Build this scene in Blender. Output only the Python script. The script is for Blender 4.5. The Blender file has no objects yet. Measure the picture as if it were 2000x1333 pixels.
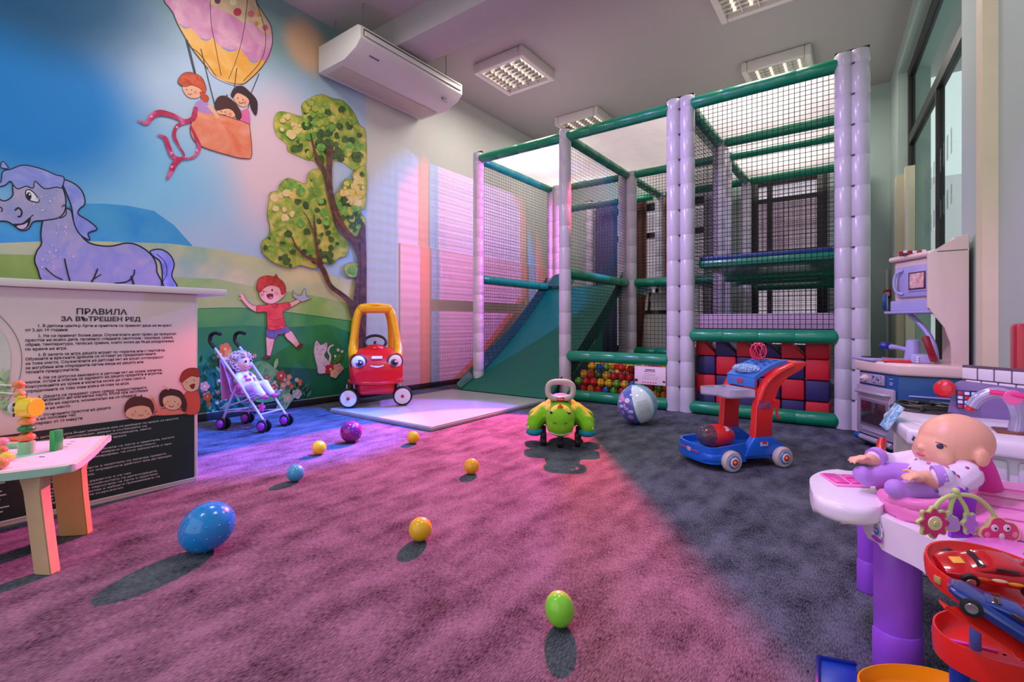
import bpy, bmesh, math, random
from mathutils import Vector, Matrix, Euler
from mathutils import noise as mnoise
random.seed(7)
# ---------------------------------------------------------------- camera
F, CXP, HY, CH = 944.0, 1000.0, 632.0, 0.72
YAW = math.atan(690.0 / F)
SC = bpy.context.scene
COL = SC.collection
cam_d = bpy.data.cameras.new('camera'); cam = bpy.data.objects.new('camera', cam_d); COL.objects.link(cam)
cam_d.sensor_width = 36.0; cam_d.lens = F / 2000.0 * 36.0; cam_d.shift_y = -(666.5 - HY) / 2000.0
cam_d.clip_start = 0.02
cam.location = (0, 0, CH); cam.rotation_euler = (math.pi / 2, 0, YAW)
SC.camera = cam
SC.view_settings.view_transform = 'Standard'; SC.view_settings.look = 'None'
SC.view_settings.gamma = 1.0; SC.view_settings.exposure = 0.72; SC.view_settings.use_curve_mapping = False
# ---------------------------------------------------------------- world and large lights
w = bpy.data.worlds.new('daylight'); SC.world = w; w.use_nodes = True
w.node_tree.nodes['Background'].inputs[0].default_value = (0.80, 0.86, 0.92, 1)
w.node_tree.nodes['Background'].inputs[1].default_value = 0.85
def spot(name, loc, target, color, energy, size_deg, blend=0.3, radius=0.05):
    d = bpy.data.lights.new(name, 'SPOT'); o = bpy.data.objects.new(name, d); COL.objects.link(o)
    d.energy = energy; d.color = color; d.spot_size = math.radians(size_deg); d.spot_blend = blend; d.shadow_soft_size = radius
    o.location = loc; o.rotation_euler = (Vector(target) - Vector(loc)).to_track_quat('-Z', 'Y').to_euler()
    return o
def area(name, loc, color, energy, sx, sy, rot=(0, 0, 0), spread=180):
    d = bpy.data.lights.new(name, 'AREA'); o = bpy.data.objects.new(name, d); COL.objects.link(o)
    d.shape = 'RECTANGLE'; d.size = sx; d.size_y = sy; d.energy = energy; d.color = color; d.spread = math.radians(spread)
    o.location = loc; o.rotation_euler = rot
    return o
# coloured party spots on the posts inside the play frame, shining through its nets onto the side wall
spot('red_spot', (-1.40, 4.45, 2.2), (-3.93, 4.6, 1.4), (1.0, 0.05, 0.14), 170, 66, 0.25, 0.015)
spot('blue_spot', (-1.40, 4.95, 2.2), (-3.93, 4.5, 1.4), (0.03, 0.22, 1.0), 225, 66, 0.25, 0.015)
# a pair of party spots above the slide, shining out over the carpet
LP = (-2.86, 4.62, 2.2)
spot('magenta_spot', LP, (-1.70, 1.666, 0), (1.0, 0.06, 0.13), 2150, 38.4, 0.14, 0.02)
spot('violet_spot', (-2.76, 4.66, 2.2), (-2.45, 1.0, 0), (0.34, 0.10, 1.0), 380, 56, 0.2, 0.02)
# blue ceiling spot on the carpet by the mural, added violet wash on the frame front, violet one on the toy corner
spot('floor_blue_spot', (-1.6, 2.6, 3.05), (-3.1, 1.62, 0.0), (0.0, 0.13, 1.0), 1500, 34, 0.6, 0.05)
spot('added_violet_wash', (-2.6, 1.2, 3.1), (-0.9, 4.0, 1.2), (0.55, 0.36, 1.0), 220, 50, 0.6, 0.1)  # added lamp, turns the front posts lilac
spot('corner_violet_spot', (-1.0, 0.2, 3.1), (0.25, 1.9, 0.4), (0.75, 0.25, 1.0), 130, 48, 0.6, 0.1)
# ---------------------------------------------------------------- helpers
RT = Vector((math.cos(YAW), math.sin(YAW), 0)); FW = Vector((-math.sin(YAW), math.cos(YAW), 0))
CAMP = Vector((0, 0, CH))
def ray(px, py): return FW + RT * ((px - CXP) / F) + Vector((0, 0, (HY - py) / F))
def atX(px, py, X):
    d = ray(px, py); return CAMP + d * (X / d.x)
def atY(px, py, Y):
    d = ray(px, py); return CAMP + d * (Y / d.y)
def atZ(px, py, Z=0.0):
    d = ray(px, py); return CAMP + d * ((Z - CH) / d.z)
def atD(px, py, t): return CAMP + ray(px, py) * t
def lin(c): return c / 12.92 if c <= 0.04045 else ((c + 0.055) / 1.055) ** 2.4
def hexc(h): h = h.lstrip('#'); return tuple(lin(int(h[i:i + 2], 16) / 255.0) for i in (0, 2, 4)) + (1.0,)
MATS = {}
def mat(name, col, rough=0.5, metal=0.0, var=0.06, scale=9.0, bump=0.0, bscale=60.0, emit=0.0, alpha=1.0, trans=0.0, coat=0.0, spec=0.5):
    """principled with a soft procedural tone variation"""
    if name in MATS: return MATS[name]
    m = bpy.data.materials.new(name); m.use_nodes = True; nt = m.node_tree; b = nt.nodes['Principled BSDF']
    c = hexc(col) if isinstance(col, str) else tuple(col) + (1.0,)
    tc = nt.nodes.new('ShaderNodeTexCoord'); n = nt.nodes.new('ShaderNodeTexNoise'); n.inputs['Scale'].default_value = scale; n.inputs['Detail'].default_value = 3
    nt.links.new(tc.outputs['Object'], n.inputs['Vector'])
    mx = nt.nodes.new('ShaderNodeMix'); mx.data_type = 'RGBA'
    mx.inputs['A'].default_value = tuple(x * (1 - var) for x in c[:3]) + (1,)
    mx.inputs['B'].default_value = tuple(min(1, x * (1 + var)) for x in c[:3]) + (1,)
    nt.links.new(n.outputs['Fac'], mx.inputs['Factor']); nt.links.new(mx.outputs['Result'], b.inputs['Base Color'])
    b.inputs['Roughness'].default_value = rough; b.inputs['Metallic'].default_value = metal
    b.inputs['Coat Weight'].default_value = coat; b.inputs['Specular IOR Level'].default_value = spec
    b.inputs['Alpha'].default_value = alpha; b.inputs['Transmission Weight'].default_value = trans
    if emit:
        b.inputs['Emission Color'].default_value = c; b.inputs['Emission Strength'].default_value = emit
    if bump:
        n2 = nt.nodes.new('ShaderNodeTexNoise'); n2.inputs['Scale'].default_value = bscale; n2.inputs['Detail'].default_value = 4
        nt.links.new(tc.outputs['Object'], n2.inputs['Vector'])
        bp = nt.nodes.new('ShaderNodeBump'); bp.inputs['Strength'].default_value = bump; bp.inputs['Distance'].default_value = 0.01
        nt.links.new(n2.outputs['Fac'], bp.inputs['Height']); nt.links.new(bp.outputs['Normal'], b.inputs['Normal'])
    MATS[name] = m
    return m
def plastic(name, col, rough=0.3): return mat(name, col, rough, var=0.04, coat=0.15)
def print_(col): return mat('print_' + col.lstrip('#'), col, 0.55, var=0.10, scale=14)
def frame_from(d):
    d = Vector(d).normalized(); q = d.to_track_quat('Z', 'Y'); return q.to_matrix()
def spline(pts, n=6, closed=True):
    """Catmull-Rom through the points"""
    P = [Vector(p) for p in pts]; out = []; N = len(P)
    rng = range(N) if closed else range(N - 1)
    for i in rng:
        if closed: a, b, c, d = P[i - 1], P[i], P[(i + 1) % N], P[(i + 2) % N]
        else: a, b, c, d = P[max(i - 1, 0)], P[i], P[i + 1], P[min(i + 2, N - 1)]
        for k in range(n):
            t = k / n
            out.append(0.5 * ((2 * b) + (c - a) * t + (2 * a - 5 * b + 4 * c - d) * t * t + (3 * b - a - 3 * c + d) * t ** 3))
    if not closed: out.append(P[-1].copy())
    return out
class MB:
    def __init__(s): s.v = []; s.f = []; s.m = []
    def add(s, vs, fs, mi=0, mtx=None):
        o = len(s.v)
        s.v += [tuple(mtx @ Vector(v)) if mtx else tuple(v) for v in vs]
        s.f += [tuple(o + i for i in f) for f in fs]; s.m += [mi] * len(fs); return s
    def bm(s, b, mi=0, mtx=None):
        b.verts.index_update()
        s.add([v.co.copy() for v in b.verts], [[v.index for v in f.verts] for f in b.faces], mi, mtx); b.free(); return s
    def box(s, c, d, mi=0, bev=0.0, seg=2, rot=None):
        b = bmesh.new(); bmesh.ops.create_cube(b, size=1.0)
        for v in b.verts: v.co = Vector((v.co.x * d[0], v.co.y * d[1], v.co.z * d[2]))
        if bev: bmesh.ops.bevel(b, geom=list(b.edges), offset=min(bev, min(d) * 0.49), segments=seg, affect='EDGES', profile=0.5)
        M = Matrix.Translation(Vector(c))
        if rot is not None: M = M @ (Euler(rot).to_matrix().to_4x4() if not isinstance(rot, Matrix) else rot.to_4x4())
        return s.bm(b, mi, M)
    def prism(s, pts, h0, h1, mi=0, mtx=None, bev=0.0, seg=2):
        """2D outline extruded from h0 to h1 along local z"""
        pts = [(p[0], p[1]) for p in pts]
        ar = sum(pts[i - 1][0] * pts[i][1] - pts[i][0] * pts[i - 1][1] for i in range(len(pts)))
        if ar < 0: pts = pts[::-1]
        b = bmesh.new(); lo = [b.verts.new((x, y, h0)) for x, y in pts]; hi = [b.verts.new((x, y, h1)) for x, y in pts]; n = len(pts)
        b.faces.new(lo[::-1]); b.faces.new(hi)
        for i in range(n): b.faces.new((lo[i], lo[(i + 1) % n], hi[(i + 1) % n], hi[i]))
        if bev:
            eds = [e for e in b.edges if (e.verts[0] in lo) == (e.verts[1] in lo)]
            bmesh.ops.bevel(b, geom=eds, offset=bev, segments=seg, affect='EDGES', profile=0.5)
        return s.bm(b, mi, mtx)
    def lathe(s, prof, n=20, c=(0, 0, 0), axis=(0, 0, 1), mi=0, caps=True):
        R = frame_from(axis) if tuple(axis) != (0, 0, 1) else Matrix.Identity(3)
        vs = []; fs = []; c = Vector(c)
        for r, z in prof:
            for k in range(n):
                a = 2 * math.pi * k / n; vs.append(c + R @ Vector((r * math.cos(a), r * math.sin(a), z)))
        for j in range(len(prof) - 1):
            for k in range(n): fs.append((j * n + k, j * n + (k + 1) % n, (j + 1) * n + (k + 1) % n, (j + 1) * n + k))
        if caps:
            if prof[0][0] > 1e-5: fs.append(tuple(range(n))[::-1])
            if prof[-1][0] > 1e-5: fs.append(tuple((len(prof) - 1) * n + k for k in range(n)))
        return s.add(vs, fs, mi)
    def cyl(s, p0, p1, r, n=16, mi=0, r1=None, bev=0.0):
        p0, p1 = Vector(p0), Vector(p1); L = (p1 - p0).length; r1 = r if r1 is None else r1
        pr = [(r - bev, 0), (r, bev), (r1, L - bev), (r1 - bev, L)] if bev else [(r, 0), (r1, L)]
        return s.lathe(pr, n, p0, tuple(p1 - p0), mi)
    def tube(s, path, r, n=8, mi=0, closed=False, flat=1.0):
        P = [Vector(p) for p in path]; N = len(P); rr = r if isinstance(r, (list, tuple)) else [r] * N
        vs = []; fs = []; up = None
        for i in range(N):
            if closed: t = P[(i + 1) % N] - P[i - 1]
            else: t = P[min(i + 1, N - 1)] - P[max(i - 1, 0)]
            t = t.normalized() if t.length > 1e-9 else Vector((0, 0, 1))
            if up is None:
                up = Vector((0, 0, 1)) if abs(t.z) < 0.9 else Vector((0, 1, 0))
            x = up - t * up.dot(t)
            x = x.normalized() if x.length > 1e-6 else t.orthogonal().normalized()
            up = x; y = t.cross(x)
            for k in range(n):
                a = 2 * math.pi * k / n; vs.append(P[i] + x * (rr[i] * math.cos(a)) + y * (rr[i] * flat * math.sin(a)))
        for i in range(N if closed else N - 1):
            j = (i + 1) % N
            for k in range(n): fs.append((i * n + k, i * n + (k + 1) % n, j * n + (k + 1) % n, j * n + k))
        if not closed: fs.append(tuple(range(n))[::-1]); fs.append(tuple((N - 1) * n + k for k in range(n)))
        return s.add(vs, fs, mi)
    def ell(s, c, r, nu=20, nv=12, mi=0, mtx=None, fn=None):
        """ellipsoid, optionally displaced by fn(unit vector) -> scale"""
        r = (r, r, r) if not isinstance(r, (tuple, list)) else r; c = Vector(c)
        vs = []; fs = []
        for j in range(1, nv):
            th = math.pi * j / nv
            for k in range(nu):
                ph = 2 * math.pi * k / nu; u = Vector((math.sin(th) * math.cos(ph), math.sin(th) * math.sin(ph), math.cos(th)))
                vs.append(u)
        vs += [Vector((0, 0, 1)), Vector((0, 0, -1))]
        out = []
        for u in vs:
            k = fn(u) if fn else 1.0
            p = Vector((u.x * r[0] * k, u.y * r[1] * k, u.z * r[2] * k))
            out.append(c + (mtx @ p if mtx is not None else p))
        for j in range(nv - 2):
            for k in range(nu): fs.append((j * nu + k, (j + 1) * nu + k, (j + 1) * nu + (k + 1) % nu, j * nu + (k + 1) % nu))
        T = len(vs) - 2; B = T + 1
        for k in range(nu):
            fs.append((T, k, (k + 1) % nu)); fs.append((B, (nv - 2) * nu + (k + 1) % nu, (nv - 2) * nu + k))
        return s.add(out, fs, mi)
    def poly(s, pts, mi=0): return s.add(pts, [tuple(range(len(pts)))], mi)
    def sheet(s, grid, mi=0, th=0.0):
        """grid of points; with th a closed slab thickened along the normals"""
        R = len(grid); C = len(grid[0]); g = [[Vector(p) for p in row] for row in grid]
        vs = [p for row in g for p in row]; fs = []
        for i in range(R - 1):
            for j in range(C - 1): fs.append((i * C + j, i * C + j + 1, (i + 1) * C + j + 1, (i + 1) * C + j))
        if th:
            nn = []
            for i in range(R):
                for j in range(C):
                    du = g[i][min(j + 1, C - 1)] - g[i][max(j - 1, 0)]; dv = g[min(i + 1, R - 1)][j] - g[max(i - 1, 0)][j]
                    n = du.cross(dv); nn.append(n.normalized() if n.length > 1e-9 else Vector((0, 0, 1)))
            o = len(vs); vs = vs + [v - n * th for v, n in zip(vs, nn)]
            fs += [tuple(o + i for i in f[::-1]) for f in fs[:]]
            ring = [j for j in range(C)] + [i * C + C - 1 for i in range(1, R)] + [(R - 1) * C + j for j in range(C - 2, -1, -1)] + [i * C for i in range(R - 2, 0, -1)]
            for k in range(len(ring)):
                a, b = ring[k], ring[(k + 1) % len(ring)]; fs.append((b, a, o + a, o + b))
        return s.add(vs, fs, mi)
    def mesh(s, name, mats, inv=None, angle=40):
        me = bpy.data.meshes.new(name)
        me.from_pydata([tuple(inv @ Vector(v)) for v in s.v] if inv else s.v, [], s.f)
        for m in (mats if isinstance(mats, (list, tuple)) else [mats]): me.materials.append(m)
        me.polygons.foreach_set('material_index', s.m); me.polygons.foreach_set('use_smooth', [True] * len(s.f))
        me.update(); me.set_sharp_from_angle(angle=math.radians(angle))
        return me
    def build(s, name, mats, parent=None, world=False, angle=40, kind=None, label=None):
        inv = RM[root_of(parent).name].inverted() if (world and parent is not None) else None
        o = bpy.data.objects.new(name, s.mesh(name, mats, inv, angle)); COL.objects.link(o)
        if parent is not None: o.parent = parent; ROOT[o.name] = root_of(parent)
        if kind: o['kind'] = kind
        if label: o['label'] = label
        return o
RM = {}; ROOT = {}
def root_of(o): return ROOT.get(o.name, o)
def thing(name, label, cat, loc=(0, 0, 0), rotz=0.0, group=None):
    o = bpy.data.objects.new(name, None); COL.objects.link(o); o.empty_display_size = 0.1
    o.location = loc; o.rotation_euler = (0, 0, rotz); o['label'] = label; o['category'] = cat
    if group: o['group'] = group
    RM[o.name] = Matrix.Translation(Vector(loc)) @ Matrix.Rotation(rotz, 4, 'Z')
    return o
def tag(o, label, cat, group=None):
    o['label'] = label; o['category'] = cat
    if group: o['group'] = group
    return o
def struct(o): o['kind'] = 'structure'; RM[o.name] = Matrix.Identity(4); return o
def mesh_obj(name, me, parent=None, loc=(0, 0, 0), rot=None):
    o = bpy.data.objects.new(name, me); COL.objects.link(o); o.location = loc
    if rot is not None: o.rotation_euler = rot
    if parent is not None: o.parent = parent; ROOT[o.name] = root_of(parent)
    return o
def text_mesh(txt, size, align='LEFT', bold=0.0, width=None):
    """lettering as a flat mesh, x to the right, y up"""
    c = bpy.data.curves.new('lettering', 'FONT'); c.body = txt; c.size = size; c.align_x = align; c.offset = bold; c.resolution_u = 1
    o = bpy.data.objects.new('lettering', c); COL.objects.link(o)
    dg = bpy.context.evaluated_depsgraph_get(); me = bpy.data.meshes.new_from_object(o.evaluated_get(dg))
    vs = [v.co.copy() for v in me.vertices]; fs = [tuple(p.vertices) for p in me.polygons]
    bpy.data.objects.remove(o); bpy.data.curves.remove(c); bpy.data.meshes.remove(me)
    if width and vs:
        x0 = min(v.x for v in vs); x1 = max(v.x for v in vs); k = width / max(x1 - x0, 1e-6)
        vs = [Vector(((v.x - x0) * k, v.y, 0)) for v in vs]
    return vs, fs
def put_text(mb, txt, size, origin, ux, uy, mi=0, align='LEFT', bold=0.0, width=None):
    vs, fs = text_mesh(txt, size, align, bold, width); o = Vector(origin); ux = Vector(ux).normalized(); uy = Vector(uy).normalized()
    mb.add([o + ux * v.x + uy * v.y for v in vs], fs, mi)
# ---------------------------------------------------------------- the room
XL, YB, ZC = -3.93, 6.85, 3.42
def carpet():
    m = bpy.data.materials.new('carpet'); m.use_nodes = True; nt = m.node_tree; b = nt.nodes['Principled BSDF']; N = nt.nodes.new; L = nt.links.new
    tc = N('ShaderNodeTexCoord')
    mp = N('ShaderNodeMapping'); mp.inputs['Scale'].default_value = (11.0, 5.0, 1); L(tc.outputs['Object'], mp.inputs['Vector'])
    n1 = N('ShaderNodeTexNoise'); n1.inputs['Scale'].default_value = 1.0; n1.inputs['Detail'].default_value = 5; n1.inputs['Roughness'].default_value = 0.62; L(mp.outputs[0], n1.inputs['Vector'])
    br = N('ShaderNodeTexBrick'); br.inputs['Scale'].default_value = 1.0; br.inputs['Brick Width'].default_value = 0.5; br.inputs['Row Height'].default_value = 0.25
    br.inputs['Color1'].default_value = (0.40, 0.40, 0.40, 1); br.inputs['Color2'].default_value = (0.60, 0.60, 0.60, 1); br.inputs['Mortar'].default_value = (0.5, 0.5, 0.5, 1); br.inputs['Mortar Size'].default_value = 0.0
    L(tc.outputs['Object'], br.inputs['Vector'])
    mp2 = N('ShaderNodeMapping'); mp2.inputs['Scale'].default_value = (330, 75, 1); L(tc.outputs['Object'], mp2.inputs['Vector'])
    n2 = N('ShaderNodeTexNoise'); n2.inputs['Scale'].default_value = 1.0; n2.inputs['Detail'].default_value = 2; L(mp2.outputs[0], n2.inputs['Vector'])
    ad = N('ShaderNodeMath'); ad.operation = 'MULTIPLY_ADD'; ad.inputs[1].default_value = 0.30; L(br.outputs['Color'], ad.inputs[0]); L(n1.outputs['Fac'], ad.inputs[2])
    ad2 = N('ShaderNodeMath'); ad2.operation = 'MULTIPLY_ADD'; ad2.inputs[1].default_value = 1.0; L(n2.outputs['Fac'], ad2.inputs[0]); L(ad.outputs[0], ad2.inputs[2])
    cr = N('ShaderNodeValToRGB'); e = cr.color_ramp.elements; e[0].position = 0.66; e[0].color = (0.006, 0.008, 0.013, 1); e[1].position = 1.18; e[1].color = (0.15, 0.168, 0.215, 1)
    mpn = N('ShaderNodeMath'); mpn.operation = 'MULTIPLY'; mpn.inputs[1].default_value = 0.66; L(ad2.outputs[0], mpn.inputs[0])
    e[0].position = 0.56; e[1].position = 0.92
    L(mpn.outputs[0], cr.inputs['Fac']); L(cr.outputs['Color'], b.inputs['Base Color'])
    b.inputs['Roughness'].default_value = 0.95; b.inputs['Specular IOR Level'].default_value = 0.15
    bp = N('ShaderNodeBump'); bp.inputs['Strength'].default_value = 0.5; bp.inputs['Distance'].default_value = 0.004; L(n2.outputs['Fac'], bp.inputs['Height']); L(bp.outputs['Normal'], b.inputs['Normal'])
    return m
M_wall = mat('wall_paint', '#cfd0c8', 0.7, var=0.03, scale=3)
M_wallg = mat('wall_paint_green', '#b4c6bd', 0.7, var=0.03, scale=3)
M_ceil = mat('ceiling_paint', '#b8b1ae', 0.85, var=0.02, scale=2)
M_dark = mat('dark_frame', '#2b2522', 0.45)
M_black = mat('black_plastic', '#151516', 0.4)
M_cream = mat('cream_paint', '#e4d9b8', 0.6)
M_white = plastic('white_plastic', '#e8e6e4', 0.35)
M_steel = mat('brushed_steel', '#b9bac0', 0.28, metal=0.9)
struct(MB().box((-1.2, 2.4, -0.05), (6.2, 9.2, 0.1)).build('floor', carpet()))
struct(MB().box((XL - 0.05, 2.4, ZC / 2), (0.1, 9.2, ZC)).build('wall_left', M_wall))
struct(MB().box((-1.2, 2.4, ZC + 0.05), (6.2, 9.2, 0.1)).build('ceiling', M_ceil))
struct(MB().box((-1.6, 3.02, ZC - 0.12), (4.66, 0.36, 0.26), bev=0.004).build('ceiling_beam', M_ceil))
struct(MB().box((XL + 0.008, 2.4, 0.027), (0.016, 9.2, 0.055), bev=0.003).build('baseboard_left', mat('dark_skirting', '#26201f', 0.5)))
struct(MB().box((XL + 0.009, 4.9, 0.81), (0.018, 3.04, 1.5), bev=0.004).build('trim_1', mat('wall_wainscot', '#d2b9b1', 0.5)))
# back wall with two glazed openings
def wall_with_holes(name, x0, x1, z0, z1, y, th, holes, m):
    mb = MB(); xs = sorted({x0, x1, *[h[0] for h in holes], *[h[1] for h in holes]})
    for a, b in zip(xs[:-1], xs[1:]):
        hs = sorted([h for h in holes if h[0] <= a + 1e-6 and h[1] >= b - 1e-6], key=lambda h: h[2]); z = z0
        for h in hs:
            if h[2] > z: mb.box(((a + b) / 2, y + th / 2, (z + h[2]) / 2), (b - a, th, h[2] - z))
            z = h[3]
        if z < z1: mb.box(((a + b) / 2, y + th / 2, (z + z1) / 2), (b - a, th, z1 - z))
    return struct(mb.build(name, m))
wall_with_holes('wall_back', XL, 0.32, 0, ZC, YB, 0.12, [(-3.4, -1.45, 0.3, 2.45), (-1.22, -0.36, 0.35, 2.58)], M_wallg)
def glass_mat(name, col, fac=0.15):
    m = bpy.data.materials.new(name); m.use_nodes = True; nt = m.node_tree; nt.nodes.remove(nt.nodes['Principled BSDF'])
    t = nt.nodes.new('ShaderNodeBsdfTransparent'); t.inputs[0].default_value = hexc(col); g = nt.nodes.new('ShaderNodeBsdfGlossy'); g.inputs['Roughness'].default_value = 0.05
    n = nt.nodes.new('ShaderNodeTexNoise'); n.inputs['Scale'].default_value = 2.0
    ma = nt.nodes.new('ShaderNodeMath'); ma.operation = 'MULTIPLY_ADD'; ma.inputs[1].default_value = 0.04; ma.inputs[2].default_value = 0.07; nt.links.new(n.outputs['Fac'], ma.inputs[0])
    x = nt.nodes.new('ShaderNodeMixShader'); nt.links.new(ma.outputs[0], x.inputs[0]); nt.links.new(t.outputs[0], x.inputs[1]); nt.links.new(g.outputs[0], x.inputs[2])
    nt.links.new(x.outputs[0], nt.nodes['Material Output'].inputs[0]); return m
M_glass = glass_mat('window_glass', '#e6eeea'); M_glassd = glass_mat('tinted_glass', '#e2d9dd')
def window_y(n, x0, x1, z0, z1, y, vs, hs, glass, fr=0.09, thin=0.05):
    root = struct(bpy.data.objects.new('window_%d' % n, None)); COL.objects.link(root)
    for a, b, c, d, nm in ((x0, x0 + fr, z0, z1, 'frame'), (x1 - fr, x1, z0, z1, 'frame'), (x0 + fr, x1 - fr, z0, z0 + fr, 'frame'), (x0 + fr, x1 - fr, z1 - fr, z1, 'frame')):
        MB().box(((a + b) / 2, y, (c + d) / 2), (b - a, 0.07, d - c), bev=0.004).build(nm, M_dark, root)
    for v in vs: MB().box((v, y, (z0 + z1) / 2), (thin, 0.06, z1 - z0 - 2 * fr)).build('mullion', M_dark, root)
    for h in hs: MB().box(((x0 + x1) / 2, y, h), (x1 - x0 - 2 * fr, 0.055, thin)).build('transom', M_dark, root)
    xs = [x0 + fr] + list(vs) + [x1 - fr]; zs = [z0 + fr] + list(hs) + [z1 - fr]
    for a, b in zip(xs[:-1], xs[1:]):
        for c, d in zip(zs[:-1], zs[1:]): MB().box(((a + b) / 2, y + 0.01, (c + d) / 2), (b - a - 0.01, 0.006, d - c - 0.01)).build('pane', glass, root)
    return root
window_y(2, -1.22, -0.36, 0.35, 2.58, YB + 0.05, [-0.98], [2.28, 1.62], M_glassd, 0.11)
window_y(3, -3.4, -1.45, 0.3, 2.45, YB + 0.05, [-2.85, -2.2], [2.0], M_glassd, 0.09, 0.07)
# curtains behind the play frame
def curtain(x0, x1, z0, z1, y, col, label):
    g = []; n = max(int((x1 - x0) * 60), 10)
    for z in (z0, (z0 + z1) / 2, z1):
        g.append([(x0 + (x1 - x0) * i / n, y + 0.025 * math.sin(i * 1.05) * (1.0 if z < z1 else 0.8) + 0.008 * math.sin(i * 0.37), z) for i in range(n + 1)])
    r = thing('curtain', label, 'curtain', ((x0 + x1) / 2, y, z0)); MB().sheet(g, th=0.004).build('drape', mat('curtain_' + col[1:], col, 0.85, bump=0.2), r, world=True)
    MB().cyl((x0 - 0.05, y, z1 + 0.015), (x1 + 0.05, y, z1 + 0.015), 0.011, 10).build('rod', M_dark, r, world=True)
curtain(-3.35, -3.0, 0.2, 2.5, YB - 0.08, '#5b6f8e', 'blue grey drape hanging at the far end of the rear glazing')
curtain(-2.9, -2.55, 0.2, 2.5, YB - 0.08, '#6e4536', 'brown drape hanging before the rear glazing')
curtain(-2.35, -1.95, 0.2, 2.5, YB - 0.08, '#b08d63', 'tan drape hanging before the rear glazing')
curtain(-1.75, -1.47, 0.2, 2.5, YB - 0.08, '#d9d5dc', 'pale white drape hanging beside the rear window')
# right wall: pier, recessed window, near wall
def xin(Y, off=0.0): return 0.265 + (6.2 - Y) * 0.0611 + off
def rwall(mb, y0, y1, z0, z1, o0, o1, mi=0):
    v = [(xin(y0, o0), y0), (xin(y1, o0), y1), (xin(y1, o1), y1), (xin(y0, o1), y0)]
    mb.prism(v, z0, z1, mi)
mb = MB(); rwall(mb, 6.2, YB + 0.12, 0, ZC, 0, 0.25); rwall(mb, -2.2, 3.58, 0, ZC, 0, 0.25); rwall(mb, 3.58, 6.2, 3.22, ZC, 0, 0.25); rwall(mb, 3.58, 6.2, 0, 0.3, 0, 0.25)
struct(mb.build('wall_right', M_wallg))
win = struct(bpy.data.objects.new('window_1', None)); COL.objects.link(win)
for y0, y1, z0, z1, nm in ((6.12, 6.2, 0.3, 3.22, 'frame'), (3.58, 3.66, 0.3, 3.22, 'frame'), (3.66, 6.12, 3.14, 3.22, 'frame'), (3.66, 6.12, 0.3, 0.38, 'frame'), (3.66, 6.12, 2.47, 2.56, 'transom'), (4.78, 4.81, 0.38, 2.47, 'mullion')):
    mb = MB(); rwall(mb, y0, y1, z0, z1, 0.075, 0.125); mb.build(nm, M_dark, win)
for y0, y1, z0, z1 in ((3.66, 6.12, 2.56, 3.14), (3.66, 4.78, 0.38, 2.47), (4.81, 6.12, 0.38, 2.47)):
    mb = MB(); rwall(mb, y0, y1, z0, z1, 0.095, 0.101); mb.build('pane', M_glass, win)
for tn, (y0, y1, o) in enumerate(((2.93, 3.03, -0.05), (6.18, 6.32, -0.015), (5.86, 5.95, 0.02))):
    mb = MB(); rwall(mb, y0, y1, 0, ZC if o < -0.02 else 2.2, o, o + 0.07); struct(mb.build('trim_%d' % (tn + 2), M_cream))
# street side of the window: a low pale facade opposite
mb = MB(); mb.box((4.2, 7.0, 1.4), (0.3, 14, 2.8)); o = mb.build('facade', mat('facade_plaster', '#c4d0ca', 0.9, bump=0.3)); tag(o, 'pale grey green building front across from the side window', 'building')
mb = MB(); mb.box((-1.5, 11.0, 1.6), (7, 0.3, 3.2)); o = mb.build('facade', mat('facade_lilac', '#f0e6ea', 0.9, bump=0.3)); tag(o, 'pale lilac building front seen through the rear window', 'building')
# faded street-side print on the glass
for k in range(9):
    for row, z in ((0, 1.86), (1, 1.5)):
        y = 5.35 - 0.12 * k; h = (0.17, 0.13)[row]
        MB().box((xin(y, 0.094), y, z + 0.012 * k), (0.002, 0.05 + 0.02 * (k % 2), h)).build('glass_print', mat('print_grey', '#8b9894', 0.7, alpha=0.35), win)
# red call point and white conduit on the pier
r = thing('fire_call_point', 'small red fire call point on white conduit beside the window', 'alarm', tuple(atY(1733, 575, 6.78)))
MB().box((0, 0, 0), (0.07, 0.06, 0.10), bev=0.008).build('housing', plastic('alarm_red', '#c3161c'), r); MB().box((0, -0.033, 0.0), (0.04, 0.006, 0.04), bev=0.002).build('press_plate', M_white, r)
MB().cyl((0, 0.02, -0.72), (0, 0.02, 0.28), 0.011, 8).build('conduit', M_white, r)
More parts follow.
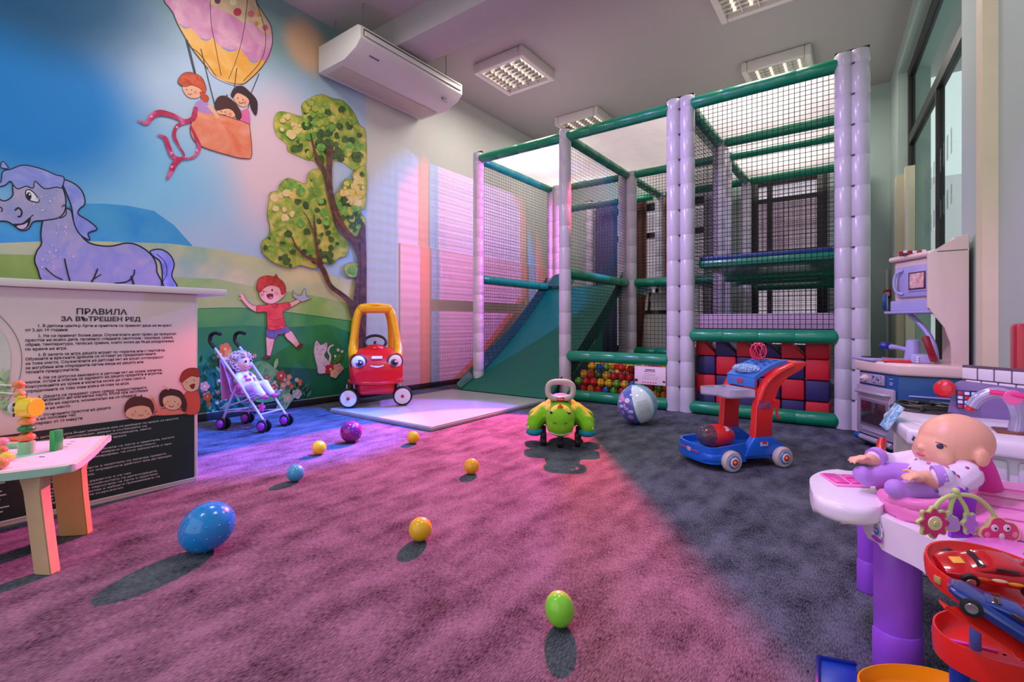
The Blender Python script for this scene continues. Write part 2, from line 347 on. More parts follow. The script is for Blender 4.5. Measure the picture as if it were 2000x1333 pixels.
# ---------------------------------------------------------------- ceiling lamps
M_lampf = plastic('lamp_frame', '#e3d9d2', 0.4); M_louv = mat('lamp_louvre', '#d8d4d2', 0.15, metal=0.85); M_tube = mat('lamp_tube', '#fff0dc', 0.4, emit=1.0)
def ceiling_lamp(x, y, label):
    r = thing('ceiling_lamp', label, 'ceiling lamp', (x, y, ZC - 0.11), 0, 'square louvred ceiling lamps'); W = 0.31; f = 0.055
    for s in (-1, 1):
        MB().box((s * (W - f / 2), 0, 0.055), (f, 2 * W, 0.11), bev=0.014).build('frame_side', M_lampf, r)
        MB().box((0, s * (W - f / 2), 0.055), (2 * W - 2 * f, f, 0.105), bev=0.012).build('frame_side', M_lampf, r)
    MB().box((0, 0, 0.1), (2 * W - 2 * f, 2 * W - 2 * f, 0.01)).build('reflector', M_louv, r)
    a = W - f
    for k in range(5): MB().box((-a + 2 * a * k / 4, 0, 0.04), (0.006, 2 * a, 0.05)).build('louvre', M_louv, r)
    for k in range(1, 8):
        g = [[(-a, -a + 2 * a * k / 8 + o, z), (a, -a + 2 * a * k / 8 + o, z)] for z, o in ((0.015, 0.0), (0.04, 0.012), (0.065, 0.03))]
        MB().sheet(g, th=0.003).build('lamella', M_louv, r)
    for k in range(4): MB().cyl((-a + 2 * a * (k + 0.5) / 4, -a + 0.01, 0.08), (-a + 2 * a * (k + 0.5) / 4, a - 0.01, 0.08), 0.012, 8).build('tube', M_tube, r)
    L = area('ceiling_lamp_light', (x, y, ZC - 0.13), (1.0, 0.93, 0.86), 11, 0.5, 0.5)
ceiling_lamp(-2.98, 4.13, 'square louvred ceiling lamp beside the hanging air conditioner')
ceiling_lamp(-2.98, 5.75, 'square louvred ceiling lamp above the slide end of the play frame')
ceiling_lamp(-0.73, 5.75, 'square louvred ceiling lamp above the rear of the tall netted bay')
ceiling_lamp(-0.70, 4.16, 'square louvred ceiling lamp in front of the netted bay top rail')
ceiling_lamp(-2.98, 1.6, 'unseen square louvred ceiling lamp added high above the pushchair by the mural'); ceiling_lamp(-0.7, 1.6, 'unseen square louvred ceiling lamp added high above the open carpet'); ceiling_lamp(-1.9, -0.6, 'unseen square louvred ceiling lamp added at the counter end of the room')  # unseen lamps added for even neutral light
# ---------------------------------------------------------------- hanging air conditioner
r = thing('air_conditioner', 'long white air conditioner hanging below the ceiling by the mural', 'air conditioner', (-3.62, 3.05, 2.93))
M_ac = plastic('ac_white', '#d6d2cc', 0.45); L2 = 0.615
prof = [(-0.28, 0.0), (0.10, 0.0), (0.26, 0.055), (0.32, 0.11), (0.32, 0.21), (0.28, 0.235), (-0.28, 0.235)]
R = Matrix(((1, 0, 0), (0, 0, 1), (0, 1, 0))).to_4x4()
MB().prism(prof, -L2, L2, 0, R, bev=0.012).build('casing', M_ac, r)
R2 = Matrix(((0, 1, 0), (0, 0, 1), (1, 0, 0))).to_4x4()
MB().box((0.315, 0, 0.165), (0.025, 2 * L2 - 0.06, 0.06), bev=0.006).build('outlet', mat('ac_slot', '#4b4743', 0.6), r)
MB().box((0.33, 0, 0.155), (0.012, 2 * L2 - 0.07, 0.04), bev=0.004).build('flap', M_ac, r)
MB().box((-0.12, 0, -0.004), (0.24, 2 * L2 - 0.1, 0.008), bev=0.003).build('intake_grille', mat('ac_grille', '#c4b8ad', 0.6), r)
MB().box((0.22, 0.45, 0.035), (0.012, 0.07, 0.05), bev=0.003, rot=(0, math.radians(-19), 0)).build('display', mat('ac_display', '#77787c', 0.4), r)
MB().box((0.245, -0.42, 0.0475), (0.014, 0.10, 0.004), rot=(0, math.radians(-19), 0)).build('maker_mark', mat('ac_letter', '#6a6a70', 0.5), r)
for dx, dy in ((-0.2, -0.5), (0.2, -0.5), (-0.2, 0.5), (0.2, 0.5)): MB().cyl((dx, dy, 0.22), (dx, dy, ZC - 2.93), 0.005, 6).build('hanger_rod', M_steel, r)
# ---------------------------------------------------------------- soft play frame
M_post = mat('post_vinyl', '#c9c3cf', 0.28, var=0.03, coat=0.2); M_green = mat('foam_green', '#0c8a63', 0.3, var=0.05, coat=0.2)
M_slide = mat('slide_vinyl', '#066a58', 0.45, var=0.06, scale=3, spec=0.25); M_net = mat('net_cord', '#141518', 0.8); M_canopy = mat('canopy_cloth', '#dcd3d6', 0.75, var=0.04, bump=0.25, bscale=7)
def cloth_through(name, col):
    m = bpy.data.materials.new(name); m.use_nodes = True; nt = m.node_tree; b = nt.nodes['Principled BSDF']; b.inputs['Base Color'].default_value = hexc(col); b.inputs['Roughness'].default_value = 0.8
    t = nt.nodes.new('ShaderNodeBsdfTranslucent'); n = nt.nodes.new('ShaderNodeTexNoise'); n.inputs['Scale'].default_value = 6; cr = nt.nodes.new('ShaderNodeValToRGB'); cr.color_ramp.elements[0].color = hexc(col); cr.color_ramp.elements[1].color = (1, 0.97, 0.97, 1)
    nt.links.new(n.outputs['Fac'], cr.inputs['Fac']); nt.links.new(cr.outputs['Color'], t.inputs['Color'])
    x = nt.nodes.new('ShaderNodeMixShader'); x.inputs[0].default_value = 0.6; nt.links.new(b.outputs[0], x.inputs[1]); nt.links.new(t.outputs[0], x.inputs[2]); nt.links.new(x.outputs[0], nt.nodes['Material Output'].inputs[0]); return m
M_canopy = cloth_through('canopy_cloth_thin', '#e6dcde')
M_tie = mat('cable_tie', '#4a4650', 0.5); M_lilac = mat('lilac_pad', '#c8a8c8', 0.5); M_deckblue = mat('deck_blue', '#123f86', 0.4)
pf = thing('soft_play_frame', 'tall indoor soft play frame with lilac padded posts, green rails and black nets', 'play frame', (-1.8, 5.2, 0))
ZT = 2.55
post_prof = []
def postmesh(h):
    p = [(0.052, 0.0)]; z = 0.0; k = 0
    while z < h - 0.05:
        z1 = min(z + 0.205, h); p += [(0.058, z + 0.004), (0.0585, (z + z1) / 2), (0.058, z1 - 0.004), (0.0562, z1)]; z = z1; k += 1
    p += [(0.0535, h), (0.02, h + 0.002)]; return MB().lathe(p, 18).mesh('post', M_post)
PM = postmesh(ZT)
tie_me = None
def post(x, y, ties=0):
    o = mesh_obj('post', PM, pf, (x + 1.8, y - 5.2, 0))
    if ties:
        mb = MB()
        for k in range(1, 13):
            z = k * 0.205; a = ties
            mb.box((0.06 * math.cos(a), 0.06 * math.sin(a), z), (0.012, 0.018, 0.009), rot=(0, 0, a))
        t = mb.build('cable_ties', M_tie, o, kind='stuff')
    MB().box((0, 0, ZT + 0.012), (0.11, 0.03, 0.02), bev=0.003).build('top_bracket', M_black, o)
    return o
PX = [-3.373, -2.30, -1.272, -1.164, -0.115, -0.03]
YF, Y2, YM, Y3 = 4.0, 5.5, 5.05, 6.6
for x, t in zip(PX, (0, 0, -0.5, -2.6, -0.4, -2.2)): post(x, YF, t)
for x in (-3.373, -3.27, -2.36, -2.25, -1.2): post(x, Y2, 0)
for x in (-1.164, -0.115): post(x, YM, 0)
for x in (-0.115,): post(x, Y2, 0)
for x in (-3.373, -2.30, -1.2, -0.115): post(x, Y3, 0)
def bar(p0, p1, r=0.047, m=None, cone=False, name='rail'):
    p0, p1 = Vector(p0), Vector(p1); L = (p1 - p0).length; n = max(1, round(L / 0.26)); pr = []
    if cone: pr += [(0.0, -0.06), (r * 0.5, -0.03), (r * 0.92, 0.0)]
    else: pr += [(r * 0.9, 0)]
    for k in range(n):
        a, b = L * k / n, L * (k + 1) / n; pr += [(r, a + 0.008), (r, b - 0.008)] + ([(r * 0.94, b)] if k < n - 1 else [])
    if cone: pr += [(r * 0.92, L), (r * 0.5, L + 0.03), (0.0, L + 0.06)]
    else: pr += [(r * 0.9, L)]
    return MB().lathe(pr, 16, p0, tuple(p1 - p0)).build(name, m or M_green, pf, world=True)
zt = 2.49
for a, b in ((0, 1), (1, 2), (3, 4)): bar((PX[a] + 0.03, YF, zt), (PX[b] - 0.03, YF, zt))
for x in (-3.373, -2.30): bar((x, YF + 0.04, zt), (x, Y2 - 0.04, zt)); bar((x, YF + 0.06, 1.2), (x, Y2 - 0.06, 1.2))
bar((-1.164, YF + 0.04, zt), (-1.164, YM - 0.04, zt)); bar((-0.115, YF + 0.04, zt), (-0.115, YM - 0.04, zt))
for a, b in ((-3.23, -2.40), (-2.2, -1.25), (-1.15, -0.17)): bar((a, Y2, zt), (b, Y2, zt)); bar((a, Y3, zt), (b, Y3, zt))
bar((-1.1, YM, zt), (-0.17, YM, zt)); bar((-2.3, Y2 + 0.05, zt), (-2.3, Y3 - 0.05, zt)); bar((-1.2, Y2 + 0.05, zt), (-1.2, Y3 - 0.05, zt))
bar((-3.23, Y2, 2.2), (-2.42, Y2, 2.2), 0.04)
# low rails with tapered ends
RL = 0.05
bar((-2.25, YF - 0.005, 0.415), (-1.32, YF - 0.005, 0.415), RL, cone=True); bar((-2.25, YF - 0.005, 0.052), (-1.32, YF - 0.005, 0.052), RL, cone=True)
bar((-1.12, YF - 0.015, 0.625), (-0.16, YF - 0.015, 0.625), RL, cone=True); bar((-1.12, YF - 0.015, 0.052), (-0.16, YF - 0.015, 0.052), RL, cone=True)
bar((-2.2, Y2, 0.39), (-1.25, Y2, 0.39), RL, cone=True); bar((-2.2, Y2, 1.2), (-1.25, Y2, 1.2), RL)
# decks
def deck(x0, x1, y0, y1, z):
    MB().box(((x0 + x1) / 2, (y0 + y1) / 2, z), (x1 - x0, y1 - y0, 0.06), bev=0.02).build('deck_panel', M_green, pf, world=True)
    MB().box(((x0 + x1) / 2, (y0 + y1) / 2, z + 0.045), (x1 - x0 - 0.02, y1 - y0 - 0.02, 0.03), bev=0.012).build('deck_pad', M_deckblue, pf, world=True)
deck(-1.10, -0.17, YF + 0.06, YM - 0.06, 1.2); deck(-1.10, -0.17, YM + 0.07, Y2 - 0.06, 1.2); deck(-1.12, -0.17, Y2 + 0.06, Y3 - 0.06, 1.2); deck(-2.25, -1.27, Y2 + 0.06, Y3 - 0.06, 1.2); deck(-3.3, -2.36, Y2 + 0.06, Y3 - 0.06, 1.14)
for y in (YM, Y2, Y3): bar((-1.1, y, 1.16), (-0.17, y, 1.16), 0.04)
MB().box((-0.64, YF + 0.055, 0.735), (0.93, 0.03, 0.12), bev=0.012).build('lilac_pad', M_lilac, pf, world=True)
# white canopies
def canopy(x0, x1, y0, y1, z, sag=0.05):
    n = 14; g = []
    for i in range(n + 1):
        row = []
        for j in range(n + 1):
            u, v = i / n, j / n; s = (4 * u * (1 - u)) * (4 * v * (1 - v))
            row.append((x0 + (x1 - x0) * u, y0 + (y1 - y0) * v, z - sag * s + 0.012 * mnoise.noise(Vector((u * 5, v * 3, x0 * 3)))))
        g.append(row)
    MB().sheet(g).build('canopy', M_canopy, pf, world=True, angle=80)
canopy(-3.34, -2.33, YF + 0.04, Y2 - 0.04, 2.52); canopy(-2.27, -1.3, YF + 0.04, Y2 - 0.04, 2.52); canopy(-1.13, -0.15, YF + 0.04, YM - 0.04, 2.52); canopy(-1.13, -0.15, YM + 0.05, Y2 - 0.05, 2.50); canopy(-1.17, -0.15, Y2 + 0.05, Y3 - 0.05, 2.52); canopy(-2.27, -1.24, Y2 + 0.05, Y3 - 0.05, 2.52)
# nets: knotted cords
def net(o, u, v, cell=0.034, w=0.0042, clip=None):
    o, u, v = Vector(o), Vector(u), Vector(v); Lu, Lv = u.length, v.length; du, dv = u / Lu, v / Lv; nrm = du.cross(dv)
    mb = MB()
    def strand(a, b, side):
        h = side * (w / 2); k = nrm * (w / 2)
        mb.add([a + h, a + k, a - h, a - k, b + h, b + k, b - h, b - k], [(0, 1, 5, 4), (1, 2, 6, 5), (2, 3, 7, 6), (3, 0, 4, 7)])
    nu, nv = int(Lu / cell), int(Lv / cell)
    for i in range(nu + 1):
        s = Lu * i / nu; lo, hi = (0, Lv) if not clip else clip(s / Lu)
        if hi > lo: strand(o + du * s + dv * lo, o + du * s + dv * hi, du)
    for j in range(nv + 1):
        t = Lv * j / nv; a, b = 0, Lu
        if clip:
            ok = [k / 60 * Lu for k in range(61) if clip(k / 60)[0] <= t <= clip(k / 60)[1]]
            if len(ok) < 2: continue
            a, b = ok[0], ok[-1]
        strand(o + du * a + dv * t, o + du * b + dv * t, dv)
    return mb.build('net', M_net, pf, world=True, angle=10)
net((-1.11, YF + 0.02, 0.68), (0.94, 0, 0), (0, 0, 1.77))
net((-2.25, YF + 0.02, 0.09), (0.93, 0, 0), (0, 0, 0.29))
for x in (-3.373, -2.30): net((x, YF + 0.07, 1.24), (0, Y2 - YF - 0.14, 0), (0, 0, 1.21)); net((x, YF + 0.07, 0.12), (0, Y2 - YF - 0.14, 0), (0, 0, 1.03))
net((-1.17, YF + 0.07, 0.1), (0, YM - YF - 0.13, 0), (0, 0, 2.36)); net((-0.115, YF + 0.07, 0.1), (0, YM - YF - 0.13, 0), (0, 0, 2.36))
net((-2.2, Y2, 1.26), (0.95, 0, 0), (0, 0, 1.2)); net((-2.2, Y2, 0.45), (0.95, 0, 0), (0, 0, 0.7), 0.045)
net((-1.15, Y3, 0.1), (1.0, 0, 0), (0, 0, 2.36), 0.045); net((-2.25, Y3, 0.1), (1.0, 0, 0), (0, 0, 2.36), 0.045); net((-3.3, Y3, 1.2), (0.95, 0, 0), (0, 0, 1.25), 0.045)
# slide
xs0, xs1 = -3.40, -2.345
def slide_z(y):
    t = max(0.0, min(1.0, (y - 3.74) / (5.42 - 3.74))); return 0.035 + 1.15 * (0.35 * t * t + 0.65 * t) if t < 1 else 1.185
ys = [3.74 + (5.42 - 3.74) * k / 18 for k in range(19)]
MB().sheet([[(xs0 + (xs1 - xs0) * j / 8, y, slide_z(y)) for j in range(9)] for y in ys], th=0.05).build('slide_bed', M_slide, pf, world=True, angle=60)
M_slided = mat('slide_vinyl_side', '#075a4c', 0.45, var=0.06)
for s, x in ((-1, xs0), (1, xs1)):
    g = []
    for k, y in enumerate(ys):
        t = k / 18; fl = 0.10 * max(0, 1 - t * 2.2) + 0.015; hgt = 0.05 + 0.10 * min(1, t * 4)
        g.append([(x - s * 0.004, y, slide_z(y) + 0.003), (x + s * fl * 0.4, y, slide_z(y) + hgt * 0.6), (x + s * fl * 0.55, y + 0.02, slide_z(y) + hgt)])
    sp = MB().sheet(g, th=0.012 * (-s)).build('slide_side', M_slided, pf, world=True, angle=60)
    for k in range(2, 18, 2):
        y = ys[k]; t = k / 18; fl = 0.10 * max(0, 1 - t * 2.2) + 0.015
        MB().lathe([(0.006, 0), (0.011, 0.002), (0.011, 0.004), (0.005, 0.005)], 10, (x + s * fl * 0.48 - s * 0.0, y, slide_z(y) + 0.115 * min(1, t * 4)), (-s, 0, 0.1)).build('eyelet', M_steel, sp, world=True)
# folded vinyl corner at the top of the slide
MB().prism([(0, 0), (0.30, 0.02), (0.34, 0.16), (0.16, 0.30), (0.02, 0.14)], 0, 0.012, 0, Matrix.Translation((-3.33, 5.35, 1.2)) @ Matrix.Rotation(math.radians(60), 4, 'X') @ Matrix.Rotation(0.2, 4, 'Y')).build('slide_flap', M_slided, pf, world=True)
g = [[(-2.30, 4.05 + 0.15 * k, 0.14 + 0.02 * k), (-2.30, 4.05 + 0.15 * k, max(0.16 + 0.02 * k, slide_z(4.05 + 0.15 * k) - 0.02))] for k in range(6)]
MB().sheet(g, th=0.006).build('slide_skirt', M_slided, pf, world=True)
# white hanging punch sack inside the frame
r = thing('punch_bag', 'white hanging punch bag with black straps inside the play frame', 'punch bag', (-2.12, 6.0, 0.32))
mb = MB().lathe([(0.0, 0), (0.17, 0.01), (0.185, 0.06), (0.165, 0.4), (0.135, 0.72), (0.11, 0.78), (0.0, 0.79)], 20); mb.build('sack', mat('sack_cloth', '#ded8cf', 0.7, bump=0.2), r)
MB().lathe([(0.166, 0.52), (0.172, 0.525), (0.166, 0.56), (0.16, 0.56)], 20, caps=False).build('strap', M_black, r)
MB().box((-0.05, -0.13, 0.66), (0.03, 0.012, 0.26), rot=(-0.2, 0, 0)).build('strap', M_black, r); MB().cyl((0, 0, 0.78), (0, 0, 0.84), 0.02).build('loop', M_black, r)
# ---------------------------------------------------------------- ball pit balls
cols = {'red': '#d5161b', 'yellow': '#f2b713', 'green': '#67b32a', 'blue': '#1f6fc4', 'orange': '#ee7d14'}
bm_ = {}
for c, h in cols.items():
    bm_[c] = MB().ell((0, 0, 0), 0.0375, 16, 10).mesh('pit_ball', plastic('ball_' + c, h, 0.35))
R_ = 0.0375; random.seed(11); cnt = 0
pat = ['red', 'yellow', 'green', 'blue', 'orange', 'yellow', 'red', 'green', 'yellow', 'red']
def pit_ball(x, y, z):
    global cnt
    c = random.choice(pat); cnt += 1
    o = mesh_obj('pit_ball', bm_[c], None, (x, y, z), (random.random() * 3, random.random() * 3, 0))
    tag(o, 'small %s plastic ball lying in the netted ball pit' % c, 'ball', 'plastic balls in the ball pit, %s' % c)
for k in range(4):
    z = R_ + 0.004 + k * 0.0655
    for row in range(9 if k == 3 else 2):
        y = YF + 0.088 + row * 0.0665 + (0.03 if k % 2 else 0)
        n = 12 if row % 2 == 0 else 11
        for i in range(n):
            x = -2.2 + (0 if (row + k) % 2 == 0 else 0.0385) + i * 0.077
            if k == 3 and row < 2 and random.random() < 0.18: continue
            pit_ball(x + random.uniform(-.001, .001), y, z)
for i in range(12):
    x = -2.17 + i * 0.077
    for row in range(7):
        if random.random() < 0.55: pit_ball(x + (0.0385 if row % 2 else 0), YF + 0.155 + row * 0.0665 * 1.0, R_ + 0.004 + 4 * 0.0655)
# printed notice on the pit net
r = thing('ball_pit_notice', 'pink and white printed notice tied to the ball pit net', 'sign', (-1.47, YF - 0.012, 0.20))
W, H = 0.27, 0.155
MB().box((0, 0, 0.078), (W, 0.005, H), bev=0.002).build('board', mat('notice_white', '#f1d9e2', 0.4), r)
mb = MB(); random.seed(17)   # the print is too small to read: rows of word marks
for z, h, wd, m in ((0.126, 0.011, 0.075, 0), (0.112, 0.007, 0.095, 0), (0.092, 0.004, 0.10, 1), (0.080, 0.005, 0.11, 1), (0.066, 0.003, 0.13, 1), (0.056, 0.003, 0.12, 1), (0.046, 0.003, 0.13, 1)):
    x = -wd / 2
    while x < wd / 2:
        l = random.uniform(0.006, 0.016); mb.box((x + l / 2, -0.003, z), (l, 0.0006, h), m); x += l + 0.004
for k in range(6): mb.box((-0.06 + 0.022 * k, -0.003, 0.018), (0.012, 0.0006, 0.010), 2)
mb.build('print_marks', [print_('#433049'), print_('#b79aaa'), print_('#d4406f')], r, kind='stuff')
mb = MB()
for x, z, s, m in ((-0.12, 0.03, 0.016, 0), (-0.118, 0.018, 0.012, 1), (0.12, 0.03, 0.012, 0), (-0.125, 0.13, 0.011, 2), (0.118, 0.02, 0.010, 2)):
    mb.lathe([(0.0, 0.0006), (s, 0.0004), (s, 0)], 12, (x, -0.0027, z), (0, -1, 0), m)
mb.build('child_print', [print_('#4a2b2a'), print_('#f0b79d'), print_('#f3c1cf')], r)
# ---------------------------------------------------------------- foam blocks
M_fr = mat('foam_red', '#d0122a', 0.55, bump=0.08); M_fb = mat('foam_navy', '#2b2360', 0.55, bump=0.08)
S = 0.150; ORD = ('first', 'second', 'third', 'fourth', 'fifth', 'sixth')
fb = {}
for nme, m in (('red', M_fr), ('navy', M_fb)):
    fb[nme, 'cube'] = MB().box((0, 0, 0), (S, S, S), bev=0.016, seg=2).mesh('foam_block', m)
    fb[nme, 'wedge'] = MB().prism([(-S / 2, -S / 2), (S / 2, -S / 2), (S / 2, -S / 2 + 0.02), (-S / 2 + 0.03, S / 2), (-S / 2, S / 2)], -S / 2, S / 2, 0, Matrix(((1, 0, 0), (0, 0, 1), (0, 1, 0))).to_4x4(), bev=0.008).mesh('foam_wedge', m)
for row in range(4):
    for c in range(6):
        nme = 'red' if (row + c) % 2 == 1 else 'navy'
        kind = 'wedge' if row == 3 and c < 5 else 'cube'
        x = -1.045 + c * 0.1535; z = S / 2 + 0.004 + row * 0.1525
        if c == 5 and row == 3: nme = 'red'
        o = mesh_obj('foam_' + ('wedge' if kind == 'wedge' else 'block'), fb[nme, kind], None, (x, YF + 0.16, z))
        if kind == 'wedge': tag(o, '%s foam wedge on top of the cube stack, %s from the double post' % (nme, ORD[c]), 'foam block', 'foam wedges on the stack')
        else: tag(o, '%s foam cube in the %s row of the stack, %s from the double post' % (nme, ('bottom', 'second', 'third', 'top')[row], ORD[c]), 'foam block', 'foam cubes in the stack')
for c in range(5):
    nme = 'red' if c % 2 == 0 else 'navy'
    o = mesh_obj('foam_block', fb[nme, 'cube'], None, (-1.0 + c * 0.165, YF + 0.34, S / 2 + 0.004), (0, 0, 0.05 * c)); tag(o, '%s foam cube on the floor behind the stack, %s from the double post' % (nme, ORD[c]), 'foam block', 'foam cubes behind the stack')
# ---------------------------------------------------------------- floor mat under the slide
r = thing('landing_mat', 'pale grey vinyl landing mat lying at the foot of the slide', 'mat', (-2.905, 2.99, 0))
MB().box((0, 0, 0.017), (1.16, 1.42, 0.034), bev=0.008).build('pad', mat('mat_vinyl', '#c2c0c6', 0.22, var=0.04, scale=4), r)
MB().box((0, 0, 0.017), (1.166, 1.426, 0.006), bev=0.002).build('seam', mat('mat_seam', '#8f8d94', 0.5), r)
# ---------------------------------------------------------------- fused soft shapes
def fuse(mb, voxel=0.006, it=4, name='body'):
    """one continuous skin over the overlapping volumes"""
    me = mb.mesh('tmp', M_white); o = bpy.data.objects.new('tmp', me); COL.objects.link(o)
    r = o.modifiers.new('r', 'REMESH'); r.mode = 'VOXEL'; r.voxel_size = voxel
    s = o.modifiers.new('s', 'SMOOTH'); s.factor = 0.5; s.iterations = it
    dg = bpy.context.evaluated_depsgraph_get(); m2 = bpy.data.meshes.new_from_object(o.evaluated_get(dg))
    out = MB(); out.v = [tuple(v.co) for v in m2.vertices]; out.f = [tuple(p.vertices) for p in m2.polygons]; out.m = [0] * len(out.f)
    bpy.data.objects.remove(o); bpy.data.meshes.remove(me); bpy.data.meshes.remove(m2)
    return out
def limb(mb, pts, rad, n=10):
    """tapered limb: tube plus balls at its joints"""
    mb.tube(pts, rad, n)
    for p, r in zip(pts, rad): mb.ell(p, r * 1.0, n, 8)
def disc(mb, c, nrm, r, mi=0, n=24, th=0.0015, squash=1.0):
    R = frame_from(nrm); c = Vector(c); pts = [c + R @ Vector((r * math.cos(2 * math.pi * k / n), r * squash * math.sin(2 * math.pi * k / n), th)) for k in range(n)]
    lo = [c + R @ Vector((r * math.cos(2 * math.pi * k / n), r * squash * math.sin(2 * math.pi * k / n), 0)) for k in range(n)]
    mb.add(pts + lo, [tuple(range(n))] + [(k, n + k, n + (k + 1) % n, (k + 1) % n) for k in range(n)], mi)
# ---------------------------------------------------------------- ride-in car
M_cred = plastic('car_red', '#d3101f'); M_cyel = plastic('car_yellow', '#f7b60a'); M_tyre = mat('tyre_black', '#161618', 0.6)
car = thing('ride_in_car', 'red and yellow ride-in toy car with smiling face on the mat', 'toy car', (-3.455, 2.70, 0.034), math.atan2(-0.577, 0.817))
def loft(secs, n=24, p=3.2):
    """superellipse sections (x, half width, z low, z high)"""
    g = []
    for x, hw, z0, z1 in secs:
        row = []
        for k in range(n + 1):
            a = 2 * math.pi * k / n; c, s = math.cos(a), math.sin(a)
            row.append((x, hw * math.copysign(abs(c) ** (2 / p), c), (z0 + z1) / 2 + (z1 - z0) / 2 * math.copysign(abs(s) ** (2 / p), s)))
        g.append(row)
    mb = MB().sheet(g); N = n + 1
    mb.add(g[0][:-1], [tuple(range(n))]); mb.add(g[-1][:-1], [tuple(range(n))[::-1]]); return mb
secs = [(-0.37, 0.13, 0.20, 0.40), (-0.34, 0.18, 0.16, 0.45), (-0.25, 0.205, 0.14, 0.46), (-0.20, 0.208, 0.13, 0.36), (-0.05, 0.208, 0.13, 0.34), (0.02, 0.21, 0.13, 0.36), (0.06, 0.213, 0.14, 0.475), (0.15, 0.213, 0.15, 0.485), (0.24, 0.213, 0.17, 0.462), (0.30, 0.208, 0.185, 0.42), (0.335, 0.198, 0.20, 0.36), (0.35, 0.17, 0.215, 0.31)]
body = loft(secs, 32, 3.6); bo = body.build('body', M_cred, car, angle=50)
lip = [(0.15, -0.222, 0.205), (0.27, -0.215, 0.205), (0.335, -0.16, 0.203), (0.365, -0.06, 0.2), (0.365, 0.06, 0.2), (0.335, 0.16, 0.203), (0.27, 0.215, 0.205), (0.15, 0.222, 0.205)]
MB().tube(spline([(x * 0.97, y * 0.95, z + 0.006) for x, y, z in lip], 4, False), 0.014, 10).build('bumper', M_cred, car)
MB().box((0.03, 0, 0.155), (0.52, 0.29, 0.11), bev=0.035, seg=3).build('underbody', M_cred, car)
mb = MB().ell((0.10, 0, 0.475), (0.11, 0.085, 0.035), 20, 10); mb.build('dashboard', M_cred, car)
for s in (-1, 1):
    MB().tube(spline([(0.22, s * 0.168, 0.405), (0.17, s * 0.184, 0.455), (0.12, s * 0.182, 0.53), (0.07, s * 0.160, 0.68), (0.045, s * 0.142, 0.775), (-0.01, s * 0.12, 0.815)], 5, False), [0.030 + 0.018 * max(0, 1 - k / 10) for k in range(26)], 12).build('roof_pillar', M_cyel, car)
    MB().tube(spline([(-0.31, s * 0.165, 0.40), (-0.29, s * 0.168, 0.52), (-0.24, s * 0.155, 0.70), (-0.17, s * 0.12, 0.805)], 5, False), 0.036, 12).build('roof_pillar', M_cyel, car)
    eye = MB().ell((0.318, s * 0.142, 0.372), (0.032, 0.056, 0.056), 24, 14, 0).build('eye', M_white, car)
    mb = MB(); R = (0.96, s * 0.18 - 0.0, 0.2)
    disc(mb, (0.346, s * 0.134, 0.364), (1, s * 0.1, 0.05), 0.031, 0, th=0.005); mb.build('iris', print_('#5a4a68'), eye)
    mb = MB(); disc(mb, (0.3505, s * 0.134, 0.364), (1, s * 0.1, 0.05), 0.017, 0, th=0.002); mb.build('pupil', M_black, eye)
    mb = MB(); disc(mb, (0.352, s * 0.134 + 0.008, 0.376), (1, s * 0.1, 0.05), 0.007, 0, th=0.002); mb.build('glint', M_white, eye)
    MB().lathe([(0.062, 0), (0.066, 0.006), (0.058, 0.012)], 24, (0.316, s * 0.142, 0.372), (1, s * 0.1, 0.05), caps=False).build('eye_rim', M_black, eye)
MB().box((-0.08, 0, 0.815), (0.30, 0.29, 0.075), bev=0.034, seg=4).build('roof', M_cyel, car)
MB().ell((-0.07, 0, 0.845), (0.14, 0.125, 0.022), 24, 10).build('roof_dome', M_cyel, car)
smile = [(0.352 - 0.10 * abs(k / 6) ** 2 * 0.35, 0.075 * k / 6, 0.335 + 0.022 * (k / 6) ** 2) for k in range(-6, 7)]
MB().tube(smile, [0.002 + 0.006 * (1 - abs(k / 6)) for k in range(-6, 7)], 8).build('smile', M_white, car)
mb = MB(); mb.box((0.318, 0, 0.408), (0.012, 0.085, 0.028), bev=0.005, rot=(0, -0.75, 0)); lp = mb.build('logo_plate', M_white, car)
mb = MB(); put_text(mb, 'little tikes', 0.019, (0.3235, 0, 0.4075), (0, 1, 0), (-0.68, 0, 0.73), 0, 'CENTER', 0.0005); mb.v = [(x + 0.001, y, z - 0.001) for x, y, z in mb.v]; mb.build('logo_lettering', M_black, lp)
MB().tube([(0.06 - 0.045 * math.sin(a), 0.09 * math.cos(a), 0.525 + 0.055 * math.sin(a)) for a in [2 * math.pi * k / 24 for k in range(24)]], 0.012, 8, closed=True).build('steering_wheel', M_black, car)
MB().cyl((0.10, 0, 0.48), (0.055, 0, 0.525), 0.014).build('steering_column', M_black, car)
def car_wheel(c, axis, r, w, name='wheel'):
    ax = Vector(axis).normalized(); c = Vector(c)
    o = MB().lathe([(r * 0.72, 0), (r * 0.95, 0.003), (r, 0.012), (r, w - 0.012), (r * 0.95, w - 0.003), (r * 0.72, w)], 28, c - ax * w / 2, tuple(ax)).build('wheel', M_tyre, car)
    MB().lathe([(r * 0.82, 0), (r * 0.80, 0.006), (r * 0.66, 0.009), (r * 0.3, 0.006), (0.0, 0.008)], 28, c + ax * w / 2, tuple(ax)).build('hub_disc', M_white, o)
    MB().lathe([(r * 0.17, 0), (r * 0.16, 0.008), (r * 0.08, 0.013), (0, 0.014)], 14, c + ax * (w / 2 + 0.006), tuple(ax)).build('hub_cap', M_cred, o)
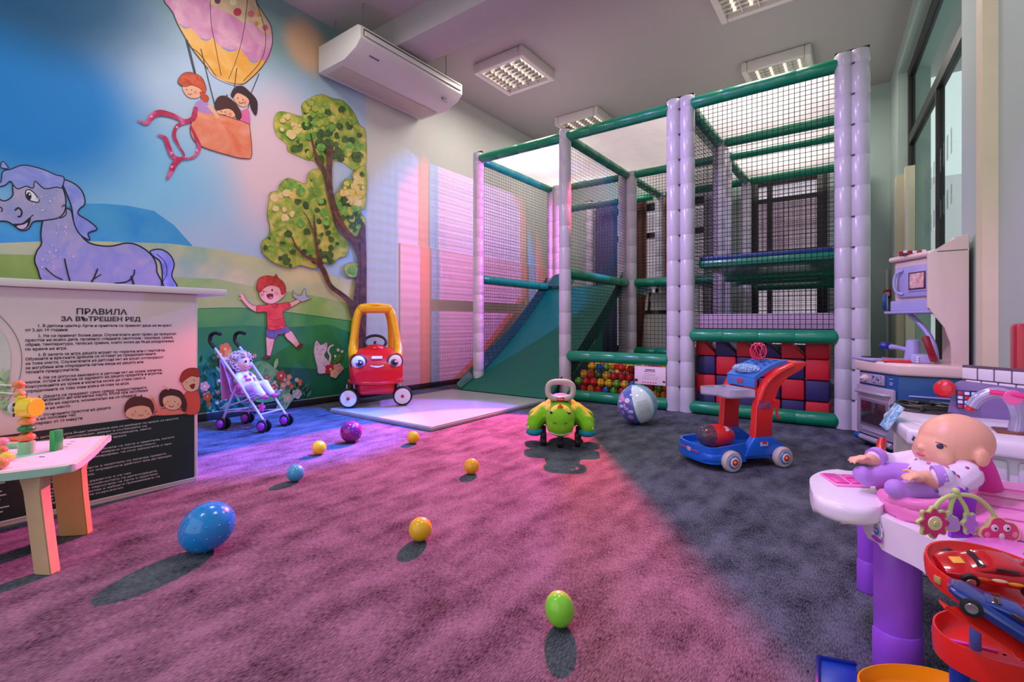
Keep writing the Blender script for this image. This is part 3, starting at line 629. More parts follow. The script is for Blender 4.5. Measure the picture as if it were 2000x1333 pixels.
for s in (-1, 1):
    car_wheel((0.25, s * 0.212, 0.08), (1, -0.22 + s * 0.05, 0), 0.08, 0.055)
    MB().cyl((0.235, s * 0.175, 0.12), (0.235, s * 0.175, 0.21), 0.008).build('caster_pin', M_steel, car)
    MB().box((0.232, s * 0.19, 0.10), (0.03, 0.06, 0.05), bev=0.01).build('caster_fork', M_cred, car)
    car_wheel((-0.24, s * 0.205, 0.075), (0, s, 0), 0.075, 0.05)
# ---------------------------------------------------------------- doll pushchair
M_tubel = plastic('stroller_tube', '#c9b6d6', 0.3); M_pinkp = plastic('stroller_pink', '#d94f9a'); M_seatf = mat('stroller_cloth', '#dd8fb6', 0.7, bump=0.2, scale=40, var=0.25)
st = thing('doll_pushchair', 'small pink and lilac doll pushchair standing by the mural', 'pushchair', (-3.40, 1.65, 0), 0.374)
for s in (-1, 1):
    y = 0.105 * s
    MB().tube([(0.165, y, 0.07), (-0.02, y, 0.30), (-0.24, y, 0.555)], 0.0085, 10).build('side_tube', M_tubel, st)
    MB().tube(spline([(-0.235, y, 0.55), (-0.275, y, 0.59), (-0.272, y, 0.635), (-0.235, y, 0.655), (-0.19, y, 0.645)], 5, False), 0.0125, 10).build('handle', M_black, st)
    MB().tube([(-0.165, y, 0.07), (-0.11, y, 0.20), (-0.055, y, 0.30)], 0.0085, 10).build('rear_leg', M_tubel, st)
    MB().tube([(-0.20, y * 0.9, 0.14), (0.0, y * 0.95, 0.20), (0.12, y, 0.25)], 0.006, 8).build('seat_rail', M_tubel, st)
    MB().ell((-0.03, y * 1.1, 0.29), (0.022, 0.012, 0.022), 12, 8).build('hinge', M_pinkp, st)
    for x in (-0.165, 0.165):
        f = MB().cyl((x, y, 0.085), (x, y, 0.035), 0.011).build('wheel_fork', M_pinkp, st)
        for k in (-1, 1):
            wo = MB().lathe([(0.025, 0), (0.038, 0.002), (0.042, 0.008), (0.038, 0.015), (0.025, 0.017)], 20, (x, y + k * 0.020 - 0.0085, 0.042), (0, 1, 0)).build('wheel', M_tyre, f)
            MB().lathe([(0.028, 0), (0.026, 0.006), (0.012, 0.011), (0, 0.012)], 16, (x, y + k * 0.020 + k * 0.0085, 0.042), (0, k, 0)).build('wheel_cap', plastic('wheel_purple', '#b03ac0'), wo)
MB().cyl((-0.14, -0.105, 0.115), (-0.14, 0.105, 0.115), 0.006, 8).build('cross_tube', M_tubel, st); MB().cyl((0.13, -0.105, 0.115), (0.13, 0.105, 0.115), 0.006, 8).build('cross_tube', M_tubel, st)
MB().tube([(-0.14, -0.1, 0.12), (0.13, 0.1, 0.115)], 0.005, 8).build('cross_brace', M_tubel, st); MB().tube([(-0.14, 0.1, 0.12), (0.13, -0.1, 0.115)], 0.005, 8).build('cross_brace', M_tubel, st)
prof = [(-0.215, 0.50), (-0.17, 0.42), (-0.135, 0.33), (-0.11, 0.255), (-0.06, 0.225), (0.03, 0.235), (0.09, 0.25)]
MB().sheet([[(x - 0.02 * (1 - (j / 4 - 1) ** 2), 0.098 * (j / 4 - 1), z - 0.02 * (1 - (j / 4 - 1) ** 2)) for j in range(9)] for x, z in prof], th=0.004).build('seat_cloth', M_seatf, st, angle=80)
MB().sheet([[(-0.20 + 0.004 * k, -0.105 + 0.21 * j / 8, 0.47 - 0.055 * k + 0.006 * math.sin(j * 2 + k)) for j in range(9)] for k in range(6)], th=0.004).build('back_pocket', M_seatf, st, angle=80)
mb = MB(); mb.ell((0.075, -0.03, 0.145), (0.012, 0.022, 0.022), 12, 8); 
for a in range(5): mb.ell((0.075, -0.03 + 0.022 * math.cos(a * 1.257), 0.145 + 0.022 * math.sin(a * 1.257)), (0.009, 0.013, 0.013), 10, 6)
mb.build('flower_charm', M_pinkp, st)
# doll lying in the pushchair
M_skin = mat('doll_skin', '#e9a585', 0.4, var=0.05); M_tights = mat('doll_tights', '#ead9e6', 0.7, bump=0.15); M_hair = mat('doll_hair', '#dcb9ae', 0.6, var=0.25, scale=60)
d = thing('seated_doll', 'blond curly haired doll in white and pink clothes lying in the pushchair', 'doll', (-3.40, 1.65, 0.24), 0.374)
Z = lambda p: (p[0], p[1], p[2] - 0.24)
mb = MB()
mb.ell(Z((-0.115, 0, 0.44)), (0.058, 0.054, 0.06), 20, 14); mb.ell(Z((-0.068, 0, 0.428)), (0.024, 0.034, 0.03), 14, 10); mb.ell(Z((-0.052, 0, 0.447)), (0.009, 0.008, 0.008), 10, 8)
limb(mb, [Z((-0.115, 0, 0.395)), Z((-0.11, 0, 0.37))], [0.022, 0.025]); limb(mb, [Z((-0.105, 0, 0.35)), Z((-0.08, 0, 0.30)), Z((-0.055, 0, 0.268))], [0.042, 0.046, 0.045])
for s in (-1, 1):
    limb(mb, [Z((-0.105, s * 0.05, 0.355)), Z((-0.07, s * 0.074, 0.315)), Z((-0.03, s * 0.065, 0.275))], [0.019, 0.016, 0.013])
    mb.ell(Z((-0.015, s * 0.06, 0.268)), (0.015, 0.008, 0.013), 10, 8)
    for k in range(4): limb(mb, [Z((-0.008, s * 0.06, 0.274 - 0.005 * k)), Z((0.006, s * (0.058 - 0.002 * k), 0.270 - 0.0055 * k))], [0.0034, 0.0028], 6)
    limb(mb, [Z((-0.012, s * 0.05, 0.278)), Z((-0.002, s * 0.044, 0.282))], [0.0038, 0.003], 6)
    mb.ell(Z((-0.112, s * 0.055, 0.43)), (0.012, 0.008, 0.014), 10, 8)
fuse(mb, 0.0032, 2).build('body', M_skin, d, angle=80)
mb = MB()
limb(mb, [Z((-0.103, 0, 0.352)), Z((-0.08, 0, 0.305)), Z((-0.055, 0, 0.27))], [0.046, 0.053, 0.05])
for s in (-1, 1): limb(mb, [Z((-0.105, s * 0.042, 0.357)), Z((-0.085, s * 0.067, 0.333))], [0.026, 0.023])
fuse(mb, 0.004, 4).build('shirt', M_tights, d, angle=80)
mb = MB()
for s in (-1, 1): limb(mb, [Z((-0.045, s * 0.03, 0.272)), Z((0.035, s * 0.045, 0.298)), Z((0.095, s * 0.042, 0.235))], [0.040, 0.030, 0.022])
fuse(mb, 0.004, 4).build('tights', M_tights, d, angle=80)
mb = MB()
random.seed(3)
for k in range(9): 
    a = -1.2 + 2.4 * random.random(); t = random.random(); p = Vector(Z((-0.1 + 0.05 * t, 0, 0.345 - 0.07 * t))); nr = Vector((0.75 * math.cos(a), math.sin(a), 0.6 * math.cos(a))).normalized()
    mb.ell(p + nr * 0.052, (0.011, 0.011, 0.004), 10, 6, mtx=frame_from(nr))
mb.build('shirt_print', print_('#d61f6d'), d)
for s in (-1, 1): MB().ell(Z((0.112, s * 0.042, 0.222)), (0.030, 0.018, 0.016), 14, 10).build('shoe', plastic('shoe_pink', '#e2509a'), d)
mb = MB(); random.seed(5)
for k in range(150):
    u = Vector((random.gauss(0, 1), random.gauss(0, 1), random.gauss(0, 1))).normalized()
    if u.x > 0.45 and u.z < 0.75: continue
    if u.z < -0.55: continue
    c = Vector(Z((-0.122, 0, 0.445))) + Vector((u.x * 0.062, u.y * 0.062, u.z * 0.062)); fr = frame_from(u); ph = random.random() * 6
    mb.tube([c + fr @ Vector((0.011 * math.cos(ph + q * 0.9), 0.011 * math.sin(ph + q * 0.9), 0.003 * q)) for q in range(9)], 0.0045, 5)
mb.ell(Z((-0.128, 0, 0.450)), (0.060, 0.059, 0.060), 20, 12)
mb.build('curly_hair', M_hair, d)
for s in (-1, 1):
    MB().ell(Z((-0.061, s * 0.021, 0.458)), (0.006, 0.008, 0.009), 10, 8).build('eye', M_black, d)
MB().ell(Z((-0.046, 0, 0.424)), (0.004, 0.011, 0.005), 10, 6).build('mouth', print_('#c2335a'), d)
# ---------------------------------------------------------------- plush dinosaur ride-on
M_plush = mat('plush_green', '#7fc81e', 0.9, var=0.10, scale=25, bump=0.35, bscale=220); M_teal = mat('plush_teal', '#0f8ea6', 0.85, bump=0.3, bscale=200); M_orange = mat('plush_orange', '#ee6a1d', 0.8)
hd = math.atan2(-2.47, 1.42)
dn = thing('dinosaur_ride_on', 'lime green plush dinosaur ride-on with grey handle and black casters', 'ride-on toy', (-1.48, 2.52, 0), hd)
mb = MB()
mb.ell((0.145, 0, 0.170), (0.105, 0.084, 0.085), 24, 16); mb.ell((0.19, 0, 0.145), (0.06, 0.078, 0.062), 20, 14); mb.ell((0.06, 0, 0.185), (0.10, 0.095, 0.075), 22, 14); mb.ell((-0.06, 0, 0.17), (0.16, 0.125, 0.105), 26, 16); mb.ell((-0.20, 0, 0.16), (0.09, 0.08, 0.075), 20, 12); limb(mb, [(-0.25, 0, 0.16), (-0.33, 0.02, 0.20)], [0.05, 0.025])
for s in (-1, 1):
    limb(mb, [(0.02, s * 0.10, 0.18), (0.075, s * 0.145, 0.145), (0.10, s * 0.158, 0.12)], [0.058, 0.048, 0.041]); limb(mb, [(-0.12, s * 0.09, 0.17), (-0.10, s * 0.155, 0.14), (-0.08, s * 0.17, 0.115)], [0.06, 0.05, 0.04])
fuse(mb, 0.006, 5).build('plush_body', M_plush, dn, angle=80)
for s in (-1, 1):
    for x, y in ((0.095, 0.152), (-0.085, 0.165)): 
        MB().ell((x, s * y, 0.088), (0.052, 0.050, 0.026), 18, 10).build('sole', M_teal, dn)
    for k in (-1, 0, 1): MB().ell((0.128 - 0.007 * abs(k), s * (0.160 + 0.022 * k), 0.118), (0.011, 0.009, 0.011), 10, 8).build('claw', mat('plush_cream', '#e8edc0', 0.8), dn)
    e = MB().ell((0.204, s * 0.046, 0.219), (0.010, 0.012, 0.009), 12, 8).build('eye', M_black, dn); MB().ell((0.212, s * 0.046 + 0.004, 0.224), (0.004, 0.003, 0.003), 8, 6).build('glint', M_white, e)
    MB().tube([(0.247, s * 0.020, 0.168), (0.245, s * 0.030, 0.172), (0.240, s * 0.038, 0.169)], 0.0025, 6).build('nostril', mat('plush_dkgreen', '#3c8a1a', 0.9), dn)
MB().tube(spline([(0.222, -0.055, 0.112), (0.236, -0.02, 0.103), (0.236, 0.02, 0.103), (0.222, 0.055, 0.112)], 5, False), 0.0025, 6).build('mouth_seam', M_white, dn)
MB().lathe([(0.02, 0), (0.015, 0.012), (0.006, 0.026), (0, 0.03)], 14, (0.182, 0, 0.240), (0.6, 0, 1)).build('horn', M_orange, dn)
MB().sheet([[(0.06 - 0.16 * k / 6 + 0.0, -0.05 + 0.10 * j / 6, 0.252 + 0.035 * math.sin(math.pi * (k + 1) / 8) - 0.012 * (j / 3 - 1) ** 2) for j in range(7)] for k in range(7)], th=-0.01).build('saddle', M_teal, dn, angle=80)
for s in (-1, 1): MB().tube([(0.065 - 0.165 * k / 6, s * 0.053, 0.247 + 0.035 * math.sin(math.pi * (k + 1) / 8)) for k in range(7)], 0.007, 8).build('saddle_piping', M_orange, dn)
hr = [(0.035, 0.0, 0.255)]
ring = []
for k in range(28):
    a = 2 * math.pi * k / 28; c, s_ = math.cos(a), math.sin(a); yy = 0.075 * math.copysign(abs(c) ** 0.6, c); zz = 0.048 * math.copysign(abs(s_) ** 0.75, s_); ring.append((0.055 - 0.25 * zz, yy, 0.325 + zz))
h = MB().tube(ring, 0.0165, 10, closed=True).build('handle', plastic('handle_grey', '#b9b2b2', 0.5), dn)
MB().box((0.083, 0, 0.277), (0.008, 0.044, 0.024), bev=0.006).build('badge', plastic('badge_red', '#c8202d'), h)
mb = MB(); put_text(mb, 'little tikes', 0.0085, (0.0875, 0, 0.2745), (0, 1, 0), (0, 0, 1), 0, 'CENTER', 0.0003); mb.build('badge_lettering', M_white, h)
for x, y in ((0.075, 0.10), (0.075, -0.10), (0.11, 0.0), (-0.12, 0.11), (-0.12, -0.11)):
    fk = MB().box((x, y, 0.058), (0.045, 0.036, 0.05), bev=0.01).build('caster_fork', M_black, dn)
    MB().lathe([(0.02, 0), (0.027, 0.003), (0.029, 0.010), (0.029, 0.026), (0.027, 0.033), (0.02, 0.036)], 18, (x, y - 0.018, 0.029), (0, 1, 0)).build('wheel', M_tyre, fk)
# ---------------------------------------------------------------- beach ball
bb = thing('beach_ball', 'aqua and white inflatable beach ball by the play frame', 'ball', (-1.32, 3.33, 0.0)); RB = 0.14
Mclear = mat('vinyl_aqua', '#8fd0dc', 0.12, var=0.05, alpha=0.78, coat=0.5); Mbwhite = mat('vinyl_white', '#dff0f0', 0.15, coat=0.5); Mprint = mat('vinyl_print', '#5a6fc4', 0.15, var=0.45, scale=16, coat=0.5)
tilt = Euler((0.25, 0.12, math.atan2(-3.33, 1.32) - math.radians(8))).to_matrix()
for k in range(6):
    g = []
    for i in range(13):
        th = 0.06 + (math.pi - 0.12) * i / 12; row = []
        for j in range(9):
            ph = math.pi / 3 * (k + j / 8) - math.pi / 3; row.append(Vector((0, 0, RB)) + tilt @ Vector((RB * math.sin(th) * math.cos(ph), RB * math.sin(th) * math.sin(ph), RB * math.cos(th))))
        g.append(row)
    MB().sheet(g).build('panel', (Mprint, Mbwhite, Mclear, Mbwhite, Mclear, Mclear)[k], bb, angle=80)
    MB().tube([Vector((0, 0, RB)) + tilt @ Vector((RB * math.sin(t) * math.cos(math.pi / 3 * (k - 1)), RB * math.sin(t) * math.sin(math.pi / 3 * (k - 1)), RB * math.cos(t))) for t in [0.05 + 3.04 * i / 16 for i in range(17)]], 0.0016, 5).build('seam', Mclear, bb)
for s in (-1, 1): MB().lathe([(0.012, 0), (0.012, 0.003), (0.004, 0.006)], 12, Vector((0, 0, RB)) + tilt @ Vector((0, 0, s * (RB - 0.002))), tuple(tilt @ Vector((0, 0, s)))).build('valve', Mclear, bb)
def on_ball(ph, th, rr): return Vector((0, 0, RB)) + tilt @ Vector((rr * math.sin(th) * math.cos(ph), rr * math.sin(th) * math.sin(ph), rr * math.cos(th)))
mb = MB(); random.seed(9)
for k in range(16):
    ph = -math.pi / 3 * (0.15 + 0.7 * random.random()); th = 0.7 + 1.7 * random.random(); n = (on_ball(ph, th, 1) - Vector((0, 0, RB))).normalized(); mb.ell(on_ball(ph, th, RB), (0.008 + 0.016 * random.random(), 0.008 + 0.012 * random.random(), 0.0012), 12, 6, random.randrange(4), mtx=frame_from(n))
mb.build('panel_print', [print_('#c79be0'), print_('#2f57b8'), print_('#e6e2f4'), print_('#e88fc0')], bb)
mb = MB()
for k in range(9): mb.tube([on_ball(math.pi / 3 * (0.15 + 0.6 * j / 6), 1.25 + k * 0.075, RB + 0.0006) for j in range(7)], 0.0009, 4)
mb.build('print_lines', print_('#8fa3ac'), bb, kind='stuff')
# ---------------------------------------------------------------- loose balls
def loose(name, px, py_bottom, r, col, label, mi_spec=0.25, sc=(1, 1, 1), tilt_=0.0, dots=None):
    p = atZ(px, py_bottom, 0.0); d_ = Vector((p.x, p.y, 0)).normalized(); p = p + d_ * r * 0.75
    rt = thing(name, label, 'ball', (p.x, p.y, 0), math.atan2(-d_.y, -d_.x)); m = Euler((tilt_, 0, 0)).to_matrix()
    zc = max((m @ Vector((sc[0] * u, sc[1] * v, sc[2] * w_))).z for u, v, w_ in [(math.sin(a) * math.cos(b), math.sin(a) * math.sin(b), math.cos(a)) for a in [math.pi * i / 24 for i in range(25)] for b in [2 * math.pi * j / 24 for j in range(24)]]) * r
    MB().ell((0, 0, zc), (r * sc[0], r * sc[1], r * sc[2]), 32, 20, mtx=m).build('shell', mat('ball_' + name + col[1:], col, mi_spec, var=0.08, coat=0.3), rt)
    if dots:
        mb = MB(); random.seed(4); n = 60
        for k in range(n):
            z = 1 - 2 * (k + 0.5) / n; a = k * 2.39996; u = Vector((math.sqrt(1 - z * z) * math.cos(a), math.sqrt(1 - z * z) * math.sin(a), z))
            pt = Vector((0, 0, zc)) + m @ Vector((u.x * r * sc[0], u.y * r * sc[1], u.z * r * sc[2])); mb.ell(pt, (0.0032, 0.0032, 0.0016), 8, 6, mtx=frame_from(m @ u))
        mb.build('nubs', mat('nub_' + dots[1:], dots, 0.3), rt, kind='stuff')
    else:
        MB().lathe([(r * 1.0005, -0.0008), (r * 1.004, 0), (r * 1.0005, 0.0008)], 32, (0, 0, zc), (0.3, 0.2, 1), caps=False).build('seam', mat('ball_' + name + col[1:], col), rt) if sc == (1, 1, 1) else None
loose('massage_ball', 405, 1090, 0.075, '#1b8ae0', 'big blue knobbly massage ball leaning before the printed counter', 0.2, (1, 1.08, 0.97), 0.55, '#3fa0e4')
loose('glitter_ball', 686, 868, 0.064, '#7d1660', 'dark purple speckled ball beside the landing mat', 0.25, dots='#b04a92')
loose('play_ball', 623, 891, 0.038, '#ffc51a', 'small yellow ball next to the dark purple ball')
loose('play_ball', 807, 869, 0.037, '#ffc414', 'small yellow ball just off the front corner of the landing mat')
loose('play_ball', 921, 930, 0.037, '#ffb424', 'small orange yellow ball between the landing mat and the dinosaur')
loose('play_ball', 821, 1064, 0.038, '#ffbe22', 'small yellow ball alone in the middle of the carpet')
loose('play_ball', 577, 944, 0.038, '#48aee4', 'small light blue ball between the counter and the landing mat')
loose('egg_ball', 1093, 1238, 0.0365, '#8fe23c', 'lime green egg shaped ball alone on the carpet', 0.25, (0.95, 0.95, 1.12), 0.2)
# ---------------------------------------------------------------- toy walker cart
M_wred = plastic('walker_red', '#e02a2a'); M_wblue = plastic('walker_blue', '#1565cf'); M_wgrey = plastic('walker_grey', '#b9b8cc'); M_wbeige = plastic('walker_beige', '#c4bcb4', 0.45)
wk = thing('push_walker', 'red and blue plastic push walker cart on grey wheels', 'toy cart', (-0.56, 2.72, 0), math.atan2(-0.78, -0.63))
out = spline([(0.25, -0.10), (0.26, 0.0), (0.25, 0.10), (0.21, 0.145), (0.10, 0.135), (0.0, 0.12), (-0.1, 0.13), (-0.19, 0.135), (-0.21, 0.10), (-0.21, -0.10), (-0.19, -0.135), (-0.1, -0.13), (0.0, -0.12), (0.10, -0.135), (0.21, -0.145)][::1] and [Vector((x, y, 0)) for x, y in [(0.25, -0.10), (0.26, 0.0), (0.25, 0.10), (0.21, 0.145), (0.10, 0.135), (0.0, 0.12), (-0.1, 0.13), (-0.19, 0.135), (-0.21, 0.10), (-0.21, -0.10), (-0.19, -0.135), (-0.1, -0.13), (0.0, -0.12), (0.10, -0.135), (0.21, -0.145)]], 3)
MB().prism(out, 0.045, 0.085, bev=0.012).build('chassis', M_wblue, wk)
rim = spline([(0.03, -0.132, 0.10), (0.13, -0.140, 0.095), (0.21, -0.138, 0.09), (0.247, -0.095, 0.088), (0.257, 0, 0.088), (0.247, 0.095, 0.088), (0.21, 0.138, 0.09), (0.13, 0.140, 0.095), (0.03, 0.132, 0.10)], 4, False)
g = [[(p.x, p.y, z + (p.z - 0.09) * k) for p in rim] for z, k in ((0.035, 0), (0.06, 0), (0.115, 1))]
MB().sheet(g, th=0.014).build('bumper', M_wblue, wk, angle=50)
for s in (-1, 1):
    mb = MB().prism([(-0.20, 0.06), (0.04, 0.06), (0.02, 0.105), (-0.02, 0.155), (-0.125, 0.155), (-0.15, 0.12), (-0.2, 0.105)], -0.022, 0.022, 0, Matrix.Translation((0, s * 0.118, 0)) @ Matrix(((1, 0, 0), (0, 0, 1), (0, 1, 0))).to_4x4(), bev=0.008); mb.build('arm_socket', M_wblue, wk)
    arm = [(-0.015, 0.15), (-0.125, 0.15), (-0.122, 0.25), (-0.128, 0.335), (-0.155, 0.40), (-0.215, 0.455), (-0.30, 0.492), (-0.335, 0.50), (-0.335, 0.522), (-0.26, 0.520), (-0.17, 0.49), (-0.09, 0.435), (-0.045, 0.36), (-0.03, 0.30)]
    ao = MB().prism(arm, -0.02, 0.02, 0, Matrix.Translation((0, s * 0.118, 0)) @ Matrix(((1, 0, 0), (0, 0, 1), (0, 1, 0))).to_4x4(), bev=0.008).build('arm', M_wred, wk)
    ridge = spline([(-0.045, s * 0.142, 0.335), (-0.085, s * 0.142, 0.415), (-0.16, s * 0.142, 0.472), (-0.25, s * 0.142, 0.505)], 5, False); MB().tube(ridge, 0.006, 6).build('arm_ridge', M_wred, ao)
    MB().box((-0.075, s * 0.139, 0.31), (0.06, 0.003, 0.03), bev=0.001).build('sticker', print_('#4a63b4'), ao)
    mb = MB(); mb.box((-0.075, s * 0.1412, 0.313), (0.03, 0.002, 0.012), bev=0.0005); mb.box((-0.073, s * 0.1412, 0.303), (0.034, 0.002, 0.005)); mb.build('sticker_print', [print_('#d43a3a')], ao)
    for x in (0.135, -0.165):
        wo = MB().lathe([(0.03, 0), (0.046, 0.004), (0.0515, 0.014), (0.0515, 0.030), (0.045, 0.040), (0.030, 0.041)], 28, (x, s * 0.135, 0.0515), (0, s, 0)).build('wheel', M_wbeige, wk)
        MB().lathe([(0.032, 0), (0.030, 0.004), (0.024, 0.005)], 24, (x, s * (0.135 + 0.041), 0.0515), (0, s, 0)).build('wheel_ring', plastic('ring_blue', '#3f86c4'), wo)
        MB().lathe([(0.025, 0), (0.022, 0.004), (0.0, 0.005)], 20, (x, s * (0.135 + 0.0445), 0.0515), (0, s, 0)).build('wheel_disc', M_white, wo)
        MB().lathe([(0.018, 0), (0.016, 0.004), (0.0, 0.006)], 18, (x, s * (0.135 + 0.0465), 0.0515), (0, s, 0)).build('wheel_cap', M_wred, wo)
        MB().ell((x + 0.003, s * (0.135 + 0.0525), 0.053), (0.008, 0.0015, 0.007), 10, 6).build('cap_mark', print_('#e8b84a'), wo)
# barrel with clear nose
MB().lathe([(0.0, 0.0), (0.03, 0.005), (0.05, 0.03), (0.058, 0.08), (0.058, 0.125), (0.056, 0.13)], 28, (0.005, 0.0, 0.135), (1, 0, 0.05)).build('barrel', M_wred, wk)
MB().lathe([(0.056, 0), (0.055, 0.02), (0.044, 0.055), (0.02, 0.072), (0, 0.075)], 24, (0.134, 0.0, 0.142), (1, 0, 0.05)).build('clear_nose', mat('smoked_clear', '#5a5a66', 0.08, alpha=0.55, coat=0.5), wk)
mb = MB()
for k in range(10):
    a = k * math.pi / 5; mb.tube([(0.136, 0.052 * math.cos(a), 0.142 + 0.052 * math.sin(a)), (0.178, 0.044 * math.cos(a), 0.143 + 0.044 * math.sin(a)), (0.2, 0.02 * math.cos(a), 0.145 + 0.02 * math.sin(a))], 0.0035, 5)
mb.build('nose_ribs', mat('smoke_grey', '#3b3640', 0.3), wk, kind='stuff')
MB().lathe([(0.03, 0), (0.026, 0.012), (0, 0.016)], 16, (0.14, 0, 0.142), (1, 0, 0.05)).build('nose_core', M_wred, wk)
disc(mbx := MB(), (0.07, 0.035, 0.178), (0, 0.6, 0.8), 0.016, 0, th=0.003); mbx.build('barrel_emblem', print_('#c9c6d6'), wk)
# grey middle tray
tray = spline([Vector((x, y, 0)) for x, y in [(0.125, -0.095), (0.135, -0.05), (0.10, 0.0), (0.105, 0.06), (0.09, 0.10), (0.0, 0.105), (-0.05, 0.10), (-0.055, -0.10), (0.0, -0.105), (0.09, -0.11)]], 3)
MB().prism(tray, 0.345, 0.352).build('tray_floor', M_wgrey, wk)
rimt = [(p.x, p.y) for p in tray]
g = [[(x, y, z) for x, y in rimt + rimt[:1]] for z in (0.345, 0.385)]; MB().sheet(g, th=0.008).build('tray_rim', M_wgrey, wk, angle=50)
MB().box((0.035, 0, 0.366), (0.008, 0.19, 0.036), bev=0.002).build('tray_divider', M_wgrey, wk); MB().box((0.07, -0.03, 0.366), (0.07, 0.007, 0.036), bev=0.002).build('tray_divider', M_wgrey, wk)
# blue upper shelf
gs = []
for k in range(9):
    t = k / 8; x = -0.055 - 0.20 * t; z = 0.43 + 0.078 * math.sin(t * math.pi / 2); gs.append([(x, -0.10 + 0.2 * j / 4, z) for j in range(5)])
sh = MB().sheet(gs, th=-0.02).build('shelf', plastic('shelf_blue', '#3d7fd4'), wk, angle=50)
MB().box((-0.052, 0, 0.418), (0.012, 0.2, 0.05), bev=0.004).build('shelf_skirt', plastic('shelf_blue', '#3d7fd4'), sh)
MB().box((-0.044, 0.0, 0.42), (0.003, 0.04, 0.022), bev=0.001).build('skirt_badge', print_('#c23a4a'), sh)
for j in range(3):
    for k in range(4): MB().lathe([(0.012, 0), (0.014, 0.003), (0.010, 0.004)], 12, (-0.12 - 0.032 * k, -0.06 + 0.06 * j, 0.43 + 0.078 * math.sin((0.065 + 0.032 * k) / 0.2 * math.pi / 2) + 0.018), (-0.3 + 0.05 * k, 0, 1), caps=False).build('shelf_stud', plastic('stud_blue', '#2a5cae'), sh)
MB().tube([(-0.13, 0.146, 0.335), (-0.145, 0.146, 0.30), (-0.14, 0.146, 0.262), (-0.155, 0.146, 0.245)], [0.008, 0.007, 0.006, 0.008], 8).build('side_hook', M_wred, wk)
MB().cyl((-0.33, -0.13, 0.511), (-0.33, 0.13, 0.511), 0.013, 12).build('push_handle', M_wred, wk)
mb = MB(); mb.box((0.07, 0.1445, 0.085), (0.01, 0.001, 0.01)); 
for s in (1,):
    MB().box((-0.07, s * 0.1415, 0.118), (0.045, 0.003, 0.02), bev=0.001).build('side_sticker', print_('#c6cbe6'), wk); MB().box((-0.07, s * 0.1435, 0.126), (0.03, 0.002, 0.012), bev=0.0005).build('side_sticker_print', print_('#c92e3a'), wk)
MB().box((0.2605, 0.0, 0.082), (0.003, 0.15, 0.008), bev=0.001, rot=(0.0, 0, 0)).build('bumper_stripe', print_('#b53a5c'), wk); MB().box((0.262, 0.0, 0.083), (0.003, 0.03, 0.02), bev=0.001).build('bumper_badge', print_('#c4a8c4'), wk)
# things lying on the walker shelf
r = thing('fluffy_cloth', 'fluffy light blue cloth lying on the walker shelf', 'cloth', tuple(RM[wk.name] @ Vector((-0.075, 0.0, 0.467))), math.atan2(-0.78, -0.63))
mb = MB(); random.seed(2); mb.ell((-0.01, 0, 0.012), (0.04, 0.075, 0.02), 20, 12, fn=lambda u: 1 + 0.25 * mnoise.noise(u * 3.5))
for k in range(240):
    u = Vector((random.gauss(0, 1), random.gauss(0, 1), abs(random.gauss(0, 0.8)))).normalized(); c = Vector((-0.01 + u.x * 0.04, u.y * 0.075, 0.012 + u.z * 0.02)); mb.tube([c, c + u * 0.006 + Vector((0.004 * random.uniform(-1, 1), 0.004 * random.uniform(-1, 1), 0.003)), c + u * 0.010 + Vector((0, 0.004 * random.uniform(-1, 1), -0.002))], [0.0035, 0.003, 0.0015], 5)
mb.build('pile', mat('fluffy_blue', '#a8cdf0', 0.9, var=0.2, scale=50), r)
r = thing('wire_ball', 'pink red openwork plastic ball on the walker shelf', 'toy', tuple(RM[wk.name] @ Vector((-0.165, -0.005, 0.5205))))
for k in range(7):
    a = math.pi * k / 7; n = Vector((math.cos(a), math.sin(a), 0.35 * (-1) ** k)); R = frame_from(n); MB().tube([Vector((0, 0, 0.05)) + R @ Vector((0.040 * math.cos(2 * math.pi * q / 20), 0.047 * math.sin(2 * math.pi * q / 20), 0)) for q in range(20)], 0.0028, 6, closed=True).build('loop', plastic('wire_pink', '#e0305c'), r)
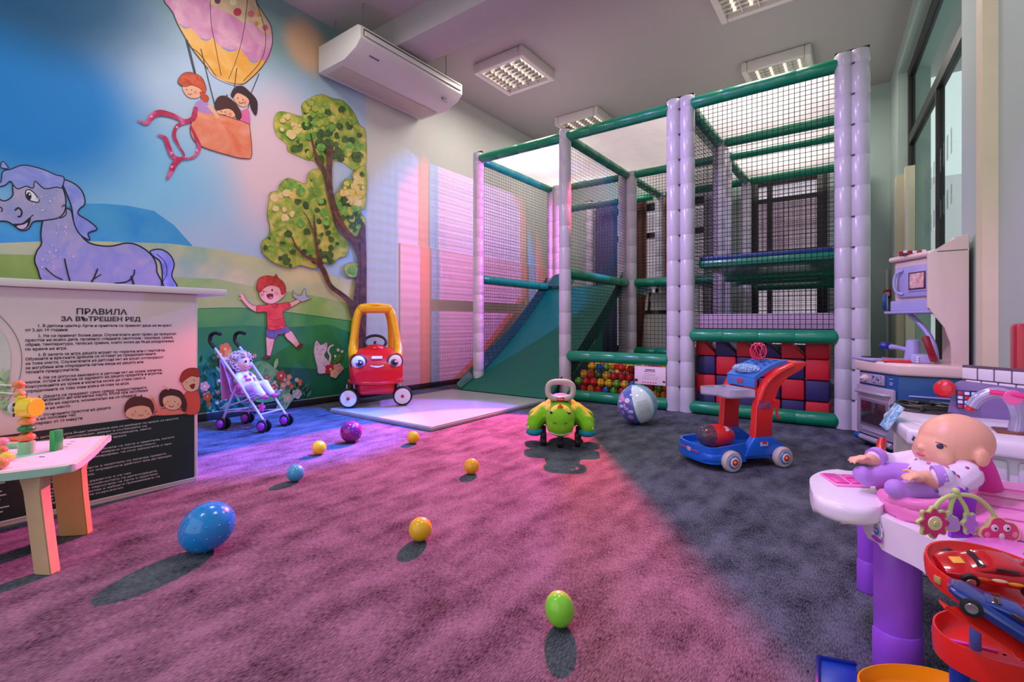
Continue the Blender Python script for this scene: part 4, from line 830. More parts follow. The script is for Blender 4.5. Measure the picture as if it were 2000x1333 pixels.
# ---------------------------------------------------------------- printed wall mural
mural = thing('wall_mural', 'printed watercolour mural with pony, hot air balloon, tree and boy', 'mural', (XL, 1.0, 0.06))
def sky_mat():
    m = bpy.data.materials.new('mural_sky'); m.use_nodes = True; nt = m.node_tree; b = nt.nodes['Principled BSDF']; N = nt.nodes.new; L = nt.links.new
    tc = N('ShaderNodeTexCoord'); cur = None
    nz = N('ShaderNodeTexNoise'); nz.inputs['Scale'].default_value = 2.2; nz.inputs['Detail'].default_value = 5; L(tc.outputs['Object'], nz.inputs['Vector'])
    def blob(px, py, ry, rz, noise=0.25):
        p = atX(px, py, XL); s = N('ShaderNodeMapping'); s.vector_type = 'TEXTURE'; s.inputs['Location'].default_value = (0, p.y - 1.0, p.z - 0.06); s.inputs['Scale'].default_value = (9, ry, rz); L(tc.outputs['Object'], s.inputs['Vector'])
        g = N('ShaderNodeTexGradient'); g.gradient_type = 'SPHERICAL'; L(s.outputs[0], g.inputs['Vector'])
        a = N('ShaderNodeMath'); a.operation = 'MULTIPLY_ADD'; a.inputs[1].default_value = noise; L(nz.outputs['Fac'], a.inputs[0])
        sb = N('ShaderNodeMath'); sb.operation = 'SUBTRACT'; sb.inputs[1].default_value = noise * 0.5; L(g.outputs['Fac'], a.inputs[2]); L(a.outputs[0], sb.inputs[0])
        mr = N('ShaderNodeMapRange'); mr.interpolation_type = 'SMOOTHSTEP'; mr.inputs['From Min'].default_value = 0.0; mr.inputs['From Max'].default_value = 0.6; L(sb.outputs[0], mr.inputs['Value']); return mr.outputs['Result']
    def mixc(prev, col, fac):
        x = N('ShaderNodeMix'); x.data_type = 'RGBA'; L(fac, x.inputs['Factor']); x.inputs['B'].default_value = hexc(col)
        if isinstance(prev, str): x.inputs['A'].default_value = hexc(prev)
        else: L(prev, x.inputs['A'])
        return x.outputs['Result']
    c = mixc('#b3cbe2', '#7fa09c', blob(430, -40, 1.9, 0.75)); c = mixc(c, '#ecccd2', blob(555, 330, 0.6, 0.85)); c = mixc(c, '#d9b48c', blob(600, 90, 0.28, 0.3, 0.1)); c = mixc(c, '#86c8ea', blob(180, 320, 1.0, 0.6)); c = mixc(c, '#0a86d2', blob(40, 175, 0.80, 0.80, 0.1)); c = mixc(c, '#0a5a84', blob(40, -80, 1.0, 0.7, 0.1))  # left blue is printed sky with the blue light painted in
    L(c, b.inputs['Base Color']); b.inputs['Roughness'].default_value = 0.55; return m
def wash(name, c1, c2, scale=5, c3=None):
    """watercolour wash between two or three tones"""
    if name in MATS: return MATS[name]
    m = bpy.data.materials.new(name); m.use_nodes = True; nt = m.node_tree; b = nt.nodes['Principled BSDF']; tc = nt.nodes.new('ShaderNodeTexCoord')
    n = nt.nodes.new('ShaderNodeTexNoise'); n.inputs['Scale'].default_value = scale; n.inputs['Detail'].default_value = 4; n.inputs['Distortion'].default_value = 0.8; nt.links.new(tc.outputs['Object'], n.inputs['Vector'])
    cr = nt.nodes.new('ShaderNodeValToRGB'); e = cr.color_ramp.elements; e[0].position = 0.36; e[0].color = hexc(c1); e[1].position = 0.64; e[1].color = hexc(c2)
    if c3: k = e.new(0.5); k.color = hexc(c3)
    nt.links.new(n.outputs['Fac'], cr.inputs['Fac']); nt.links.new(cr.outputs['Color'], b.inputs['Base Color']); b.inputs['Roughness'].default_value = 0.55; MATS[name] = m; return m
class Fig:
    """a printed figure: flat shapes traced on a plane, later shapes proud by a hair"""
    def __init__(s, plane, zoom=1.0, ox=0.0, oy=0.0, base=0.001): s.pl = plane; s.z = zoom; s.ox = ox; s.oy = oy; s.d = base; s.mb = MB(); s.mats = []
    def mi(s, m):
        m = print_(m) if isinstance(m, str) else m
        if m not in s.mats: s.mats.append(m)
        return s.mats.index(m)
    def P(s, p): return atX(s.ox + p[0] / s.z, s.oy + p[1] / s.z, s.pl + s.d)
    def shape(s, pts, m, smooth=4):
        q = spline([(x, y, 0) for x, y in pts], smooth) if smooth else [Vector((x, y, 0)) for x, y in pts]
        s.mb.poly([s.P(p) for p in q], s.mi(m)); s.d += 0.00012; return s
    def dot(s, x, y, r, m, ry=None): return s.shape([(x + r * math.cos(a), y + (ry or r) * math.sin(a)) for a in [2 * math.pi * k / 10 for k in range(10)]], m, 2)
    def line(s, pts, w, m, closed=False, n=5):
        q = spline([(x, y, 0) for x, y in pts], n, closed); N = len(q); ws = w if isinstance(w, (list, tuple)) else (w, w)
        L_, R_ = [], []
        for i, p in enumerate(q):
            t = (q[(i + 1) % N] - q[i - 1]) if closed else (q[min(i + 1, N - 1)] - q[max(i - 1, 0)])
            t = t.normalized() if t.length > 1e-9 else Vector((1, 0, 0)); nr = Vector((-t.y, t.x, 0)); k = i / max(N - 1, 1) * (len(ws) - 1); a = int(min(k, len(ws) - 2)); wd = ws[a] + (ws[a + 1] - ws[a]) * (k - a)
            L_.append(s.P(p + nr * wd / 2)); R_.append(s.P(p - nr * wd / 2))
        rng = N if closed else N - 1
        s.mb.add(L_ + R_, [(i, (i + 1) % N, N + (i + 1) % N, N + i) for i in range(rng)], s.mi(m)); s.d += 0.00012; return s
    def out(s, pts, w, m='#2a2024'): return s.line(pts, w, m, True, 4)
    def build(s, name, parent):
        # the sheet faces the room whatever way round its outline was traced
        for i, f in enumerate(s.mb.f):
            a, b_, c = (Vector(s.mb.v[f[k]]) for k in (0, len(f) // 3, 2 * len(f) // 3))
            if (b_ - a).cross(c - a).x < 0: s.mb.f[i] = f[::-1]
        return s.mb.build(name, s.mats, parent, world=True)
YM1 = atX(715, 500, XL).y
MB().box((XL + 0.0005, (YM1 - 2.0) / 2, (ZC + 0.058) / 2), (0.001, YM1 + 2.0, ZC - 0.06)).build('sky_sheet', sky_mat(), mural, world=True)
f = Fig(XL, base=0.0012)
far = -700
f.shape([(far, 400), (0, 430), (120, 405), (165, 398), (205, 398), (250, 402), (300, 412), (340, 440), (380, 485), (380, 520), (far, 520)], wash('hill_blue', '#2a95d6', '#4aa8d8', 3), 0)
f.shape([(far, 470), (0, 475), (130, 470), (330, 476), (420, 486), (520, 506), (620, 530), (714, 556), (714, 660), (far, 660)], wash('hill_pale', '#9cc0a0', '#e0d69e', 1.6, '#c6cc98'), 0)
f.shape([(far, 500), (0, 497), (75, 498), (150, 515), (200, 560), (far, 700)], wash('hill_left', '#88ac48', '#a8c060', 3), 0)
f.shape([(300, 540), (420, 545), (500, 560), (600, 575), (714, 600), (714, 680), (300, 680)], wash('hill_lime', '#b9c878', '#8fbf62', 3), 0)
f.shape([(far, 600), (388, 603), (470, 602), (540, 608), (620, 618), (714, 632), (714, 800), (far, 1000)], wash('hill_mid', '#5fae4c', '#3c9a50', 3), 0)
f.shape([(far, 640), (388, 640), (480, 636), (560, 640), (640, 634), (714, 660), (714, 775), (far, 1060)], wash('hill_dark', '#1f8050', '#2f9448', 3), 0)
f.shape([(far, 720), (388, 715), (480, 712), (560, 718), (640, 722), (714, 715), (714, 766), (386, 813), (far, 1035)], wash('hill_deep', '#0f5f4a', '#137048', 3), 0)
f.line([(388, 603), (470, 602), (540, 608), (620, 618), (714, 632)], 1.5, '#2e7d45'); f.build('hills', mural)
# pony
f = Fig(XL, 2.777, 0, 300, 0.004)
K = '#141526'; PB = wash('pony_coat', '#9498cc', '#b9aac6', 7, '#a3a2cc'); PMN = wash('pony_mane', '#7480d6', '#a8b0ea', 6)
tail = [(815, 530), (870, 520), (920, 548), (945, 600), (932, 665), (962, 727), (890, 722), (880, 640), (868, 585), (835, 560)]
f.shape(tail, PMN).out(tail, 7, K).line([(850, 545), (895, 590), (905, 650), (880, 700)], 4, K)
for lg_ in ([(225, 640), (330, 690), (315, 820), (310, 930), (250, 930), (258, 820)], [(330, 690), (430, 700), (410, 830), (405, 945), (345, 945), (350, 820)], [(640, 690), (730, 690), (715, 820), (720, 940), (660, 940), (662, 820)], [(735, 640), (850, 650), (830, 800), (835, 950), (770, 950), (778, 810)]): f.shape(lg_, PB, 3).out(lg_, 7, K)
body = [(240, 350), (300, 330), (350, 300), (385, 310), (400, 370), (430, 430), (475, 480), (540, 500), (610, 502), (680, 487), (740, 495), (805, 535), (842, 585), (850, 640), (842, 735), (380, 725), (240, 700), (205, 630), (188, 580), (200, 530), (225, 490), (222, 430)]
f.shape(body, PB).out(body, 8, K)
mane = [(330, 140), (400, 162), (448, 210), (460, 272), (432, 300), (425, 330), (480, 365), (527, 410), (478, 432), (487, 470), (435, 440), (402, 380), (388, 290), (350, 190)]
f.shape(mane, PMN, 2).out(mane, 7, K)
head = [(-60, 200), (0, 250), (35, 255), (70, 225), (70, 170), (110, 140), (200, 125), (300, 150), (345, 200), (357, 290), (325, 345), (250, 362), (182, 370), (155, 408), (115, 417), (75, 390), (35, 368), (-60, 350)]
f.shape(head, PB).out(head, 7, K)
f.shape([(-70, 160), (0, 160), (15, 100), (60, 85), (130, 63), (230, 85), (300, 115), (347, 130), (335, 185), (305, 182), (240, 190), (190, 150), (180, 188), (140, 178), (100, 192), (78, 178), (55, 150), (20, 175), (-60, 180)], PMN, 2).out([(-70, 160), (0, 160), (15, 100), (60, 85), (130, 63), (230, 85), (300, 115), (347, 130), (335, 185), (305, 182), (240, 190), (190, 150), (180, 188), (140, 178), (100, 192), (78, 178), (55, 150), (20, 175), (-60, 180)], 6, K)
f.shape([(5, 75), (15, 42), (45, 80)], PMN, 2).out([(5, 75), (15, 42), (45, 80)], 5, K)
f.shape([(140, 205), (160, 197), (190, 220), (212, 262), (170, 258), (145, 240)], '#eef0f6').out([(140, 205), (160, 197), (190, 220), (212, 262), (170, 258), (145, 240)], 6, K).dot(157, 232, 14, K, 22).dot(161, 222, 5, '#ffffff')
f.line([(80, 310), (100, 295), (118, 315), (112, 340), (95, 342)], 9, K).line([(0, 290), (12, 300), (8, 318)], 6, K)
f.shape([(70, 383), (120, 378), (165, 345), (155, 395), (115, 413)], K).shape([(90, 395), (130, 385), (150, 375), (140, 400), (115, 410)], '#d9b9d4').line([(165, 350), (172, 338), (182, 335)], 5, K)
f.line([(335, 290), (352, 280), (358, 330), (325, 352)], 5, K).line([(350, 570), (365, 640), (382, 700)], 8, K).line([(530, 625), (512, 670), (495, 705)], 8, K).line([(495, 690), (550, 655)], 5, K).line([(620, 705), (690, 695), (725, 660), (730, 630)], 7, K).line([(712, 665), (728, 720)], 10, K).line([(245, 620), (290, 660), (340, 685)], 6, K)
random.seed(6)
for k in range(60):
    x, y = random.choice([(270 + random.random() * 130, 370 + random.random() * 230), (225 + random.random() * 90, 500 + random.random() * 130), (180 + random.random() * 120, 230 + random.random() * 80)])
    f.dot(x, y, 1.5 + 4 * random.random() ** 2, '#dcd2e8')
f.build('pony', mural)
# hot air balloon with three children
f = Fig(XL, 2.777, 0, 0, 0.004); K = '#4a3038'
env = [(915, -30), (940, 70), (975, 150), (1040, 260), (1110, 350), (1180, 425), (1300, 458), (1360, 425), (1430, 350), (1475, 250), (1472, 150), (1440, 90), (1390, 10), (1375, -30)]
f.shape(env, wash('balloon_orange', '#e9a23a', '#f0bb62', 6))
f.shape([(915, -30), (945, 75), (972, 128), (1040, 155), (1085, 205), (1145, 205), (1160, 215), (1205, 258), (1285, 268), (1300, 262), (1345, 315), (1400, 330), (1418, 318), (1450, 335), (1475, 250), (1472, 150), (1440, 90), (1390, 10), (1375, -30)], wash('balloon_pink', '#c97aaa', '#e0a7bd', 6), 3)
f.shape([(1142, -30), (1150, 30), (1220, 60), (1300, 108), (1330, 125), (1365, 118), (1400, 150), (1430, 185), (1468, 182), (1440, 90), (1390, 10), (1375, -30)], wash('balloon_cream', '#bfa27c', '#d9bf9a', 8), 3)
for a, b_ in (((972, 128), (1030, 150)), ((1085, 205), (1145, 208)), ((1205, 258), (1285, 270)), ((1345, 318), (1400, 332))): f.line([a, ((a[0] + b_[0]) / 2, (a[1] + b_[1]) / 2 + 10), b_], (4, 14, 4), '#9c90c4')
for x, y, r_, c in ((1288, 65, 22, '#b5334f'), (1362, 75, 18, '#c7686a'), (1392, 128, 12, '#c58a2a'), (1438, 150, 16, '#c05a78'), (1405, 80, 12, '#cf9a3e'), (1180, 5, 16, '#6c2f58'), (1265, 10, 20, '#d8d3a2')): f.dot(x, y, r_, c)
for q in ([(1140, -30), (1145, 120), (1165, 230), (1200, 410)], [(1345, -30), (1325, 150), (1290, 300), (1240, 430)], [(1390, 10), (1440, 180), (1420, 320), (1320, 440)], [(1040, 260), (1090, 300), (1180, 425)]): f.line(q, 3, K)
f.out(env, 4, K).line([(1130, 375), (1165, 415), (1240, 452), (1315, 466)], 5, '#d9cfd6')
for q in ([(1008, 210), (1030, 300), (1056, 402)], [(1016, 215), (1040, 310), (1062, 400)], [(1090, 265), (1130, 430), (1168, 580)], [(1285, 370), (1278, 420), (1272, 472)], [(1405, 400), (1385, 450), (1362, 505)], [(1352, 560), (1345, 590), (1340, 620)]): f.line(q, 4, '#2c2428')
bask = [(1060, 598), (1200, 622), (1335, 668), (1354, 690), (1366, 840), (1330, 860), (1240, 842), (1085, 790), (1035, 725), (1042, 650)]
SK = '#f0b48e'
f.shape([(1285, 580), (1310, 600), (1342, 588), (1356, 625), (1352, 690), (1300, 665)], '#e26aa0').shape([(1268, 512), (1275, 550), (1308, 577), (1340, 572), (1350, 530), (1300, 500)], SK).shape([(1252, 512), (1272, 475), (1312, 465), (1352, 495), (1396, 550), (1390, 626), (1362, 590), (1345, 535), (1290, 505), (1265, 530)], '#3a1f28')
f.shape([(1178, 592), (1188, 622), (1230, 640), (1272, 632), (1285, 600), (1230, 575)], SK).shape([(1163, 565), (1185, 525), (1228, 522), (1282, 565), (1312, 625), (1290, 655), (1265, 605), (1230, 590), (1178, 600)], '#4b1f20').line([(1232, 525), (1230, 512)], 6, '#4b1f20')
f.shape(bask, wash('basket_coral', '#e9744a', '#f2a183', 6)).out(bask, 4, '#7a3b30')
f.shape([(1060, 560), (1098, 542), (1140, 575), (1155, 615), (1065, 602)], '#b58ac8').line([(1130, 570), (1165, 610), (1182, 640)], 20, SK).shape([(992, 470), (1002, 505), (1030, 530), (1075, 530), (1098, 500), (1090, 470), (1040, 455)], SK).shape([(1085, 495), (1128, 520), (1132, 545), (1108, 555), (1088, 525)], '#c8451e').shape([(966, 445), (985, 405), (1030, 392), (1092, 418), (1118, 478), (1108, 505), (1082, 478), (1040, 462), (1000, 470)], wash('hair_red', '#b8371a', '#d9582a', 20)).out([(966, 445), (985, 405), (1030, 392), (1092, 418), (1118, 478), (1108, 505), (1082, 478), (1040, 462), (1000, 470)], 3, '#5a1c14')
for x, y in ((1012, 487), (1040, 488), (1200, 605), (1222, 608), (1290, 532), (1318, 540)): f.dot(x, y, 3, '#2a1a1c')
for q in ([(1020, 508), (1030, 514), (1042, 508)], [(1205, 620), (1215, 625), (1228, 620)], [(1295, 553), (1305, 560), (1318, 556)]): f.line(q, 3, '#8a2a2a')
for x, y in ((1060, 500), (1250, 618), (1328, 552)): f.dot(x, y, 9, '#ee8a78')
RB1 = wash('ribbon', '#b3164e', '#d96a9c', 9, '#c4205c')
f.line([(1062, 580), (1050, 640), (1000, 655), (940, 628), (870, 612), (825, 630), (795, 668), (745, 652)], (22, 30, 18, 26, 34, 34, 24, 4), RB1); f.line([(1030, 660), (965, 680), (945, 735), (975, 800), (998, 845), (950, 885), (930, 925), (905, 975)], (14, 20, 20, 10, 10, 34, 30, 12), RB1); f.line([(1032, 680), (1060, 740), (1080, 800), (1055, 848), (1000, 862), (940, 850), (915, 800), (895, 750), (852, 730)], (10, 16, 24, 16, 10, 24, 26, 24, 5), RB1)
for q in ((822, 632), (1068, 815), (960, 690), (932, 905), (930, 830)): f.dot(q[0], q[1], 7, '#e6a4c2')
f.build('hot_air_balloon', mural)
# tree
f = Fig(XL, 2.961, 500, 170, 0.004); LF = wash('leaf', '#6e9a2e', '#d9c860', 9, '#a8b544'); LD = wash('leaf_dark', '#2f4a1c', '#4f6f2a', 16); LG = wash('leaf_green', '#4f9a3a', '#8fc04a', 14); LY = wash('leaf_cream', '#efd9a0', '#e6c65a', 8)
R_ED = 634
f1 = [(103, 230), (110, 168), (140, 142), (200, 152), (268, 168), (262, 110), (300, 72), (375, 42), (440, 65), (500, 78), (560, 138), (600, 220), (R_ED, 262), (R_ED, 470), (575, 490), (535, 462), (500, 438), (440, 430), (385, 470), (335, 430), (300, 425), (240, 400), (185, 372), (175, 330), (128, 290)]
f2 = [(75, 655), (82, 612), (130, 598), (135, 568), (180, 528), (240, 545), (290, 560), (300, 505), (340, 475), (385, 492), (405, 600), (432, 700), (470, 830), (532, 900), (525, 975), (480, 988), (440, 1028), (380, 1012), (345, 1052), (260, 1032), (200, 1048), (110, 1020), (40, 962), (33, 900), (72, 860), (80, 800), (65, 740)]
f3 = [(500, 562), (520, 530), (562, 540), (560, 500), (R_ED, 465), (R_ED, 690), (602, 712), (630, 760), (R_ED, 800), (575, 872), (500, 800), (458, 700), (452, 640), (480, 600)]
f4 = [(510, 1060), (525, 1022), (575, 1018), (610, 1040), (600, 1090), (545, 1100)]
random.seed(12)
def inside(p, poly):
    x, y = p; c = False
    for i in range(len(poly)):
        (x1, y1), (x2, y2) = poly[i - 1], poly[i]
        if (y1 > y) != (y2 > y) and x < (x2 - x1) * (y - y1) / (y2 - y1) + x1: c = not c
    return c
for fo, lightc in ((f1, (170, 200)), (f2, (150, 690)), (f3, (590, 600)), (f4, (700, 900))):
    f.shape(fo, LF, 4)
    xs = [p[0] for p in fo]; ys_ = [p[1] for p in fo]; x0, x1, y0, y1 = min(xs), max(xs), min(ys_), max(ys_)
    for k in range(170 if fo is not f4 else 10):
        x, y = random.uniform(x0, x1), random.uniform(y0, y1); r_ = random.uniform(10, 26)
        if not all(inside((x + r_ * 1.05 * math.cos(a), y + r_ * 1.05 * math.sin(a)), fo) for a in [k2 * 0.7 for k2 in range(9)]): continue
        low = (y - y0) / (y1 - y0) + 0.4 * (x - x0) / (x1 - x0)
        near = math.hypot(x - lightc[0], y - lightc[1])
        m_ = LY if near < 90 else (LD if random.random() < low * 0.95 - 0.2 else LG if random.random() < 0.6 else LF)
        f.shape([(x + r_ * random.uniform(0.75, 1.2) * math.cos(a), y + r_ * random.uniform(0.75, 1.2) * math.sin(a)) for a in [k2 * math.pi / 4 for k2 in range(8)]], m_, 3)
    f.out(fo, 2, '#4a5a24')
TR = wash('bark', '#4a2620', '#7a4a3a', 14)
trunk = [(560, 1420), (565, 1220), (582, 1100), (590, 1000), (570, 925), (520, 862), (468, 800), (440, 730), (418, 640), (395, 520), (385, 465), (405, 480), (410, 350), (447, 350), (440, 480), (446, 600), (472, 700), (520, 805), (585, 868), (R_ED, 805), (R_ED, 1500), (575, 1500)]
f.shape(trunk, TR, 3).line([(570, 1320), (555, 1260), (500, 1205), (430, 1150), (392, 1065), (350, 1010), (285, 978), (235, 925), (203, 860)], (44, 34, 28, 26, 30, 24, 16, 12, 6), TR).line([(378, 1030), (352, 930), (340, 820), (335, 740)], (26, 18, 16, 6), TR).line([(402, 495), (352, 405), (330, 335), (315, 268)], (26, 18, 14, 8), TR).line([(330, 830), (300, 760), (265, 710)], (8, 6, 3), TR)
f.line([(600, 900), (605, 1050), (600, 1200), (590, 1400)], (5, 3, 5, 2), '#2e1613').line([(430, 640), (455, 750), (520, 840), (580, 900)], (3, 4, 3, 2), '#2e1613').line([(400, 1090), (450, 1155), (540, 1230)], 3, '#2e1613')
f.build('tree', mural)
# boy with toy plane
f = Fig(XL, 3.333, 380, 480, 0.0075); K = '#6a2a28'; SK = wash('boy_skin', '#f2b394', '#f7c9ac', 12)
def sh(p, m, w=3, k=K, sm=4): f.shape(p, m, sm); f.out(p, w, k)
sh([(412, 395), (370, 385), (337, 350), (318, 318), (300, 322), (305, 350), (340, 392), (375, 420), (412, 432)], SK); f.line([(310, 330), (292, 318)], 6, SK).line([(312, 328), (302, 310)], 6, SK).line([(305, 345), (288, 345)], 6, SK)
sh([(612, 375), (655, 357), (690, 335), (708, 348), (672, 377), (618, 404)], SK)
sh([(640, 290), (655, 315), (692, 325), (712, 284), (724, 290), (728, 328), (760, 345), (738, 352), (700, 365), (668, 350), (642, 330)], '#b9bcc6', 3, '#5a5c6a', 2)
sh([(468, 588), (517, 600), (512, 650), (492, 722), (472, 722), (468, 660)], SK); sh([(588, 578), (622, 550), (660, 600), (688, 652), (670, 670), (630, 632), (600, 605)], SK)
sh([(443, 730), (470, 716), (492, 722), (488, 738)], '#7a2a2c'); sh([(664, 664), (690, 640), (706, 648), (684, 672)], '#7a2a2c')
sh([(475, 540), (530, 545), (588, 518), (622, 555), (572, 577), (545, 578), (520, 607), (468, 590)], wash('shorts', '#5a5484', '#7a739c', 14))
sh([(410, 392), (460, 388), (495, 378), (540, 380), (612, 370), (622, 405), (576, 428), (582, 475), (588, 528), (530, 550), (478, 545), (472, 480), (465, 432), (410, 434)], wash('red_shirt', '#d8322e', '#ee5a44', 10), 3, K, 2)
f.line([(500, 378), (515, 402), (532, 404), (542, 380)], 4, '#8a1f20').line([(480, 475), (520, 485), (578, 472)], 3, '#b8242a').line([(478, 520), (530, 530), (582, 512)], 3, '#b8242a')
sh([(420, 290), (428, 340), (468, 374), (512, 378), (552, 357), (590, 320), (588, 290), (560, 262), (500, 245), (440, 258)], SK)
sh([(403, 270), (420, 215), (470, 196), (518, 202), (530, 186), (545, 210), (577, 238), (594, 275), (586, 312), (566, 318), (552, 275), (500, 258), (455, 275), (428, 305), (412, 295)], wash('boy_hair', '#b3261c', '#d8462a', 14), 3, K, 3)
f.shape([(468, 322), (488, 312), (512, 318), (508, 342), (490, 350), (476, 340)], '#7a1f24').shape([(484, 338), (500, 332), (506, 340), (492, 347)], '#e8807a').dot(450, 300, 5, '#2a1618').dot(505, 290, 5, '#2a1618', 8).dot(440, 320, 11, '#ee8672').dot(535, 312, 12, '#f09a82').dot(466, 300, 6, '#e89a78')
f.build('boy_with_toy_plane', mural)
# cat and flowers
f = Fig(XL, 3.333, 380, 480, 0.0075)
f.line([(876, 765), (884, 720), (870, 690), (880, 660), (905, 648)], (14, 12, 12, 12, 8), '#eadfe6')
cat_ = [(776, 690), (780, 650), (795, 618), (818, 645), (838, 642), (862, 632), (862, 680), (845, 718), (882, 765), (888, 825), (850, 832), (806, 832), (798, 790), (786, 745)]
f.shape(cat_, wash('cat_fur', '#f2e2e8', '#dcc8da', 14), 2).out(cat_, 3, '#8a6f86').dot(800, 676, 4, '#5a4a5a').dot(835, 678, 4, '#5a4a5a').dot(818, 690, 4, '#e07a8a').line([(808, 700), (818, 706), (830, 700)], 2, '#7a5a6a').shape([(788, 650), (796, 628), (808, 648)], '#e8aab8', 2).shape([(842, 648), (858, 638), (856, 662)], '#e8aab8', 2).line([(835, 770), (855, 795), (850, 828)], 3, '#a98fa8')
random.seed(8)
def flower(x, y, r_, c, c2='#f3d24a'):
    for k in range(5): f.dot(x + r_ * 0.7 * math.cos(k * 1.257), y + r_ * 0.7 * math.sin(k * 1.257), r_ * 0.55, c)
    f.dot(x, y, r_ * 0.3, c2)
def leaf(x, y, L_, a, c): f.shape([(x, y), (x + L_ * 0.5 * math.cos(a) - L_ * 0.18 * math.sin(a), y + L_ * 0.5 * math.sin(a) + L_ * 0.18 * math.cos(a)), (x + L_ * math.cos(a), y + L_ * math.sin(a)), (x + L_ * 0.5 * math.cos(a) + L_ * 0.18 * math.sin(a), y + L_ * 0.5 * math.sin(a) - L_ * 0.18 * math.cos(a))], c, 3)
for k in range(14): leaf(900 + random.uniform(0, 70), 780 - random.uniform(0, 50), 35, random.uniform(-2.4, -0.6), random.choice(['#3d7a3c', '#5f8f44', '#7fa04a', '#28603a']))
for x, y, r_, c in ((885, 805, 30, '#c8283c'), (935, 800, 28, '#e2a09a'), (910, 835, 24, '#f0c2b0'), (935, 680, 9, '#efe9d4'), (915, 720, 8, '#e8d8c0'), (960, 690, 8, '#efe9d4')): flower(x, y, r_, c)
f.build('cat_with_flowers', mural)
f = Fig(XL, 1.0, 0, 0, 0.0075); random.seed(21)
for k in range(190):
    x = random.uniform(392, 600); top = 690 + (x - 392) * 0.34 if x > 470 else 700 - (x - 392) * 0.25
    y = random.uniform(top, 812 - (x - 386) * 0.149 - 2)
    leaf(x, y, random.uniform(8, 17), random.uniform(-2.7, -0.4), random.choice(['#0d4a40', '#12604a', '#1f7a50', '#2f8a58', '#0a3c3a', '#4a9a5c', '#7fae5a']))
f.shape([(480, 735), (495, 712), (515, 706), (540, 722), (565, 745), (560, 775), (500, 785)], wash('bush_pale', '#8fb060', '#5f9a50', 8)); 
for k in range(16): leaf(random.uniform(485, 560), random.uniform(720, 770), 22, random.uniform(-2.2, -0.8), random.choice(['#9fbf6a', '#6fa852', '#b9c878', '#4f9448']))
for k in range(46):
    x = random.uniform(440, 500) if k < 10 else random.uniform(394, 590); y = random.uniform(690, 700) if k < 6 else random.uniform(715 + (x - 392) * 0.12, 795 - (x - 386) * 0.14)
    flower(x, y, random.uniform(2.2, 5), random.choice(['#e0603a', '#ee8a5a', '#d8804a', '#f0b8a0', '#c9573f', '#f2a27a']))
for x, y, r_, c in ((440, 682, 10, '#f07a3a'), (432, 692, 8, '#ee6a2f'), (447, 692, 8, '#f59a4a'), (549, 734, 8, '#dc3a2a'), (534, 757, 6, '#d8452f'), (562, 778, 8, '#ee9a5a'), (580, 770, 8, '#e2b088'), (400, 755, 8, '#e88a6a'), (405, 775, 8, '#e0704a')): flower(x, y, r_, c)
for k in range(10): f.line([(540 + k * 2, 800), (545 + k * 3, 780), (548 + k * 4.5, 765 - k % 3 * 6)], (1.5, 0.6), '#8fae5a')
f.build('meadow_flowers', mural)['kind'] = 'stuff'
MB().box((XL + 0.002, (YM1 - 2.0) / 2, 0.0585), (0.004, YM1 + 2.0, 0.004)).build('edge_strip', M_white, mural, world=True)
# ---------------------------------------------------------------- reception counter with house rules
XC = -2.465
ct = thing('reception_counter', 'low white reception counter with printed house rules panel', 'counter', (-2.8, 0.1, 0))
MB().box((-2.79, 0.0, 0.425), (0.62, 1.86, 0.85), bev=0.003).build('body', M_white, ct, world=True)
MB().box((-2.785, 0.07, 0.866), (0.70, 1.96, 0.028), bev=0.004).build('worktop', plastic('counter_top', '#e9e6e4', 0.25), ct, world=True)
pnl = MB().box((XC - 0.005, 0.0, 0.425), (0.012, 1.87, 0.85), bev=0.001).build('print_panel', mat('panel_cream', '#e3d6d2', 0.35, var=0.02, scale=2), ct, world=True)
PX0 = XC + 0.001
MB().box((PX0 + 0.0005, -0.003, 0.172), (0.002, 1.85, 0.302)).build('green_field', mat('panel_green', '#17332f', 0.4, var=0.08), ct, world=True)
tm = [print_('#3c3a40'), print_('#c9d3cf')]
up = [(415, 690, 150, 'ПРАВИЛА', 1), (330, 763, 187, 'ЗА ВЪТРЕШЕН РЕД', 1), (207, 932, 220, '1. В детски център Арчи и приятели се приемат деца на възраст', 0), (137, 372, 243, 'от 2 до 10 години.', 0), (207, 957, 275, '2. Не се приемат болни деца. Служителите имат право да прекратят', 0), (137, 940, 299, 'престоя на всяко дете, проявило следните симптоми - кашлица, хрема,', 0), (137, 942, 323, 'обрив, температура, телесна травма, която може да бъде раздразнена', 0), (137, 365, 348, 'по време на игра.', 0), (207, 897, 378, '3. В залата за игра децата играят по чорапки или с пантофки.', 0), (137, 845, 402, 'Обувките и връхните дрешки се оставят на предназначените', 0), (137, 887, 426, 'за това места. Служителите на детския кът не носят отговорност', 0), (137, 777, 450, 'за изгубени или откраднати лични вещи на децата или', 0), (137, 432, 473, 'техните придружители.', 0), (207, 880, 503, '4. Не се допуска внасянето в детския кът на храни, напитки,', 0), (137, 882, 528, 'малки, остри и опасни за здравето на децата предмети и играчки.', 0), (137, 788, 552, 'Консумацията на храни и напитки може да става само в', 0), (137, 703, 577, 'определените за това зони извън кътове за игра.', 0), (207, 795, 607, '5. Децата се предават само срещу предоставената', 0), (137, 803, 632, 'при записването им магнитна карта. Моля при загубване', 0), (137, 740, 656, 'или кражба на картата, моментално ни се обадете', 0), (137, 385, 680, 'или елате на място.', 0), (207, 600, 708, '6. Отчитането престоя на децата', 0), (137, 412, 734, 'става на половин час', 0), (137, 452, 758, 'с толеранс от 10 минути.', 0)]
mb = MB(); SLOPE = {}
